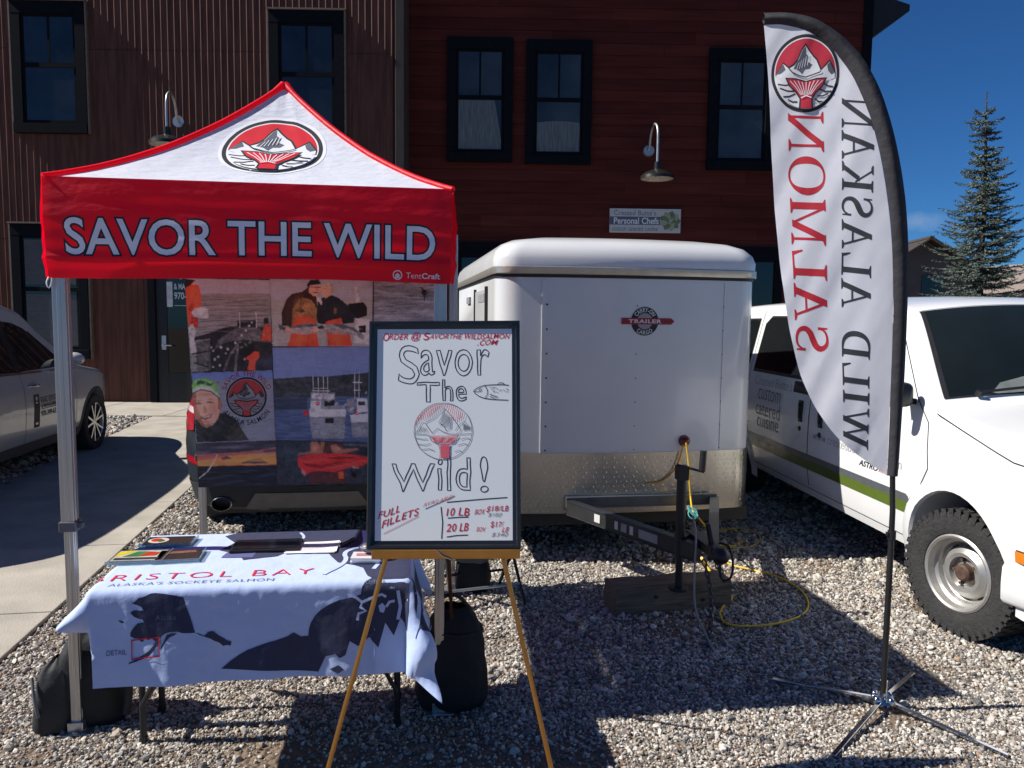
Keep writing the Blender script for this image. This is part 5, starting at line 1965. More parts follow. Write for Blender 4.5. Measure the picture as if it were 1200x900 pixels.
    b.build('emblem', EMBLEM_MATS, rf, smooth=70)
    # legs
    for ix, iy in ((-1, -1), (1, -1), (-1, 1), (1, 1)):
        x, y = ix * (HALF - .035), iy * (HALF - .035)
        if (ix, iy) == (1, -1):
            x -= .012
        if iy > 0:
            x += .12
        b = MB()
        def leg(a, z0, z1):
            b.box(x - a, x + a, y - a, y + a, z0, z1)
            for q in (-1, 1):                              # pressed grooves
                b.box(x - a * .30, x + a * .30, y + q * a - .002, y + q * a + .002, z0 + .002, z1 - .002)
                b.box(x + q * a - .002, x + q * a + .002, y - a * .3, y + a * .3, z0 + .003, z1 - .003)
        leg(.0245, .86, EAVE - .02)
        leg(.0185, .012, .862)
        lg_ = b.build('leg', aluminium, o, bevel=.003)
        b = MB()
        b.box(x - .032, x + .032, y - .032, y + .032, .835, .875)
        b.box(x + .03, x + .05, y - .012, y + .012, .845, .868)
        b.build('slide_collar', mat('grey_nylon', (.10, .10, .11), .5, var=.1), lg_, bevel=.004)
        b = MB()
        b.box(x - .062, x + .062, y - .05, y + .05, .004, .010)
        b.box(x - .030, x + .030, y - .030, y + .030, .010, .05)
        b.build('foot_plate', aluminium, lg_, bevel=.002)
    # scissor trusses and centre mast under the roof
    h = HALF - .06
    for k in range(4):
        b = MB()
        Rk = Matrix.Rotation(k * math.pi / 2, 3, 'Z')
        for s_ in (0, 1):
            for q in (-1, 1):
                za, zb_ = (EAVE - .06, EAVE - .30) if s_ == 0 else (EAVE - .30, EAVE - .06)
                p0 = Rk @ Vector((-h if q < 0 else 0, -h + .012 * s_, za))
                p1 = Rk @ Vector((0 if q < 0 else h, -h + .012 * s_, zb_))
                b.bar(p0, p1, .012, .024)
        b.build('truss', aluminium, o)
    b = MB()
    b.cyl((0, 0, EAVE - .25), (0, 0, PEAK - .02), .014, n=10)
    b.build('mast', aluminium, o, smooth=40)
    b = MB()
    b.tube(chaikin([(-HALF + .01, -HALF - .0, EAVE - DROP + .004), (-HALF + .0, -HALF - .008, EAVE - DROP - .02), (-HALF + .012, -HALF - .012, EAVE - DROP - .045), (-HALF + .02, -HALF - .006, EAVE - DROP - .02), (-HALF + .018, -HALF, EAVE - DROP + .004)], 2), .003, 6)
    b.build('tie_loop', print_white, o)
    return o
TENT = tent()

# ---- the photo banner at the back of the canopy
def banner():
    p0 = TC + TY * (HALF - .085)
    n = -TY
    o = thing('photo_banner', 'hanging banner of fishing boat photographs at the back of the canopy', 'banner', (p0.x, p0.y, 0), TENT_RZ)
    I = inv(o)
    def wav(x, z):
        return .006 * math.sin(x * 7 + z * 2.1) + .003 * math.sin(x * 17 - z * 5)
    def f(px, py, off):
        p = I @ onplane(px, py, p0, n)
        return Vector((p.x, -off + wav(p.x, p.z), p.z))
    # the printed pictures: each is painted on a fine grid with soft edges, grain and streaks, then printed on the cloth
    def C(name, rgb, var=.12, scale=6, stretch=(1, 1, 1), detail=6):
        return (np.array(lin(*rgb)), var, stretch[2] > 2)
    def CM(name, rgb, var=.1):
        return mat('print_' + name, lin(*rgb), .55, var=var, scale=8)
    X0, Y0, SS = 214.0, 322.0, 2.0
    NX, NY = int((526 - X0) * SS), int((574 - Y0) * SS)
    gx, gy = np.meshgrid(X0 + (np.arange(NX) + .5) / SS, Y0 + (np.arange(NY) + .5) / SS)
    IMG = np.ones((NY, NX, 3)) * np.array(lin(38, 42, 48))
    rngb = np.random.default_rng(12)
    def blur(m, sg, axis):
        if sg <= .05:
            return m
        r_ = int(3 * sg + 1)
        k = np.exp(-.5 * (np.arange(-r_, r_ + 1) / sg) ** 2)
        k /= k.sum()
        pad = [(0, 0)] * m.ndim
        pad[axis] = (r_, r_)
        mp_ = np.pad(m, pad, mode='edge')
        return sum(k[i] * np.take(mp_, range(i, i + m.shape[axis]), axis=axis) for i in range(2 * r_ + 1))
    def field(sx, sy):
        q = blur(blur(rngb.normal(0, 1, (NY, NX)), sx, 1), sy, 0)
        return q / q.std()
    F_round = .6 * field(1.1, 1.1) + .5 * field(3.5, 3.5) + .5 * field(9, 9)
    F_streak = .7 * field(6, .7) + .6 * field(16, 1.6) + .3 * field(1, 1)
    def inside(pl):
        m = np.zeros((NY, NX), bool)
        n_ = len(pl)
        for i in range(n_):
            (x1, y1), (x2, y2) = pl[i], pl[(i + 1) % n_]
            if y1 == y2:
                continue
            c = (gy > min(y1, y2)) & (gy <= max(y1, y2))
            m ^= c & (gx < (gy - y1) / (y2 - y1) * (x2 - x1) + x1)
        return m
    def paint(item, soft=.6):
        (rgb, var, streak), pl = item[0], item[1]
        if len(item) > 2:
            m = np.zeros((NY, NX))
            for p_, q_ in zip(pl, pl[1:]):
                d_ = np.array(q_, float) - np.array(p_, float)
                t_ = np.clip(((gx - p_[0]) * d_[0] + (gy - p_[1]) * d_[1]) / max(1e-6, d_ @ d_), 0, 1)
                dist = np.hypot(gx - p_[0] - t_ * d_[0], gy - p_[1] - t_ * d_[1])
                m = np.maximum(m, np.clip((item[2] / 2 + .35 - dist) / .7, 0, 1))
        else:
            m = inside(pl).astype(float)
            m = blur(blur(m, soft, 0), soft, 1)
        if len(item) <= 2:
            # rounded form: the printed shape is a little darker towards its lower right edge, as in a snapshot
            inner = blur(blur(m, 4.0, 0), 4.0, 1)
            form = .80 + .26 * np.clip(inner, 0, 1)
        else:
            form = 1.0
        tex = np.clip(1 + var * .9 * (F_streak if streak else F_round), .25, 2.2) * form
        a_ = m[..., None]
        IMG[:] = IMG * (1 - a_) + a_ * rgb * tex[..., None]
    def dab(cx, cy, rx, ry, rgb, amount, rot=0.0):
        """one soft brush mark"""
        c, s_ = math.cos(R(rot)), math.sin(R(rot))
        u_, v_ = ((gx - cx) * c + (gy - cy) * s_) / rx, (-(gx - cx) * s_ + (gy - cy) * c) / ry
        a_ = (amount * np.exp(-(u_ * u_ + v_ * v_)))[..., None]
        IMG[:] = IMG * (1 - a_) + a_ * np.array(lin(*rgb))
    # the sheet itself: left, right, top, bottom outlines in photo pixels
    tl, tr, br, bl = (217, 326), (523, 330), (520, 566), (233, 571)
    b = MB()
    def sheet(u, v):
        x = (tl[0] * (1 - u) + tr[0] * u) * (1 - v) + (bl[0] * (1 - u) + br[0] * u) * v
        y = (tl[1] * (1 - u) + tr[1] * u) * (1 - v) + (bl[1] * (1 - u) + br[1] * u) * v
        return f(x, y, 0)
    b.grid(sheet, [i / 60 for i in range(61)], [j / 30 for j in range(31)])
    sh = b.build('sheet', CM('sheet', (38, 42, 48)), o, smooth=70)
    pm = bpy.data.materials.new('printed_photo')
    pm.use_nodes = True
    pbs = pm.node_tree.nodes['Principled BSDF']
    pat = pm.node_tree.nodes.new('ShaderNodeAttribute')
    pat.attribute_name = 'print'
    pm.node_tree.links.new(pat.outputs['Color'], pbs.inputs['Base Color'])
    pbs.inputs['Roughness'].default_value = .5
    panels = []
    def pic(name, items, quad, after=None):
        for it in items:
            paint(it)
        if after:
            after()
        panels.append((name, quad))
    def emit_panels():
        G_ = 1.75 * IMG * (1 + .05 * F_round[..., None] + .06 * rngb.normal(0, 1, (NY, NX, 1)))
        out_ = []
        for name, q in panels:
            nx_, ny_ = int((q[1][0] - q[0][0]) * 1.8), int((q[3][1] - q[0][1]) * 1.8)
            b_ = MB()
            pts, cl = [], []
            for j in range(ny_ + 1):
                v = j / ny_
                for i in range(nx_ + 1):
                    u = i / nx_
                    x = (q[0][0] * (1 - u) + q[1][0] * u) * (1 - v) + (q[3][0] * (1 - u) + q[2][0] * u) * v
                    y = (q[0][1] * (1 - u) + q[1][1] * u) * (1 - v) + (q[3][1] * (1 - u) + q[2][1] * u) * v
                    pts.append(f(x, y, .0022))
                    ix, iy = min(NX - 1, max(0, int((x - X0) * SS))), min(NY - 1, max(0, int((y - Y0) * SS)))
                    cl.append(G_[iy, ix])
            b_.add(pts, [(j * (nx_ + 1) + i, j * (nx_ + 1) + i + 1, (j + 1) * (nx_ + 1) + i + 1, (j + 1) * (nx_ + 1) + i) for j in range(ny_) for i in range(nx_)])
            ob = b_.build(name, pm, sh, smooth=70)
            at = ob.data.color_attributes.new('print', 'FLOAT_COLOR', 'POINT')
            at.data.foreach_set('color', np.concatenate([np.clip(np.array(cl), 0, 1), np.ones((len(cl), 1))], 1).astype(np.float32).ravel())
            out_.append(ob)
        return out_
    gsea, gsky, dark, deck = C('sea_grey', (128, 124, 122), .16, 3, (1, 1, 9)), C('sky_grey', (156, 156, 168), .03, 2, (1, 1, 3)), C('hull_dark', (34, 33, 34), .4, 9), C('deck_grey', (92, 90, 88), .3, 8)
    orange, org2, skin, skin2 = C('oilskin', (226, 78, 48), .12, 9), C('oilskin_dark', (176, 46, 30), .2, 9), C('skin', (214, 156, 132), .04, 8), C('skin_shade', (156, 98, 80), .05, 8)
    white_, black_ = C('buoy', (190, 188, 184), .1), C('ink', (20, 19, 21), .2)
    # 1: boats in a swell, fishermen in orange
    it = [(gsky, [(217, 326), (316, 328), (317, 345), (218, 346)]), (gsea, [(218, 345), (317, 344), (318, 400), (222, 402)]), (dark, [(222, 396), (240, 392), (262, 384), (285, 381), (316, 384), (319, 434), (224, 437)]),
          (deck, [(256, 398), (276, 385), (300, 384), (318, 392), (319, 402), (285, 398), (262, 402), (250, 412)]), (dark, [(278, 375), (300, 375), (300, 383), (278, 383)]), (white_, [(280.5, 366), (281.2, 384)], .9), (white_, [(300, 366), (300.6, 384)], .9),
          (gsea, [(222, 399), (246, 397), (247, 434), (224, 436)]), (deck, [(230, 402), (246, 398), (247, 434), (231, 434)]), (dark, [(226, 415), (246, 411)], 1.5), (dark, [(228, 425), (244, 430)], 1.5)]
    it += [(deck, [(263, 434), (270, 415), (281, 401)], 2.6), (deck, [(281, 401), (277, 420), (276, 434)], 3)]
    for x, y in ((250, 411), (259, 407), (267, 409), (276, 402), (283, 393), (288, 387), (292, 382), (295, 378), (252, 421), (258, 428), (265, 414), (248, 407), (250, 430), (256, 418)):
        it.append((white_, circle2d(x, y, 1.2 + (x * 7 % 5) * .14, n=10)))
    it += [(orange, [(217, 338), (224, 333), (233, 334), (236, 345), (236, 360), (231, 366), (232, 384), (222, 384), (219, 362)]), (org2, [(221, 362), (226, 350), (229, 342), (231, 344), (228, 356), (225, 366)]), (org2, [(225, 368), (233, 372), (232, 384), (224, 380)]), (black_, [(217, 327), (230, 328), (224, 334), (217, 338)]),
           (white_, [(225, 366), (230, 361), (239, 360.5), (244, 362), (244.5, 373), (234, 373), (227, 371)]), (white_, [(221, 384), (226, 379), (230, 388), (228, 398), (231, 412), (224, 414)]),
           (orange, [(306, 399), (308, 386), (311, 380), (316, 380), (318.5, 390), (318.5, 399)]), (black_, [(309, 373), (314, 372), (315, 379), (309, 380)]), (orange, [(287, 420), (296, 412), (303, 412), (304, 419), (299, 424), (299, 434), (290, 434), (292, 422)]), (black_, [(280, 402), (297, 402), (298, 412), (290, 418), (280, 416)]), (skin, circle2d(286.5, 421, 1.4, n=10))]
    for k in range(7):
        y = 352 + k * 6.2
        it.insert(3, (C('sea_line', (88, 86, 86), .2), [(232 + k * 1, y), (255 + 4 * (k % 3), y - 1.2), (280, y + .6), (314, y - .8)], .8))
    def a1():
        dab(268, 418, 26, 14, (22, 22, 24), .35)
        dab(228, 348, 5, 9, (244, 110, 74), .5)
        dab(235, 364, 6, 3, (236, 232, 226), .5)
        for k in range(26):
            dab(232 + (k * 37) % 84, 352 + (k * 13) % 34, 9, .8, (168, 164, 160) if k % 2 else (66, 66, 70), .35)
        for k in range(30):
            dab(226 + (k * 29) % 92, 386 + (k * 17) % 48, 2.0, 1.1, (150, 146, 140) if k % 3 == 0 else (20, 20, 22), .55, k * 33)
    pic('photo_panel', it, ((217, 326), (316, 328), (319, 434), (224, 437)), a1)
    # 2: a couple with a salmon
    sea2, rail = C('sea_pale', (156, 154, 150), .05, 3, (1, 1, 6)), C('rail', (178, 174, 170), .1)
    brown, tan, navy, fish, fish2 = C('jacket_brown', (50, 30, 26), .2), C('bib_tan', (142, 104, 66), .2, 10), C('jacket_navy', (26, 27, 34), .25), C('fish_silver', (150, 146, 146), .2, 10), C('fish_back', (86, 92, 100), .2, 10)
    it = [(gsky, [(316, 327), (437, 328), (437, 352), (317, 353)]), (sea2, [(317, 352), (437, 351), (436, 406), (319, 406)]), (rail, [(319, 392), (324, 386), (331, 384)], 2), (rail, [(319, 402), (328, 400), (338, 400)], 2), (rail, [(322, 386), (323, 405)], 1.2),
          (white_, [(415, 336), (419, 336), (422, 355), (417, 355)]), (black_, [(408, 356), (426, 354), (430, 360), (430, 370), (420, 373), (410, 372)]), (white_, [(417, 373), (434, 374), (435, 404), (414, 402)]), (black_, [(420, 382), (429, 381), (429, 390), (421, 390)]),
          (brown, [(330, 382), (330, 366), (336, 350), (343, 344), (354, 342), (362, 336), (370, 344), (373, 362), (371, 380), (356, 384), (340, 386), (338, 382)]), (tan, [(341, 384), (343, 362), (348, 354), (353, 348), (366, 352), (372, 362), (371, 378), (356, 384)]),
          (orange, [(341, 392), (345, 374), (349, 370), (360, 371), (369, 373), (371, 384), (374, 406), (336, 406), (340, 396)]), (black_, [(345, 364), (352, 360), (358, 365), (353, 367)]), (black_, [(353, 348), (352, 362)], 1.2), (org2, [(346, 392), (348, 406)], .7), (org2, [(362, 392), (361, 406)], .7),
          (navy, [(371, 370), (373, 352), (380, 348), (390, 346), (398, 350), (408, 358), (416, 370), (415, 378), (402, 380), (400, 376), (390, 378), (378, 380), (372, 378)]), (orange, [(382, 377), (400, 372), (401, 380), (410, 392), (413, 405), (384, 405), (383, 390)]), (org2, [(392, 392), (393, 405)], .7), (tan, [(392, 360), (395, 362), (394, 368), (391, 367)]), (sea2, [(374, 388), (383, 390), (384, 405), (374, 405)]),
          (skin, [(362, 334), (376, 335), (376, 341), (372, 347), (367, 347), (362, 342)]), (black_, [(360, 333), (364, 328), (374, 328), (377, 333), (368, 334), (363, 335), (361, 342)]), (black_, [(364, 336.4), (376, 336.8)], .9), (black_, [(368, 342.5), (373, 343)], 1.1), (skin2, [(371, 337), (373, 340), (371, 340.5)]),
          (skin, [(376, 336), (384, 333), (388, 338), (387, 344), (384, 349), (381, 350), (379, 345), (375, 342)]), (C('hair_pale', (172, 158, 140), .15), [(379, 333), (384, 330), (390, 333), (392, 342), (388, 345), (387, 338), (381, 335)]), (white_, [(371, 346), (376, 349), (378, 354), (377, 358), (372, 352)]), (skin2, [(379, 338.5), (382, 338.2)], .7),
          (fish, [(331, 386), (340, 384), (352, 380), (366, 379), (374, 381), (374, 388), (362, 392), (350, 392), (340, 390), (333, 392)]), (fish2, [(340, 384), (352, 380), (366, 379), (374, 381), (366, 383), (350, 384)]), (fish2, [(326, 379), (334, 384), (336, 388), (327, 386)]),
          (fish, [(376, 384), (388, 379), (402, 380), (414, 384), (422, 389), (428, 394), (426, 399), (418, 393), (406, 392), (392, 392), (380, 389)]), (fish2, [(388, 379), (402, 380), (414, 384), (424, 391), (412, 387), (396, 384)]), (skin, circle2d(338, 387, 4, 3.4, n=14)), (skin, circle2d(369, 387, 4.4, 4, n=14)), (black_, [(372, 383), (378, 381), (381, 384), (375, 386)]), (skin2, [(366, 389), (372, 390)], .9), (skin2, [(335.5, 388), (340, 389.5)], .8)]
    def a2():
        dab(367, 339, 4, 3, (226, 170, 146), .5)
        dab(380, 342, 3.5, 4, (228, 176, 152), .5)
        dab(350, 358, 5, 9, (168, 128, 84), .5)
        dab(338, 366, 4, 12, (74, 46, 40), .5)
        dab(394, 364, 7, 9, (44, 44, 50), .5)
        dab(350, 398, 6, 8, (246, 112, 66), .6)
        dab(394, 396, 5, 8, (246, 112, 66), .6)
        dab(366, 402, 4, 6, (166, 46, 30), .6)
        dab(408, 398, 3, 7, (166, 46, 30), .6)
        for k in range(14):
            dab(342 + k * 6, 384 + (k % 3), 3, 1.1, (196, 194, 194) if k % 2 else (70, 76, 84), .5, 8)
        dab(420, 362, 8, 4, (16, 16, 18), .6)
    pic('photo_panel', it, ((316, 327), (437, 328), (436, 406), (319, 406)), a2)
    # 3: small cloud picture at the top right
    pic('photo_panel', [(C('cloud_grey', (128, 130, 140), .3, 4, (1, 1, 2.5), 8), [(438, 328), (523, 330), (521, 566), (437, 566)])], ((438, 328), (523, 330), (521, 566), (437, 566)), lambda: [dab(440 + (k * 47) % 84, 332 + (k * 31) % 60, 8, 3, (176, 178, 186) if k % 2 else (82, 84, 94), .5, -20) for k in range(30)])
    # 4: smiling woman in a green striped hat
    s4 = C('sea_dusk', (124, 128, 142), .06, 3, (1, 1, 6))
    hatg, hatd, jk = C('hat_green', (112, 170, 84), .15, 18), C('hat_dark', (34, 60, 44), .15), C('hood_dark', (32, 34, 38), .3, 9)
    it = [(C('sky_dusk', (98, 118, 166), .03, 2, (1, 1, 4)), [(224, 437), (319, 434), (320, 446), (226, 447)]), (s4, [(226, 445), (320, 444), (323, 517), (230, 519)]), (jk, [(229, 492), (240, 486), (252, 484), (264, 484), (276, 490), (284, 506), (292, 516), (231, 518)]),
          (C('hood_olive', (54, 52, 46), .25), [(266, 512), (270, 500), (278, 494), (291, 515), (268, 517)]),
          (skin, [(226, 462), (238, 455), (252, 458), (259, 468), (259, 480), (256, 490), (250, 498), (243, 501), (236, 498), (229, 488), (226, 478)]), (skin2, [(226, 462), (230, 460), (231, 476), (236, 490), (241, 499), (236, 498), (229, 489), (226, 478)]), (skin2, [(256, 462), (259, 468), (261, 475), (258, 482), (256, 478)]),
          (hatg, [(225, 452), (227, 447), (234, 443), (246, 444), (253, 449), (258, 460), (258, 467), (248, 459), (236, 456), (226, 461)]), (white_, [(225.5, 456), (236, 452), (248, 454), (258, 463), (258, 466), (248, 458), (236, 455.5), (226, 460)]), (hatd, [(225.4, 461), (236, 456.6), (248, 459), (258, 467)], 1.2), (hatd, [(230, 447), (236, 446), (244, 448), (250, 451), (246, 452), (238, 450), (231, 451)]),
          (C('eye_shade', (84, 48, 40), .1), [(229, 473), (233, 471.6), (237, 473)], 1.2), (C('eye_shade', (84, 48, 40), .1), [(243, 471.5), (247, 470.6), (251, 472)], 1.2), (skin2, [(239.5, 474), (238.5, 481), (242, 483), (243.5, 480)]), (C('lip', (140, 66, 62), .1), [(233.5, 486), (240, 487.5), (250, 484), (248, 489), (241, 492), (236, 490)]), (white_, [(235, 487), (240, 488), (248.5, 485.5), (246, 488.2), (240, 489.8)]),
          (jk, [(229, 492), (234, 494), (238, 502), (246, 506), (254, 498), (258, 486), (268, 487), (262, 512), (232, 517)])]
    def a4():
        dab(239, 472, 10, 14, (222, 164, 138), .45)
        dab(251, 478, 6, 9, (158, 98, 80), .5)
        dab(232, 480, 5, 7, (206, 130, 110), .4)
        dab(246, 481, 4.5, 3.2, (222, 150, 128), .5)
        dab(233, 473, 3.2, 1.3, (66, 38, 34), .75)
        dab(247, 471.2, 3.4, 1.3, (66, 38, 34), .75, -6)
        dab(233, 469.5, 4, .9, (92, 60, 48), .5)
        dab(247, 467.8, 4, .9, (92, 60, 48), .5)
        dab(240, 483, 2.6, 1.2, (130, 76, 64), .6)
        dab(241, 494, 6, 1.6, (140, 88, 72), .5)
        dab(243, 499, 9, 3, (60, 44, 40), .55)
        dab(226, 478, 2, 14, (120, 74, 60), .6)
        dab(242, 462, 14, 2, (120, 76, 62), .45)
        for k in range(10):
            dab(230 + k * 2.8, 448 + (k % 3) * 1.4, 1.6, 1.2, (44, 84, 50) if k % 2 else (150, 200, 120), .6)
        for k in range(16):
            dab(234 + (k * 19) % 54, 492 + (k * 7) % 24, 6, 1.6, (64, 64, 66) if k % 2 else (16, 17, 20), .5, 40 if k % 2 else -30)
    pic('photo_panel', it, ((224, 437), (319, 434), (323, 517), (230, 519)), a4)
    # 5: fishing boats on blue water
    blue, blue2, hill = C('sky_blue', (108, 126, 168), .04, 2.2, (1, 1, 3)), C('water_blue', (72, 88, 122), .2, 3, (1, 1, 9)), C('hill_dark', (50, 54, 58), .3, 7)
    boat, boat2 = C('boat_white', (198, 198, 200), .1, 10), C('boat_shade', (128, 130, 138), .12, 10)
    it = [(blue, [(319, 407), (437, 406), (437, 445), (320, 446)]), (hill, [(320, 444), (340, 443), (360, 441), (384, 441), (404, 439), (420, 438), (437, 435), (437, 466), (321, 468)]), (blue2, [(321, 466), (437, 464), (437, 518), (323, 516)]), (C('water_dark', (50, 60, 82), .2, 4, (1, 1, 8)), [(321, 467), (360, 466), (360, 480), (322, 480)]), (boat2, [(362, 488), (405, 486), (404, 514), (366, 514)]),
          (boat2, [(364, 460), (393, 460), (393, 470), (405, 478), (405, 484), (363, 484)]), (boat, [(365, 461), (378, 461), (378, 467), (365, 467)]), (boat, [(380, 461), (392, 461), (392, 468), (380, 468)]), (boat, [(364, 470), (376, 470), (376, 482), (363, 482)]), (black_, [(380, 470), (392, 469), (394, 475), (380, 476)]), (boat, [(362, 480), (406, 479), (405, 488), (363, 489)]), (boat2, [(363, 489), (405, 488), (404, 495), (365, 496)]), (black_, [(381, 490), (391, 490), (391, 496), (381, 496)]),
          (C('ring_red', (200, 40, 50)), circle2d(372, 473, 2.6, n=14)), (boat, circle2d(372, 473, 1.3, n=12)), (C('float_red', (190, 48, 62), .1), circle2d(358.5, 484, 3.2, n=14)), (boat, [(410, 486), (437, 484), (437, 494), (412, 495)]), (boat2, [(412, 495), (437, 494), (437, 512), (413, 512)]), (boat2, [(406, 468), (414, 466), (418, 474), (414, 484), (407, 482)]), (boat, [(418, 466), (430, 467), (432, 482), (418, 484)]), (C('float_red', (190, 48, 62), .1), circle2d(418, 484, 2.2, n=12)), (hill, [(420, 470), (428, 470), (428, 475), (420, 475)])]
    for x, y0, y1 in ((367, 440, 461), (373, 443, 461), (379, 441, 461), (384, 442, 461), (416, 436, 468), (421, 434, 468)):
        it.append((boat, [(x, y0), (x, y1)], .7))
    for x0, x1, y in ((366, 386, 458), (368, 384, 455), (414, 424, 448), (415, 422, 457)):
        it.append((boat, [(x0, y), (x1, y)], 1.0))
    def a5():
        for k in range(40):
            dab(326 + (k * 31) % 110, 447 + (k * 7) % 18, 3, 1.6, (92, 96, 100) if k % 3 == 0 else (28, 32, 36), .45)
        for k in range(34):
            dab(366 + (k * 13) % 70, 459 + (k * 5) % 26, 1.4, .9, (214, 214, 214) if k % 2 else (40, 42, 50), .6, k * 40)
        for k in range(16):
            dab(370 + (k * 11) % 66, 497 + (k * 5) % 18, 5, .7, (150, 152, 160) if k % 2 else (70, 76, 96), .4)
        dab(340, 424, 30, 6, (124, 136, 186), .35)
        dab(420, 414, 26, 5, (116, 126, 176), .35)
    pic('photo_panel', it, ((319, 407), (437, 406), (437, 518), (323, 516)), a5)
    # 6: sunset
    sun_, sun2, dusk, dk = C('sunset_orange', (218, 134, 76), .12, 3, (1, 1, 6)), C('sunset_rose', (168, 92, 88), .15, 3, (1, 1, 6)), C('dusk_cloud', (62, 58, 72), .3, 3, (1, 1, 6)), C('night_sea', (24, 28, 42), .4, 5, (1, 1, 9))
    it = [(dusk, [(230, 519), (323, 516), (324, 532), (231, 536)]), (sun2, [(231, 532), (280, 530), (324, 524), (324, 546), (232, 548)]), (sun_, [(231, 540), (262, 535), (300, 531), (324, 530), (324, 544), (290, 545), (233, 546)]), (dusk, [(282, 543), (296, 537), (306, 537), (315, 543)]), (dusk, [(258, 536), (266, 534), (272, 537), (262, 539)]), (dusk, [(308, 528), (324, 526), (324, 529), (310, 530)]), (dk, [(232, 546), (324, 545), (325, 569), (233, 571)]), (C('sunset_glint', (196, 176, 166), .1), [(234, 560), (244, 552), (251, 541), (255, 533)], 1.2)]
    def a6():
        dab(300, 539, 24, 2.2, (246, 176, 96), .5)
        dab(250, 537, 16, 2, (198, 110, 92), .5)
        for k in range(18):
            dab(236 + (k * 23) % 86, 521 + (k * 3) % 12, 12, 1.2, (112, 104, 118) if k % 2 else (42, 40, 54), .4, -4)
        for k in range(24):
            dab(236 + (k * 31) % 86, 550 + (k * 7) % 18, 7, .8, (66, 70, 90) if k % 2 else (14, 16, 26), .5)
    pic('photo_panel', it, ((230, 519), (323, 516), (325, 569), (233, 571)), a6)
    # 7: hands lifting a red fillet
    slate, fil, fil2 = C('slate_blue', (42, 48, 60), .25, 4), C('fillet_red', (206, 44, 46), .14, 8), C('fillet_dark', (150, 26, 32), .15, 8)
    it = [(slate, [(323, 517), (437, 518), (437, 566), (325, 569)]), (C('slate_pale', (78, 84, 92), .15), [(400, 519), (437, 521), (437, 524), (400, 521)]), (C('apron', (76, 36, 40), .2), [(364, 517), (402, 518), (406, 566), (362, 567)]), (tan, [(376, 517), (381, 518), (379, 528), (375, 524)]), (skin2, [(364, 518), (371, 517), (377, 524), (379, 531), (368, 532), (349, 534), (350, 531), (364, 529)]), (skin2, [(387, 522), (394, 520), (400, 526), (420, 525), (420, 527), (408, 530), (390, 532)]),
          (fil, [(349, 536), (362, 533), (380, 531), (400, 531), (420, 533), (432, 536), (431, 542), (424, 546), (412, 547), (402, 550), (392, 553), (376, 552), (364, 553), (357, 558), (354, 553), (349, 545)]), (fil2, [(354, 542), (376, 545), (398, 541), (420, 540), (398, 545), (376, 549), (358, 546)]), (fil2, [(376, 537), (400, 535), (420, 536), (398, 538)]), (C('lip_pink', (198, 116, 104), .1), [(353, 549), (358, 553), (357, 558), (353, 554)]), (C('lip_pink', (198, 116, 104), .1), [(412, 546), (420, 545), (421, 549), (414, 549)]), (orange, [(396, 553), (402, 552), (403, 561), (397, 561)])]
    def a7():
        for k in range(16):
            dab(356 + k * 4.6, 537 + (k * 5) % 12, 7, 1.5, (232, 84, 76) if k % 2 else (134, 20, 28), .5, 6)
        dab(368, 526, 4, 4, (214, 150, 126), .5)
        dab(396, 526, 5, 3, (206, 142, 120), .5)
        dab(345, 530, 20, 5, (64, 72, 84), .4)
    pic('photo_panel', it, ((323, 517), (437, 518), (437, 566), (325, 569)), a7)
    ph = emit_panels()[3]
    def em(x, y, off):
        return f(289 + x * 23.5, 465.5 - y * 23.5, off)
    b = MB()
    ink_m = CM('ink', (20, 19, 21))
    bmats = [ink_m, CM('badge_pale', (150, 152, 160)), CM('badge_red', (188, 62, 66)), CM('badge_slate', (54, 56, 64))]
    emblem(b, em, (.2, .2), base=.0026, eps=.0003)
    b.build('emblem', bmats, ph)
    def arc(st, r_, a0, a1, flip, h, mm, nm):
        bb_ = MB()
        t2 = text2d(st, .01, 1.12)
        q = bounds(t2[0])
        out_ = []
        t3 = dice(t2, .15, None)
        for x, y in t3[0]:
            s = (x - q[0]) / (q[1] - q[0])
            v = (y - q[2]) / (q[3] - q[2])
            a = R(a0 + (a1 - a0) * s)
            rr_ = r_ + (v - .5) * h * (-1 if flip else 1)
            out_.append((289 + rr_ * math.cos(a), 465.5 - rr_ * math.sin(a)))
        lay(bb_, (out_, t3[1]), f, .003, 0)
        bb_.build(nm, mm, ph)
    arc('SAVOR THE WILD', 28, 160, 20, False, 6.2, CM('arc_red', (150, 62, 74)), 'lettering')
    arc('ALASKA SALMON', 29.5, 212, 328, True, 6.2, ink_m, 'lettering')
    # clip-on balls that hold the banner
    for px, py in ((415, 557), (497, 343)):
        b = MB()
        p = f(px, py, .03)
        b.ball(p, .016, .016, .016, 14, 10)
        q = f(px - 4, py - 6, .002)
        b.tube([p, (p + q) / 2 + Vector((0, -.01, .01)), q], .003, 6)
        b.tube([p, p + Vector((.0, -.004, -.05 if py < 400 else .02))], .003, 6)
        b.build('ball_tie', black_plastic, o, smooth=60)
    return o
banner()

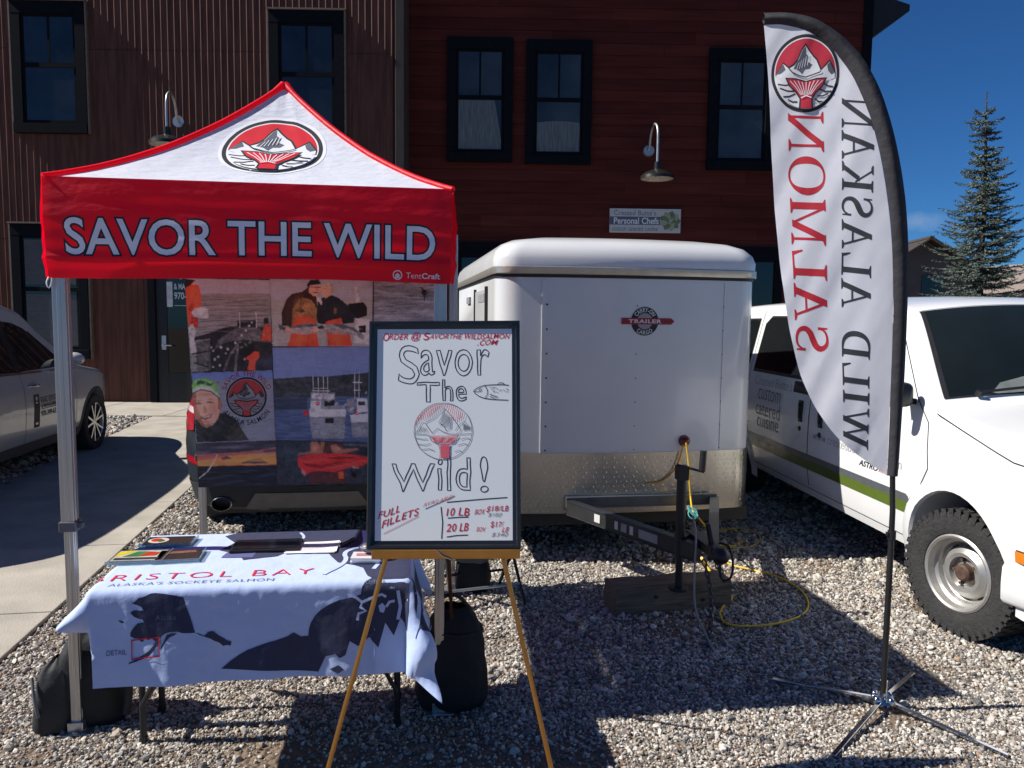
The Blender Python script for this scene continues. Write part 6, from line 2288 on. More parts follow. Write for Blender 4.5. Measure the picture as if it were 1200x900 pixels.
# ---- folding table and its printed cloth
TB_RZ = R(8.3)
TBH = .75
_fl, _fr, _rl = G(110, 691, TBH), G(476, 675, TBH), G(178, 629, TBH)
TBX = Vector((math.cos(TB_RZ), math.sin(TB_RZ), 0))
TBY = Vector((-math.sin(TB_RZ), math.cos(TB_RZ), 0))
HX, HY = (_fr - _fl).dot(TBX) / 2, (_rl - _fl).dot(TBY) / 2
TBC = _fl + TBX * HX + TBY * HY
TBC.z = 0
print('table', HX, HY, TBC)
def table():
    o = thing('folding_table', 'folding table with dark steel legs under the map cloth', 'table', TBC, TB_RZ)
    b = MB()
    b.box(-HX + .012, HX - .012, -HY + .012, HY - .012, TBH - .045, TBH - .008)
    b.build('tabletop', mat('table_plastic', (.35, .35, .34), .6, var=.08), o, bevel=.008)
    for s in (-1, 1):
        x = s * (HX - .035)
        for y in (.02, HY - .06):
            b = MB()
            b.tube([(x, y, TBH - .05), (x, y, .012)], .0135, 10)
            b.cyl((x, y, 0), (x, y, .03), .017, n=10)
            b.build('leg', dark_metal, o, smooth=40)
        b = MB()
        b.tube([(x, .02, .16), (x, HY - .06, .16)], .010, 8)
        b.tube([(x, 0, .16), (x - s * .28, 0, TBH - .06)], .009, 8)
        b.build('cross_bar', dark_metal, o, smooth=40)
    return o
TABLE = table()

OV = dict(f=.352, b=.28, l=.15, r=.30)
def clothp(u, v):
    ex = u - HX if u > HX else (u + HX if u < -HX else 0.0)
    ey = v - HY if v > HY else (v + HY if v < -HY else 0.0)
    x, y = max(-HX, min(HX, u)), max(-HY, min(HY, v))
    e = math.hypot(ex, ey)
    top = Vector((x, y, TBH + .003 + .0022 * mnoise.noise(Vector((u * 7, v * 5, 2))) + .0012 * mnoise.noise(Vector((u * 22, v * 17, 7)))))
    if e < 1e-6:
        return top
    dx, dy = ex / e, ey / e
    rb = .028
    arc = rb * math.pi / 2
    if e < arc:
        out, dn = rb * math.sin(e / rb), rb * (1 - math.cos(e / rb))
        k, rest = 0, 0
    else:
        rest = e - arc
        c2 = (2 * abs(dx * dy)) ** 1.3
        if ex < 0:
            k = .07 * abs(dy) + .62 * abs(dx) ** 1.5 + .16 * c2
        elif ex > 0:
            k = .07 * abs(dy) + .16 * abs(dx) + .24 * c2
        else:
            k = .055
        k = min(k, .8)
        out, dn = rb + rest * k, rb + rest * math.sqrt(1 - k * k)
    # soft folds running down the drop, strongest by the right corner
    ph = u * 1.0 if abs(ex) < 1e-6 else u - v
    am = .010 * min(1, rest / .25)
    if u > HX - .12:
        am += .015 * min(1, rest / .2)
    w = am * (math.sin(ph * 21 + 1.0) * .6 + math.sin(ph * 9 + v * 3) * .7) + .004 * mnoise.noise(Vector((u * 9, v * 9, 3))) * min(1, rest / .1)
    crs = .0022 * mnoise.noise(Vector((u * 30, v * 30, 8))) * min(1, e / .02)
    P0 = Vector((x + dx * (out + w + crs), y + dy * (out + w + crs), TBH + .003 - dn))
    if ex < 0 and ey < 0:
        # the left end flap folds back behind the front drop
        t = min(1.0, max(0.0, (-ey - .07) / .17))
        t = t * t * (3 - 2 * t)
        dz = max(0.0, -ey - arc) * .998 + rb
        P1 = Vector((-HX - .020 - .010 * math.sin(ex * -30) + .10 * min(1, dz / .36) ** 2 * .5, -HY - rb - .045 * dz + min(.13, -ex * .95), TBH + .003 - dz))
        P0 = P0.lerp(P1, t)
    return P0
def cloth(u, v, off=0.0):
    p = clothp(u, v)
    if off:
        h = .004
        a = clothp(u + h, v) - clothp(u - h, v)
        b = clothp(u, v + h) - clothp(u, v - h)
        n = a.cross(b)
        if n.length > 1e-12:
            p = p + n.normalized() * off
    return p
TMI = None
def tablecloth():
    o = thing('tablecloth', 'pale blue cloth printed with a navy map of Alaska over the table', 'tablecloth', TBC, TB_RZ)
    us = [-HX - OV['l'] + (2 * HX + OV['l'] + OV['r']) * i / 150 for i in range(151)]
    vs = [-HY - OV['f'] + (2 * HY + OV['f'] + OV['b']) * i / 120 for i in range(121)]
    b = MB()
    b.grid(lambda u, v: cloth(u, v), us, vs)
    cm = mat('pale_map_cloth', lin(184, 201, 240), .75, var=.035, scale=4, bump=.12, bscale=26)
    sh = b.build('cloth', cm, o, smooth=80)
    I = inv(o)
    nF = -TBY
    pF = TBC + TBY * (-HY - .045)
    def front(zx, zy):
        """pixels of the 2.609x enlargement of (60,600) -> cloth coordinates on the front drop"""
        p = I @ onplane(60 + zx / 2.609, 600 + zy / 2.609, pF, nF)
        return (p.x, -HY - max(.0, TBH - p.z) - .012)
    def topc(zx, zy):
        p = I @ G(60 + zx / 2.609, 600 + zy / 2.609, TBH)
        return (p.x, p.y)
    navy = mat('map_navy', (0.030, 0.036, 0.085), .75, var=.08, bump=.12, bscale=26)
    slate = mat('map_slate', lin(88, 92, 140), .75, var=.06)
    redp = mat('map_red', lin(205, 40, 60), .7, var=.05)
    greyp = mat('map_grey', lin(96, 104, 130), .7, var=.05)
    st = (.025, .025)
    off = .0018
    F = lambda pl: [front(*p) for p in pl]
    T = lambda pl: [topc(*p) for p in pl]
    b = MB()
    ak = [(242, 290), (256, 282), (262, 275), (275, 272), (285, 268), (298, 262), (312, 260), (340, 262), (370, 266), (400, 272), (420, 325), (438, 378), (424, 379), (400, 378), (385, 374), (365, 375), (350, 378), (338, 386), (330, 398), (335, 406), (322, 420), (312, 434), (300, 446), (282, 456), (262, 464), (244, 470), (235, 474), (238, 468), (262, 456), (285, 442), (300, 430), (312, 416), (318, 404), (306, 394), (296, 400), (286, 396), (278, 406), (270, 404), (266, 396), (252, 396), (240, 390), (240, 378), (250, 362), (262, 350), (282, 347), (276, 338), (262, 335), (250, 330), (238, 318), (250, 311), (264, 312), (280, 312), (272, 300)]
    lay(b, poly2d(F(ak)), cloth, off, 0, st)
    lay(b, poly2d(F([(438, 378), (452, 382), (466, 388), (478, 376), (492, 374), (508, 386), (522, 394), (536, 402), (549, 406), (547, 418), (536, 416), (524, 420), (512, 410), (498, 404), (484, 396), (470, 392), (452, 386)])), cloth, off, 0, st)
    lay(b, poly2d(F([(352, 384), (368, 378), (384, 378), (374, 386), (362, 390), (352, 402), (344, 416), (334, 430), (338, 414), (346, 398)])), cloth, off, 0, st)
    lay(b, poly2d(F([(200, 342), (214, 342), (222, 348), (212, 350)])), cloth, off, 0)
    land = [(518, 489), (545, 466), (575, 444), (600, 430), (640, 415), (690, 400), (720, 390), (740, 378), (752, 384), (762, 390), (785, 388), (787, 368), (792, 350), (805, 328), (822, 310), (850, 292), (880, 280), (905, 274), (930, 268), (946, 262), (950, 240), (958, 224)]
    land_f = F(land)
    fold_l = front(952, 236)
    right = [(HX + .015, -HY - .0), (HX + .02, -HY - .12), (HX + .01, -HY - .20), (HX - .02, -HY - .155), (HX - .045, -HY - .22), (HX - .075, -HY - .17), (HX - .10, -HY - .255), (HX - .13, -HY - .215), (HX - .17, -HY - .245), (HX - .20, -HY - .225), (HX - .215, -HY - .275), (HX - .235, -HY - .285), (HX - .25, -HY - .27), (HX - .285, -HY - .28), (HX - .31, -HY - .335)]
    top_l = (fold_l[0] + .03, -HY + .0)
    lay(b, poly2d(land_f[:-1] + [(land_f[-1][0], -HY - .02), (top_l[0], -HY)] + right), cloth, off, 0, st)
    lay(b, poly2d([(HX - .27, -HY - .325), (HX - .24, -HY - .31), (HX - .22, -HY - .325), (HX - .24, -HY - .34)]), cloth, off, 0, st)
    for pl in ([(HX + .02, -HY + .02), (HX + .16, -HY + .05), (HX + .22, -HY - .10), (HX + .12, -HY - .16), (HX + .06, -HY - .10)], [(HX + .05, HY * .2), (HX + .28, HY * .3), (HX + .29, -HY * .5), (HX + .10, -HY * .4)]):
        lay(b, poly2d(pl), cloth, off, 0, st)
    b.build('map_print', navy, sh, smooth=80)
    b = MB()   # the part of the land lying on the table top reads paler in the sun
    topland = [(top_l[0] + .001, -HY + .002), (HX - .14, -HY + .03), (HX - .16, -HY + .12), (HX - .20, -HY + .16), (HX - .26, -HY + .20), (HX - .30, -HY + .30), (HX - .34, -HY + .42), (HX - .44, -HY + .40), (HX - .50, -HY + .30), (HX - .62, -HY + .26), (HX - .66, -HY + .35), (HX - .74, -HY + .40), (HX - .70, -HY + .50), (HX - .76, HY - .04), (HX - .70, HY + .02), (HX + .01, HY + .02), (HX + .015, -HY + .001)]
    lay(b, poly2d(topland), cloth, off, 0, st)
    b.build('map_print', navy, sh, smooth=80)
    # rivers and coast left white
    b = MB()
    for pl, w in ((F([(905, 262), (930, 270), (950, 285), (945, 300), (962, 310), (940, 318), (936, 338)]), .010), (F([(950, 285), (985, 270), (1010, 262), (1024, 270)]), .010), (F([(1024, 300), (1034, 285), (1050, 282)]), .010), (F([(1060, 250), (1068, 300), (1060, 340)]), .012)):
        lay(b, ribbon2d(pl, w), cloth, off + .0012, 0, st)
    for pl, w in (([(HX - .30, -HY + .06), (HX - .22, -HY + .2), (HX - .25, -HY + .33), (HX - .16, -HY + .40), (HX - .18, HY - .02)], .018), ([(HX - .12, -HY + .1), (HX - .08, -HY + .25), (HX - .12, HY - .1)], .016), ([(HX - .45, HY - .02), (HX - .42, HY - .1), (HX - .46, HY - .16)], .012), ([(HX + .06, -HY + .0), (HX + .10, -HY - .12), (HX + .07, -HY - .2)], .03)):
        lay(b, ribbon2d(chaikin(pl, 2), w), cloth, off + .0012, 0, st)
    lay(b, poly2d([front(*p) for p in ((1000, 296), (1012, 288), (1022, 300), (1016, 318), (1004, 314))]), cloth, off + .0012, 0, st)
    b.build('river_print', cm, sh, smooth=80)
    # words on the cloth
    def word(stg, x0, y0, x1, y1, fn, mm, nm='lettering', bold=0.0, o2=.0024, step_=(.03, .03)):
        b_ = MB()
        (a0, b0), (a1, b1) = fn(x0, y0), fn(x1, y1)
        lay(b_, fit(text2d(stg, bold), a0, a1, min(b0, b1), max(b0, b1)), cloth, o2, 0, step_)
        return b_.build(nm, mm, sh, smooth=80)
    word('Alaska', 317, 340, 380, 322, front, greyp, o2=.0032)
    word('DETAIL', 168, 448, 228, 430, front, greyp)
    word('Ugashik', 962, 236, 1022, 216, front, greyp, o2=.0032)
    word('River', 962, 250, 1000, 236, front, greyp, o2=.0032)
    b = MB()
    rect = [(244, 402), (330, 390), (332, 445), (246, 458)]
    lay(b, ribbon2d(F(rect), .006, True), cloth, .0032, 0, st)
    b.build('map_frame', redp, sh)
    xl, xr = topc(160, 180)[0] - .01, topc(805, 180)[0]
    b = MB()
    lay(b, fit(text2d('BRISTOL BAY', -.012, 1.25), xl, xr, -HY + .070, -HY + .135), cloth, .0024, 0, (.04, .04))
    b.build('lettering', redp, sh)
    b = MB()
    lay(b, fit(text2d("ALASKA'S SOCKEYE SALMON", -.006, 1.1), topc(215, 190)[0], topc(690, 190)[0], -HY + .012, -HY + .040), cloth, .0024, 0, (.02, .012))
    b.build('lettering', greyp, sh)
    b = MB()
    lay(b, poly2d([(-.18, -.02), (-.06, -.03), (-.05, .10), (-.16, .11)]), cloth, .0022, 0, st)
    b.build('map_square', slate, sh)
    return o
CLOTH = tablecloth()

# ---- things lying on the table
def on_table(px, py, dz=.006):
    p = G(px, py, TBH + dz)
    return (p.x, p.y, TBH + dz)
clear = glass_mat('clear_acrylic', (.55, .62, .70), .03, .28)
def card_stand(px, py, rz, w, d, label, cols):
    o = thing('card_stand', label, 'card stand', on_table(px, py), rz, 'clear card holders on the table')
    b = MB()
    b.box(-w / 2, w / 2, -d / 2, d / 2, .0, .006)
    b.build('holder', clear, o, bevel=.002)
    b = MB()
    b.box(-w / 2 + .008, w / 2 - .008, -d / 2 + .008, d / 2 - .008, .0065, .0105)
    c = b.build('cards', mat('card_stock', (.10, .10, .11), .4, var=.3, scale=20), o)
    b = MB()
    ms = []
    off = .0108
    for (col, pl) in cols:
        m = mat('card_' + '_'.join(str(k) for k in col), lin(*col), .35, var=.25, scale=40)
        ms.append(m)
        off += .0003
        lay(b, poly2d([(x * w, y * d) for x, y in pl]), lambda x, y, q, off=off: (x, y, off), 0, len(ms) - 1)
    b.build('picture', ms, c)
    b = MB()
    b.box(-w / 2, w / 2, -d / 2 - .004, -d / 2, .0, .014)
    b.box(w / 2, w / 2 + .004, -d / 2, d / 2, 0, .014)
    b.build('holder_lip', clear, o)
card_stand(164, 654, TB_RZ, .20, .15, 'clear card holder with yellow, green and red printed cards at the table corner', [((180, 178, 170), [(-.44, -.42), (.44, -.42), (.44, .42), (-.44, .42)]), ((214, 190, 40), [(-.44, -.1), (-.1, .4), (-.3, .42), (-.44, .3)]), ((60, 120, 70), [(-.3, -.1), (.0, -.1), (.1, .3), (-.1, .34)]), ((180, 60, 40), [(0, -.1), (.3, -.05), (.34, .2), (.1, .3)]), ((60, 60, 66), [(-.4, -.36), (.4, -.36), (.4, -.2), (-.4, -.2)])])
card_stand(210, 653, TB_RZ + .06, .17, .14, 'clear card holder with a dark brown picture card', [((58, 46, 46), [(-.45, -.44), (.45, -.44), (.45, .44), (-.45, .44)]), ((130, 92, 76), [(-.3, .1), (.36, .16), (.3, .36), (-.2, .3)])])
card_stand(198, 636, TB_RZ, .20, .12, 'clear card holder with a red and white plate picture at the back of the table', [((50, 44, 42), [(-.45, -.44), (.45, -.44), (.45, .44), (-.45, .44)]), ((208, 200, 190), circle2d(-.2, 0, .2, .32, n=20)), ((190, 50, 30), circle2d(-.24, .04, .11, .2, n=14)), ((70, 110, 50), circle2d(-.14, -.06, .07, .14, n=12))])
# black tablet
o = thing('tablet', 'black tablet lying flat in the middle of the table', 'tablet', on_table(313, 641), TB_RZ)
b = MB()
b.box(-.135, .135, -.075, .075, 0, .012)
tb_ = b.build('case', black_plastic, o, bevel=.004)
b = MB()
b.box(-.122, .122, -.064, .064, .0125, .0135)
b.build('screen', mat('tablet_screen', (.012, .013, .015), .12, var=.2, spec=.6), tb_)
# paper sheets
o = thing('paper_sheet', 'white paper sheets with faint print beside the black tablet', 'paper', on_table(367, 642, .005), TB_RZ - .1)
b = MB()
for k, a in enumerate((0.0, .08)):
    ca, sa = math.cos(a), math.sin(a)
    b.grid(lambda x, y: (x * ca - y * sa, x * sa + y * ca, .0015 + k * .0016 + .004 * (x / .1) ** 2 * (1 if x > 0 else 0)), [-.10 + .20 * i / 10 for i in range(11)], [-.075 + .15 * i / 4 for i in range(5)])
pp = b.build('sheet', mat('paper_white', (.74, .74, .76), .8, var=.02), o, smooth=60)
b = MB()
for r_ in range(6):
    b.box(-.05, .05 - .02 * (r_ % 3), .035 - r_ * .016, .037 - r_ * .016, .0052, .0056)
b.build('print_lines', mat('faint_ink', (.42, .42, .46), .8, var=.05), pp)
# pen, card pile and puck
o = thing('pen', 'black marker pen at the right of the table', 'pen', on_table(406, 636, .012), R(70))
b = MB()
b.tube([(-.05, 0, 0), (.03, 0, 0), (.034, 0, 0), (.06, 0, 0)], [.007, .0075, .0085, .008], 12)
bd = b.build('barrel', black_plastic, o, smooth=40)
b = MB()
b.tube([(-.055, 0, 0), (-.05, 0, 0)], [.003, .005], 10)
b.build('tip', mat('pen_grey', (.3, .3, .3), .5), bd)
o = thing('card_pile', 'small stack of leaflets beside the whiteboard frame', 'leaflets', on_table(430, 657), TB_RZ - .1)
b = MB()
rg = random.Random(8)
for k in range(7):
    a, c = rg.uniform(-.004, .004), rg.uniform(-.004, .004)
    b.box(-.055 + a, .055 + a, -.04 + c, .04 + c, k * .0032, k * .0032 + .0028)
cp_ = b.build('leaflets', mat('leaflet_pale', (.62, .62, .66), .6, var=.06), o)
b = MB()
lay(b, poly2d([(-.04, -.01), (.04, -.01), (.04, .02), (-.04, .02)]), lambda x, y, q: (x, y, .0235), 0)
b.build('print_block', mat('leaflet_rose', (.5, .2, .22), .6), cp_)
o = thing('card_reader', 'dark round-backed card reader on top of the leaflets', 'card reader', tuple(Vector(on_table(436, 655)) + Vector((.0, .0, .026))), TB_RZ)
b = MB()
b.ball((0, 0, .02), .045, .032, .022, 20, 12, fn=lambda p: Vector((p.x, p.y, max(p.z, -.018))))
rd = b.build('case', mat('reader_grey', (.10, .10, .11), .4, var=.1), o, smooth=60)
b = MB()
b.ball((0, 0, .024), .0455, .0325, .006, 20, 8)
b.build('band', mat('reader_pale', (.4, .4, .42), .4), rd, smooth=60)

# ---- easel and whiteboard
gold = mat('gold_anodised', (0.62, 0.34, 0.10), .30, .9, var=.08, scale=20)
brown_metal = mat('easel_rear_bronze', (.16, .075, .04), .4, .6, var=.15)
def easel():
    Yb = 2.48
    fa, fb = G(370, 953), G(658, 953)
    lb, lt = atY(436, 647, 2.555), None
    apex_l = Vector((-.262, 2.735, 1.62))
    o = thing('display_easel', 'gold tubular display easel holding the whiteboard', 'easel', ((fa.x + fb.x) / 2, (fa.y + fb.y) / 2, 0))
    B0 = Vector(o.location)
    L_ = lambda p: Vector(p) - B0
    # front legs pass through the photo's ledge points
    for ft, at in ((fa, (452, 655)), (fb, (590, 655))):
        mid = atY(at[0], at[1], 2.60)
        d = (mid - ft)
        end = ft + d * 1.62
        b = MB()
        b.bar(L_(ft + d * .0), L_(end), .016, .012, (0, -1, 0))
        b.bar(L_(ft + d * .02) + Vector((0, -.0075, 0)), L_(ft + d * 1.0) + Vector((0, -.0075, 0)), .008, .004, (0, -1, 0))
        lg = b.build('leg', gold, o, bevel=.002)
        b = MB()
        b.cyl(L_(ft), L_(ft + d * .03), .012, n=10)
        b.build('foot', black_plastic, lg)
    b = MB()
    top = Vector((-.255, 2.78, 1.45))
    rear = G(531, 742)
    rear = Vector((-.245, 3.36, 0))
    b.bar(L_(top), L_(rear), .014, .012, (0, -1, 0))
    b.build('leg', brown_metal, o, bevel=.002)
    b = MB()
    a, c = atY(437, 648, 2.545), atY(609.5, 647.5, 2.545)
    b.obox(L_((a + c) / 2) + Vector((0, .005, 0)), (c - a) / 2, Vector((0, .035, 0)), Vector((0, 0, .0125)))
    b.obox(L_((a + c) / 2) + Vector((0, -.028, .004)), (c - a) / 2, Vector((0, .003, 0)), Vector((0, 0, .014)))
    b.build('ledge', gold, o, bevel=.002)
    b = MB()
    m = L_((a + c) / 2)
    b.tube([m + Vector((-.03, -.03, .018)), m + Vector((-.01, -.036, .0)), m + Vector((.02, -.035, -.012)), m + Vector((.03, -.02, -.02))], .003, 6)
    b.build('ledge_hook', chrome, o)
    return o
easel()

def whiteboard():
    q = [atY(430.5, 643.5, 2.555), atY(609.5, 643, 2.555), atY(610.5, 376, 2.70), atY(433, 377, 2.70)]
    org = (q[0] + q[1]) / 2
    X = ((q[1] - q[0]) + (q[2] - q[3])).normalized()
    Z = ((q[3] - q[0]) + (q[2] - q[1]))
    Z = (Z - X * Z.dot(X)).normalized()
    N_ = X.cross(Z)             # +Y-ish (away)
    w = ((q[1] - q[0]).length + (q[2] - q[3]).length) / 2
    h = ((q[3] - q[0]).length + (q[2] - q[1]).length) / 2
    o = thing('whiteboard', 'black framed whiteboard with hand-drawn savor the wild lettering and prices', 'whiteboard', org)
    org0 = org
    def P(x, y, off):          # x,y metres from the lower middle, off towards the viewer
        return X * x + Z * y + N_ * off
    fw = .028
    b = MB()
    prof = [(0, 0), (0, .016), (.004, .020), (.012, .020), (.016, .015), (fw - .004, .013), (fw, .010), (fw, 0)]
    cor = [(-w / 2, 0, 1, 1), (w / 2, 0, -1, 1), (w / 2, h, -1, -1), (-w / 2, h, 1, -1)]
    b.grid(lambda k, s: P(cor[k][0] + cor[k][2] * prof[s][0], cor[k][1] + cor[k][3] * prof[s][0], prof[s][1] - .008), range(4), range(len(prof)), closed=True)
    b.build('frame', mat('frame_black', (.012, .012, .014), .22, var=.15, coat=.3), o, smooth=25)
    b = MB()
    b.add([P(x, y, d) for d in (-.008, .002) for x, y in ((-w / 2 + .01, .01), (w / 2 - .01, .01), (w / 2 - .01, h - .01), (-w / 2 + .01, h - .01))], [(0, 1, 2, 3), (4, 5, 6, 7), (0, 1, 5, 4), (1, 2, 6, 5), (2, 3, 7, 6), (3, 0, 4, 7)])
    panel = b.build('panel', mat('whiteboard_enamel', (.80, .84, .86), .2, var=.015, scale=3, coat=.3), o)
    # drawing space: pixels of the photo's 3x enlargement of (420,360); board corners in it
    c4 = [(38, 850), (567, 850), (572, 47), (43, 50)]
    def D(zx, zy, off):
        # bilinear inverse of the nearly rectangular board
        t = (850 - zy) / (850 - 48.5)
        xl = 33 + (44 - 33) * t
        xr = 568 + (573 - 568) * t
        s = (zx - xl) / (xr - xl)
        return P((s - .5) * w, t * h, .002 + off)
    ink, redi, pink, redb_ = mat('marker_black', (.02, .02, .024), .5, var=.1), mat('marker_red', lin(200, 16, 36), .5, var=.1), mat('marker_pink', lin(214, 96, 112), .5, var=.1), mat('marker_grey', (.22, .22, .25), .5, var=.1)
    rg = random.Random(21)
    def hand(pts, a=1.2, seed=0):
        return [(x + a * mnoise.noise(Vector((x * .03, y * .03, seed))) * 2, y + a * mnoise.noise(Vector((x * .03 + 9, y * .03, seed + 5))) * 2) for x, y in pts]
    off = [.0004]
    def line(b_, pts, wd=3.0, jit=1.0):
        off[0] += .00001
        lay(b_, ribbon2d(hand(pts, jit, rg.random() * 9), wd), D, off[0])
    def outl(b_, st, x0, x1, y0, y1, wd=3.4, slant=0, rise=0):
        lp = text2d(st, .0, 1.08, outline=True)
        allp = [p for l in lp for p in l]
        q_ = bounds(allp)
        sd = rg.random() * 9
        for l in lp:
            m = []
            for x, y in l:
                s = (x - q_[0]) / (q_[1] - q_[0])
                t = (y - q_[2]) / (q_[3] - q_[2])
                m.append((x0 + s * (x1 - x0) + slant * (t - .5), y0 + (y1 - y0) * t + rise * s))
            # subdivide long edges so that the line can wander
            dn = []
            for a_, c_ in zip(m, m[1:] + m[:1]):
                n = max(1, int(math.dist(a_, c_) / 12))
                dn += [(a_[0] + (c_[0] - a_[0]) * k / n, a_[1] + (c_[1] - a_[1]) * k / n) for k in range(n)]
            off[0] += .00001
            lay(b_, ribbon2d(hand(dn, 1.7, sd), wd, True), D, off[0])
    b = MB()
    outl(b, 'S', 146, 218, 274, 136)
    outl(b, 'avor', 222, 464, 244, 152)
    outl(b, 'T', 210, 288, 336, 268)
    outl(b, 'he', 300, 382, 334, 258)
    outl(b, 'W', 120, 270, 650, 556)
    outl(b, 'ild', 282, 394, 648, 534)
    outl(b, '!', 430, 455, 654, 532)
    line(b, [(312, 689), (380, 684), (450, 678), (522, 674)], 3.4)
    line(b, [(292, 706), (296, 760), (294, 815)], 3.4)
    line(b, [(314, 744), (350, 741), (388, 740)], 3.2)
    line(b, [(310, 808), (346, 804), (384, 803)], 3.2)
    line(b, [(238, 712), (290, 690), (340, 668)], 2.4)
    b.build('drawn_lettering', ink, panel)
    b = MB()
    def pr(b_, st, x0, x1, y0, y1, bold=.006, rise=0, slant=6):
        t2 = text2d(st, bold, 1.05)
        q_ = bounds(t2[0])
        t2 = dice(t2, .25, .25)
        sd = rg.random() * 9
        m = []
        for x, y in t2[0]:
            s = (x - q_[0]) / (q_[1] - q_[0])
            t = (y - q_[2]) / (q_[3] - q_[2])
            m.append((x0 + s * (x1 - x0) + slant * (t - .5), y0 + (y1 - y0) * t + rise * s))
        off[0] += .00001
        lay(b_, (hand(m, 1.5, sd), t2[1]), D, off[0])
    pr(b, 'O', 90, 112, 118, 90)
    pr(b, 'RDER', 114, 180, 114, 94)
    pr(b, '@', 190, 224, 120, 90)
    pr(b, 'S', 234, 254, 118, 90)
    pr(b, 'AVORTHE WILDSALMON', 256, 536, 113, 95)
    pr(b, '.COM', 424, 492, 136, 116)
    pr(b, 'FULL', 76, 150, 748, 722, rise=-26)
    pr(b, 'FILLETS', 88, 214, 778, 752, rise=-46)
    pr(b, '10 LB', 312, 390, 736, 708)
    pr(b, '20 LB', 312, 388, 790, 762)
    pr(b, 'BOX', 410, 442, 732, 714)
    pr(b, '$18/LB', 452, 526, 724, 702)
    pr(b, 'BOX', 417, 446, 792, 776)
    pr(b, '$17/', 464, 508, 778, 756)
    pr(b, 'LB', 504, 526, 792, 776)
    b.build('drawn_lettering', redi, panel)
    b = MB()
    pr(b, 'AVAILABLE!', 232, 334, 706, 692, 0, rise=-30)
    line(b, [(92, 796), (150, 768), (214, 736)], 2.0)
    b.build('drawn_lettering', pink, panel)
    b = MB()
    pr(b, '$180', 456, 502, 741, 726, -.004)
    pr(b, '$340', 468, 522, 810, 794, -.004)
    b.build('drawn_lettering', redb_, panel)
    # the fish
    b = MB()
    fishl = [(532, 280), (512, 277), (490, 277), (468, 278), (446, 280), (426, 286), (412, 295), (408, 300), (414, 308), (428, 318), (446, 325), (470, 329), (500, 331), (530, 332)]
    line(b, fishl, 2.6, .6)
    line(b, [(448, 281), (456, 296), (456, 312), (448, 325)], 2.2)
    line(b, [(492, 277), (500, 270), (512, 272), (518, 278)], 2.2)
    line(b, [(410, 300), (422, 302), (432, 300)], 1.8)
    line(b, circle2d(432, 296, 4.5, n=14), 2.0, .2)
    for k in range(16):
        x, y = 464 + rg.random() * 62, 286 + rg.random() * 18
        line(b, [(x, y), (x + 6, y + 1)], 1.6, .3)
    line(b, [(464, 310), (480, 316), (494, 322), (480, 324), (464, 318)], 1.8)
    line(b, [(466, 312), (492, 320)], 1.4)
    b.build('drawn_fish', ink, panel)
    # the round badge, drawn in marker
    def E(pts):
        return [(301 + x * 101, 441 - y * 99) for x, y in pts]
    b = MB()
    line(b, E(circle2d(0, 0, 1, n=60)) + E([(1, 0)]), 2.4, .8)
    for pl in ([(-.94, -.06), (-.72, .34), (-.62, .28), (-.4, -.06)], [(-.62, .3), (-.3, .46), (.05, .82), (.3, .5), (.52, .18), (.42, .02)], [(.05, .82), (-.05, .5), (-.16, .3), (0, .2), (.12, .0), (.26, .1), (.3, .48)], [(.52, .18), (.72, .36), (.96, .1)], [(.5, .2), (.62, .0), (.42, -.12)], [(-.4, -.08), (-.2, .1), (0, -.02), (.2, -.1), (.5, -.12)], [(-.98, -.1), (-.6, -.12), (-.5, -.14)], [(.55, -.12), (.98, -.1)], [(-.5, -.14), (-.42, -.34), (-.16, -.48), (-.1, -.7), (-.12, -.98)], [(.55, -.12), (.46, -.34), (.26, -.48), (.22, -.7), (.24, -.96)], [(-.97, -.24), (-.7, -.3), (-.55, -.28)], [(-.88, -.46), (-.6, -.5), (-.44, -.44)], [(-.74, -.66), (-.5, -.62), (-.3, -.7)], [(.6, -.3), (.8, -.24), (.95, -.3)], [(.5, -.5), (.72, -.44), (.86, -.5)], [(.4, -.74), (.55, -.68), (.64, -.74)]):
        line(b, E(pl), 2.0, .8)
    for k in range(12):
        a, c = (.0 - k * .012, .72 - k * .045), (.24 + k * .004, .5 - k * .035)
        line(b, E([a, c]), 1.3, .3)
    for k in range(8):
        line(b, E([(.68 + k * .03, .3 - k * .02), (.7 + k * .032, .02 + k * .004)]), 1.8, .3)
        line(b, E([(-.9 + k * .05, -.04), (-.8 + k * .03, .18 - k * .01)]), 1.1, .3)
    b.build('drawn_badge', redb_, panel)
    b = MB()
    for k in range(26):
        x = -.86 + k * .066
        ytop = math.sqrt(max(0, 1 - x * x)) * .97
        yl = interp([(-.9, .1), (-.7, .42), (-.5, .38), (-.25, .56), (.05, .88), (.32, .55), (.52, .28), (.72, .44), (.95, .2)], x)
        if ytop - yl > .04:
            line(b, E([(x - .03, ytop - .0), (x - .10, yl + .02)]), 1.7, .3)
    for k in range(22):
        t = -1 + 2 * k / 21
        line(b, E([(t * .48 + .03, -.16), (t * .30 + .04, -.42)]), 2.2, .3)
        line(b, E([(t * .15 + .06, -.46), (t * .14 + .06, -.96)]), 1.5, .3)
    b.build('drawn_badge', pink, panel)
    return o
whiteboard()

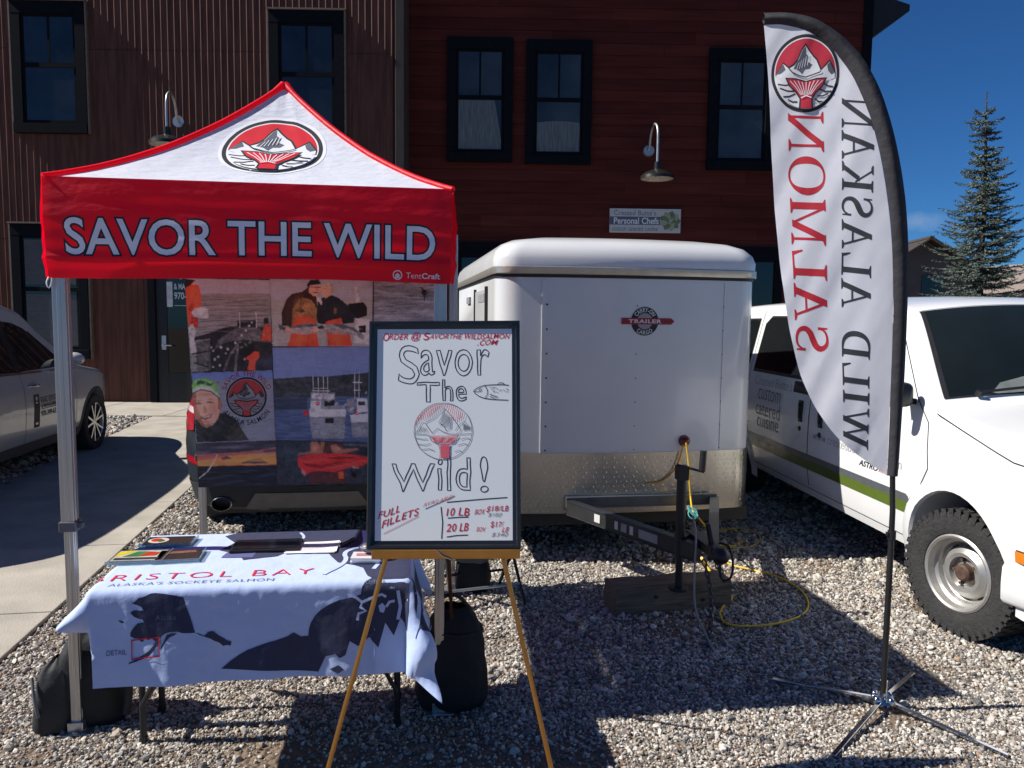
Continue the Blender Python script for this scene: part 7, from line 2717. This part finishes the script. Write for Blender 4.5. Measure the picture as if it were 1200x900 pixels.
# ---- feather flag
def serif_letter(ch):
    """outline pieces (2D meshes) of a bracketed roman capital, cap height 1, and its advance"""
    T, t, sh = .17, .065, .05
    P = []
    def rect(x0, x1, y0, y1):
        P.append(poly2d([(x0, y0), (x1, y0), (x1, y1), (x0, y1)]))
    def serif(x, y, w):
        s = 1 if y < .5 else -1
        P.append(poly2d([(x - w / 2, y), (x + w / 2, y), (x + w / 2, y + s * sh * .7), (x + w * .22, y + s * sh * 1.5), (x - w * .22, y + s * sh * 1.5), (x - w / 2, y + s * sh * .7)]))
    def stem(x, w=T):
        rect(x - w / 2, x + w / 2, sh, 1 - sh)
    def diag(x0, y0, x1, y1, w):
        P.append(poly2d([(x0 - w / 2, y0), (x0 + w / 2, y0), (x1 + w / 2, y1), (x1 - w / 2, y1)]))
    if ch == 'I':
        stem(.2); serif(.2, 0, .38); serif(.2, 1, .38); return P, .40
    if ch == 'L':
        stem(.2); serif(.2, 0, .36); serif(.2, 1, .38)
        rect(.28, .70, 0, .055); P.append(poly2d([(.60, .05), (.70, .05), (.74, .30), (.70, .30)])); return P, .76
    if ch == 'D':
        stem(.2); serif(.2, 0, .34); serif(.2, 1, .34)
        pts = [(.25, .028), (.42, .03), (.60, .08), (.74, .24), (.79, .5), (.74, .76), (.60, .92), (.42, .97), (.25, .972)]
        P.append(ribbon2d(chaikin(pts, 2), [.055 + .11 * math.sin(math.pi * i / 35) ** 2 for i in range(len(chaikin(pts, 2)))])); return P, .92
    if ch == 'O':
        n = 48
        vs = []
        for i in range(n):
            a = 2 * math.pi * i / n
            k = .5 - (.06 + .12 * abs(math.cos(a)) ** 1.3)
            vs += [(.47 + .47 * math.cos(a), .5 + .52 * math.sin(a)), (.47 + (.47 - .07 - .105 * abs(math.cos(a)) ** 1.3) * math.cos(a), .5 + (.52 - .055) * math.sin(a))]
        P.append((vs, [(2 * i, 2 * i + 1, (2 * i + 3) % (2 * n), (2 * i + 2) % (2 * n)) for i in range(n)])); return P, .96
    if ch == 'A':
        diag(.10, .03, .42, .97, t); diag(.70, .03, .40, 1.0, T); rect(.22, .58, .33, .39)
        serif(.10, 0, .26); serif(.70, 0, .34); return P, .84
    if ch == 'N':
        stem(.14, t); stem(.82, t); diag(.14, .98, .82, .0, T * 1.1); serif(.14, 0, .28); serif(.12, 1, .26); serif(.82, 1, .28); return P, .94
    if ch == 'M':
        stem(.14, t); stem(.94, T); diag(.15, .98, .52, .04, T); diag(.52, .04, .90, .98, t); serif(.14, 0, .28); serif(.12, 1, .26); serif(.94, 0, .36); serif(.96, 1, .28); return P, 1.1
    if ch == 'W':
        diag(.12, .98, .38, .0, T); diag(.38, .0, .62, .98, t); diag(.60, .98, .86, .0, T); diag(.86, .0, 1.10, .98, t)
        serif(.12, 1, .32); serif(.60, 1, .3); serif(1.10, 1, .26); return P, 1.22
    if ch == 'K':
        stem(.2); serif(.2, 0, .36); serif(.2, 1, .36); diag(.30, .42, .68, .97, t); diag(.74, .03, .40, .56, T); serif(.70, 1, .28); serif(.76, 0, .32); return P, .90
    if ch == 'S':
        pts = [(.60, .74), (.55, .90), (.38, .985), (.20, .95), (.10, .80), (.14, .64), (.32, .54), (.50, .45), (.60, .30), (.55, .10), (.36, .015), (.17, .06), (.08, .24)]
        pts = chaikin(pts, 2)
        n = len(pts)
        P.append(ribbon2d(pts, [.05 + .115 * math.exp(-((i / (n - 1) - .5) / .2) ** 2) + .02 * math.sin(math.pi * i / n) for i in range(n)]))
        P.append(poly2d([(.56, .70), (.63, .70), (.62, .98), (.58, .98)])); P.append(poly2d([(.06, .02), (.10, .02), (.12, .30), (.05, .30)])); return P, .70
def flag():
    YF = 3.215
    bp = G(1034, 831)
    o = thing('feather_flag', 'tall white feather flag with mirrored wild alaskan salmon lettering', 'flag', (bp.x, YF, 0))
    B0 = Vector(o.location)
    def F(px, py, off):
        p = atY(px, py, YF + .13 * max(0.0, (1046 - px) / 150)) - B0      # the cloth has swung a little away from the camera
        edge = max(0.0, min(1.0, (1046 - px) / 60))
        d = .004 * edge * math.sin((px * .8 + py * .42) * .055) + .0016 * edge * math.sin((px * 1.6 + py * .75) * .10 + 1) + .05 * edge * math.sin(py * .006 + .4) * max(0, (1040 - px) / 140)
        d += .0013 * mnoise.noise(Vector(((px * .9 + py * .42) * .12, (py * .9 - px * .4) * .012, 3)))
        return Vector((p.x, p.y + d - off, p.z))
    outer = [(897, 12), (925, 12.5), (955, 19), (985, 37), (1010, 63), (1030, 100), (1045, 145), (1055, 190), (1062, 240), (1065, 300), (1063, 370), (1060, 440), (1056, 500), (1052, 558)]
    inner = [(898, 26), (920, 26), (948, 34), (973, 50), (996, 78), (1014, 118), (1027, 160), (1037, 210), (1044, 265), (1047, 325), (1046, 400), (1043, 470), (1040, 548), (1039, 557)]
    left = [(898, 27), (901, 60), (904, 90), (906, 130), (908, 170), (911, 220), (914, 270), (918, 320), (924, 370), (930, 405), (940, 445), (955, 478), (975, 508), (1000, 530), (1025, 547), (1039, 557)]
    inn, lft = chaikin(inner, 2), chaikin(left, 2)
    b = MB()
    lay(b, poly2d(lft[:-1] + inn[::-1][:-1]), F, 0, 0, (5, 5))
    pan = b.build('panel', mat('flag_white_cloth', (.76, .77, .84), .6, var=.03, sheer=.25), o, smooth=80)
    b = MB()
    out_c = chaikin(outer, 2)
    n = len(out_c)
    inn2 = chaikin(inner, 2)
    prof = [0, .15, .35, .5, .65, .85, 1]
    def slv(i, t):
        a, c = out_c[i], inn2[i]
        p = F(a[0] + (c[0] - a[0]) * t, a[1] + (c[1] - a[1]) * t, 0)
        return p + Vector((0, -.018 * math.sin(math.pi * t) - .002, 0))
    def slv2(i, t):
        p = slv(i, t)
        return p + Vector((0, .036 * math.sin(math.pi * t), 0))
    b.grid(slv, range(n), prof)
    b.grid(slv2, range(n), prof)
    b.build('pole_sleeve', mat('flag_charcoal_cloth', (.021, .020, .026), .7, var=.12, bump=.25, bscale=22), o, smooth=60)
    b = MB()
    emblem(b, lambda x, y, off: F(946.5 + x * 39.5, 84 - y * 45.5, off), (.12, .12), base=.0006, eps=.00035)
    emats = [print_black, print_white, print_rose, print_grey]
    b.build('emblem', emats, pan, smooth=80)
    # mirrored words: cap height along +x, reading upwards
    def words(st, x_base, slope, cap, y0, y1, mm, gap=.10):
        pieces, x = [], 0.0
        for ch in st:
            if ch == ' ':
                x += .55
                continue
            P, adv = serif_letter(ch)
            pieces += [([(px_ + x, py_) for px_, py_ in m2[0]], m2[1]) for m2 in P]
            x += adv + gap
        x -= gap
        b_ = MB()
        k = 0
        for m2 in pieces:
            k += 1
            vs = []
            for lx, ly in m2[0]:
                py = y0 + (y1 - y0) * lx / x
                base = x_base[0] + (x_base[1] - x_base[0]) * lx / x
                cp = cap[0] + (cap[1] - cap[0]) * lx / x
                vs.append((base + cp * ly, py + slope * ly))
            lay(b_, (vs, m2[1]), F, .0006 + (k % 12) * .00004, 0, (5, 5))
        b_.build('lettering', mm, pan, smooth=80)
    words('WILD ALASKAN', (987, 988.5), 4, (30, 37), 522, 112, mat('flag_black_print', (.030, .032, .040), .6, var=.1))
    words('SALMON', (934, 927), 2, (38, 41), 413, 128, mat('flag_red_print', lin(176, 30, 46), .6, var=.08))
    # pole
    b = MB()
    pts = [bp - B0 + Vector((0, 0, .06))]
    for px, py in ((1036.5, 780), (1043, 660), (1046, 600), (1046, 556)):
        pts.append(atY(px, py, YF) - B0)
    b.tube(pts, [.0125, .0125, .0125, .0115, .011], 12)
    mid = [(a[0] * .55 + c[0] * .45, a[1] * .55 + c[1] * .45) for a, c in zip(out_c, inn2)]
    b.tube([F(x, y, 0) + Vector((0, 0, 0)) for x, y in mid[::-1]][:], [.011 - .007 * i / n for i in range(n)], 8)
    pl = b.build('pole', dark_metal, o, smooth=50)
    b = MB()
    p = atY(1045, 627, YF) - B0
    b.cyl(p - Vector((0, 0, .02)), p + Vector((0, 0, .02)), .017, n=14)
    b.box(p.x - .022, p.x + .0, p.y - .01, p.y + .01, p.z - .005, p.z + .012)
    b.build('joint_clip', black_plastic, pl, smooth=40)
    # cross base
    b = MB()
    c = Vector((0, bp.y - YF, .055))
    b.cyl((c.x, c.y, .02), (c.x, c.y, .13), .016, n=14)
    b.lathe([(.0, .03), (.045, .03), (.052, .04), (.045, .052), (.0, .052)], 20, Matrix.Translation((c.x, c.y, 0)))
    for a in range(4):
        an = a * math.pi / 2 + .5
        b.ball((c.x + .04 * math.cos(an), c.y + .04 * math.sin(an), .05), .018, .018, .02, 10, 8)
    hb = b.build('base_hub', chrome, o, smooth=45)
    for px, py, fl_ in ((905, 796, 0), (1070, 789, 0), (976, 886, 1), (1182, 886, 1)):
        e = G(px, py, .012) - B0
        b = MB()
        b.bar(c + Vector((0, 0, -.008)), e, .020, .011)
        b.build('base_arm', chrome if not fl_ else chrome, o, bevel=.002)
    return o
flag()

# ---- bags
nylon = mat('black_nylon', (.010, .010, .012), .75, var=.3, scale=8, bump=.5, bscale=9)
nylon2 = mat('charcoal_nylon', (.018, .019, .023), .7, var=.25, scale=8, bump=.5, bscale=9)
def bag_shape(rx, ry, h, seed, slump=.0, topk=.62):
    def f(u, v):
        t = (math.sin(v) + 1) / 2
        prof = interp([(0, .86), (.08, 1.0), (.35, 1.02), (.7, .88), (.88, .66), (1, topk * .3)], t)
        c, s_ = math.cos(u), math.sin(u)
        sq = lambda q: math.copysign(abs(q) ** .7, q)
        n = mnoise.noise(Vector((c * 1.6 + seed, s_ * 1.6, t * 2.4))) * .10 + mnoise.noise(Vector((c * 5 + seed, s_ * 5, t * 7))) * .03
        k = prof * (1 + n)
        return Vector((rx * sq(c) * k + slump * t * t, ry * sq(s_) * k, max(.0, h * t + .015 * mnoise.noise(Vector((c * 2, s_ * 2, seed))))))
    return f
def backpack():
    c = G(82, 866)
    o = thing('backpack', 'black backpack slumped behind the left front canopy leg', 'backpack', (c.x + .0, c.y + .17, 0), R(15))
    f = bag_shape(.145, .12, .42, 2.0, .03)
    b = MB()
    us, vs = [2 * math.pi * i / 40 for i in range(40)], [-math.pi / 2 + math.pi * j / 24 for j in range(25)]
    b.grid(f, us, vs, closed=True)
    body = b.build('body', nylon, o, smooth=80)
    b = MB()
    g = bag_shape(.075, .085, .30, 5.0, .02)
    b.grid(lambda u, v: g(u, v) * 1.0 + Vector((-.125, -.05, 0)), us, vs, closed=True)
    pk = b.build('front_pocket', nylon2, o, smooth=80)
    b = MB()
    b.tube(chaikin([(-.19, -.10, .24), (-.175, -.135, .18), (-.165, -.14, .12), (-.16, -.138, .09)], 2), .007, 6)
    b.build('pull_strap', mat('strap_grey', (.14, .14, .15), .7, var=.1), pk, smooth=60)
    b = MB()
    b.tube(chaikin([(-.06, -.02, .38), (-.06, -.03, .45), (.02, -.03, .47), (.07, -.02, .44), (.07, -.01, .39)], 3), .011, 8)
    b.build('carry_handle', nylon2, body, smooth=60)
    b = MB()
    b.tube(chaikin([(.10, -.1, .36), (.16, -.12, .28), (.17, -.12, .15), (.15, -.1, .05)], 3), .016, 8)
    b.build('shoulder_strap', nylon2, body, smooth=60)
backpack()
def duffel():
    c = G(522, 850)
    o = thing('tote_bag', 'tall black bag on the ground behind the right front canopy leg', 'bag', (c.x + .005, c.y + .20, 0), R(8))
    f = bag_shape(.155, .12, .44, 8.0, .02, 1.2)
    us, vs = [2 * math.pi * i / 44 for i in range(44)], [-math.pi / 2 + math.pi * j / 26 for j in range(27)]
    b = MB()
    b.grid(f, us, vs, closed=True)
    body = b.build('body', nylon, o, smooth=80)
    b = MB()
    b.tube(chaikin([(-.07, -.05, .42), (-.06, -.07, .50), (.02, -.07, .52), (.08, -.05, .44)], 3), .009, 8)
    b.build('carry_handle', nylon2, body, smooth=60)
    b = MB()
    pts = [f(u, .55) * 1.015 for u in [2 * math.pi * i / 40 for i in range(40)]]
    b.tube(pts, .006, 6, closed=True)
    b.build('piping', nylon2, body, smooth=60)
duffel()

# ---- folding chair behind the board
def folding_chair():
    c = (G(500, 708) + G(622, 715)) / 2
    o = thing('folding_chair', 'black folding chair standing on the gravel behind the whiteboard', 'chair', (c.x, c.y + .12, 0), R(20))
    I = inv(o)
    for k, (ft, hd) in enumerate((((494, 708), (510, 645)), ((547, 738), (580, 640)), ((620, 716), (603, 640)), ((566, 690), (558, 640)))):
        p = I @ G(*ft)
        p.z = .01
    b_specs = [((-.22, -.20, .01), (-.20, .17, .50)), ((.22, -.20, .01), (.20, .17, .50)), ((-.205, .22, .01), (-.205, -.16, .46)), ((.205, .22, .01), (.205, -.16, .46))]
    for a, d in b_specs:
        b = MB()
        b.bar(a, d, .022, .014, (1, 0, 0))
        lg = b.build('leg', dark_metal, o, bevel=.003)
    for y, z in ((-.13, .12), (.14, .12)):
        b = MB()
        b.tube([(-.21, y, z), (.21, y, z)], .009, 8)
        b.build('cross_bar', galv if y < 0 else dark_metal, o, smooth=40)
    b = MB()
    def seat(u, v):
        return (-.21 + .42 * u, -.20 + .38 * v, .46 - .035 * math.sin(math.pi * u) * math.sin(math.pi * v))
    b.grid(seat, [i / 12 for i in range(13)], [i / 12 for i in range(13)])
    b.grid(lambda u, v: Vector(seat(u, v)) - Vector((0, 0, .012)), [i / 12 for i in range(13)], [i / 12 for i in range(13)])
    b.build('seat', nylon, o, smooth=60)
    for s in (-1, 1):
        b = MB()
        b.tube([(s * .205, .17, .48), (s * .21, .24, .86)], .011, 8)
        b.build('back_post', dark_metal, o, smooth=40)
    b = MB()
    bk = lambda u, v: (-.21 + .42 * u, .19 + .045 * v + .03 * math.sin(math.pi * u), .58 + .27 * v)
    b.grid(bk, [i / 10 for i in range(11)], [i / 5 for i in range(6)])
    b.grid(lambda u, v: Vector(bk(u, v)) + Vector((0, .010, 0)), [i / 10 for i in range(11)], [i / 5 for i in range(6)])
    b.build('backrest', nylon, o, smooth=60)
    b = MB()
    g = bag_shape(.10, .06, .20, 14.0)
    return o
folding_chair()
# jacket heaped under the chair
def heap():
    c = G(548, 700)
    o = thing('dark_bag', 'small black pouch lying under the folding chair', 'bag', (c.x + .02, c.y + .14, 0), R(-10))
    f = bag_shape(.11, .085, .26, 21.0, .0, 1.0)
    b = MB()
    b.grid(f, [2 * math.pi * i / 32 for i in range(32)], [-math.pi / 2 + math.pi * j / 18 for j in range(19)], closed=True)
    bd = b.build('body', nylon, o, smooth=80)
    b = MB()
    g = bag_shape(.115, .088, .085, 22.0, .0, 1.0)
    b.grid(lambda u, v: g(u, v) + Vector((0, 0, .19)), [2 * math.pi * i / 32 for i in range(32)], [-math.pi / 2 + math.pi * j / 12 for j in range(13)], closed=True)
    b.build('flap', mat('grey_flap', (.11, .11, .12), .7, var=.15, bump=.3, bscale=12), bd, smooth=80)
heap()
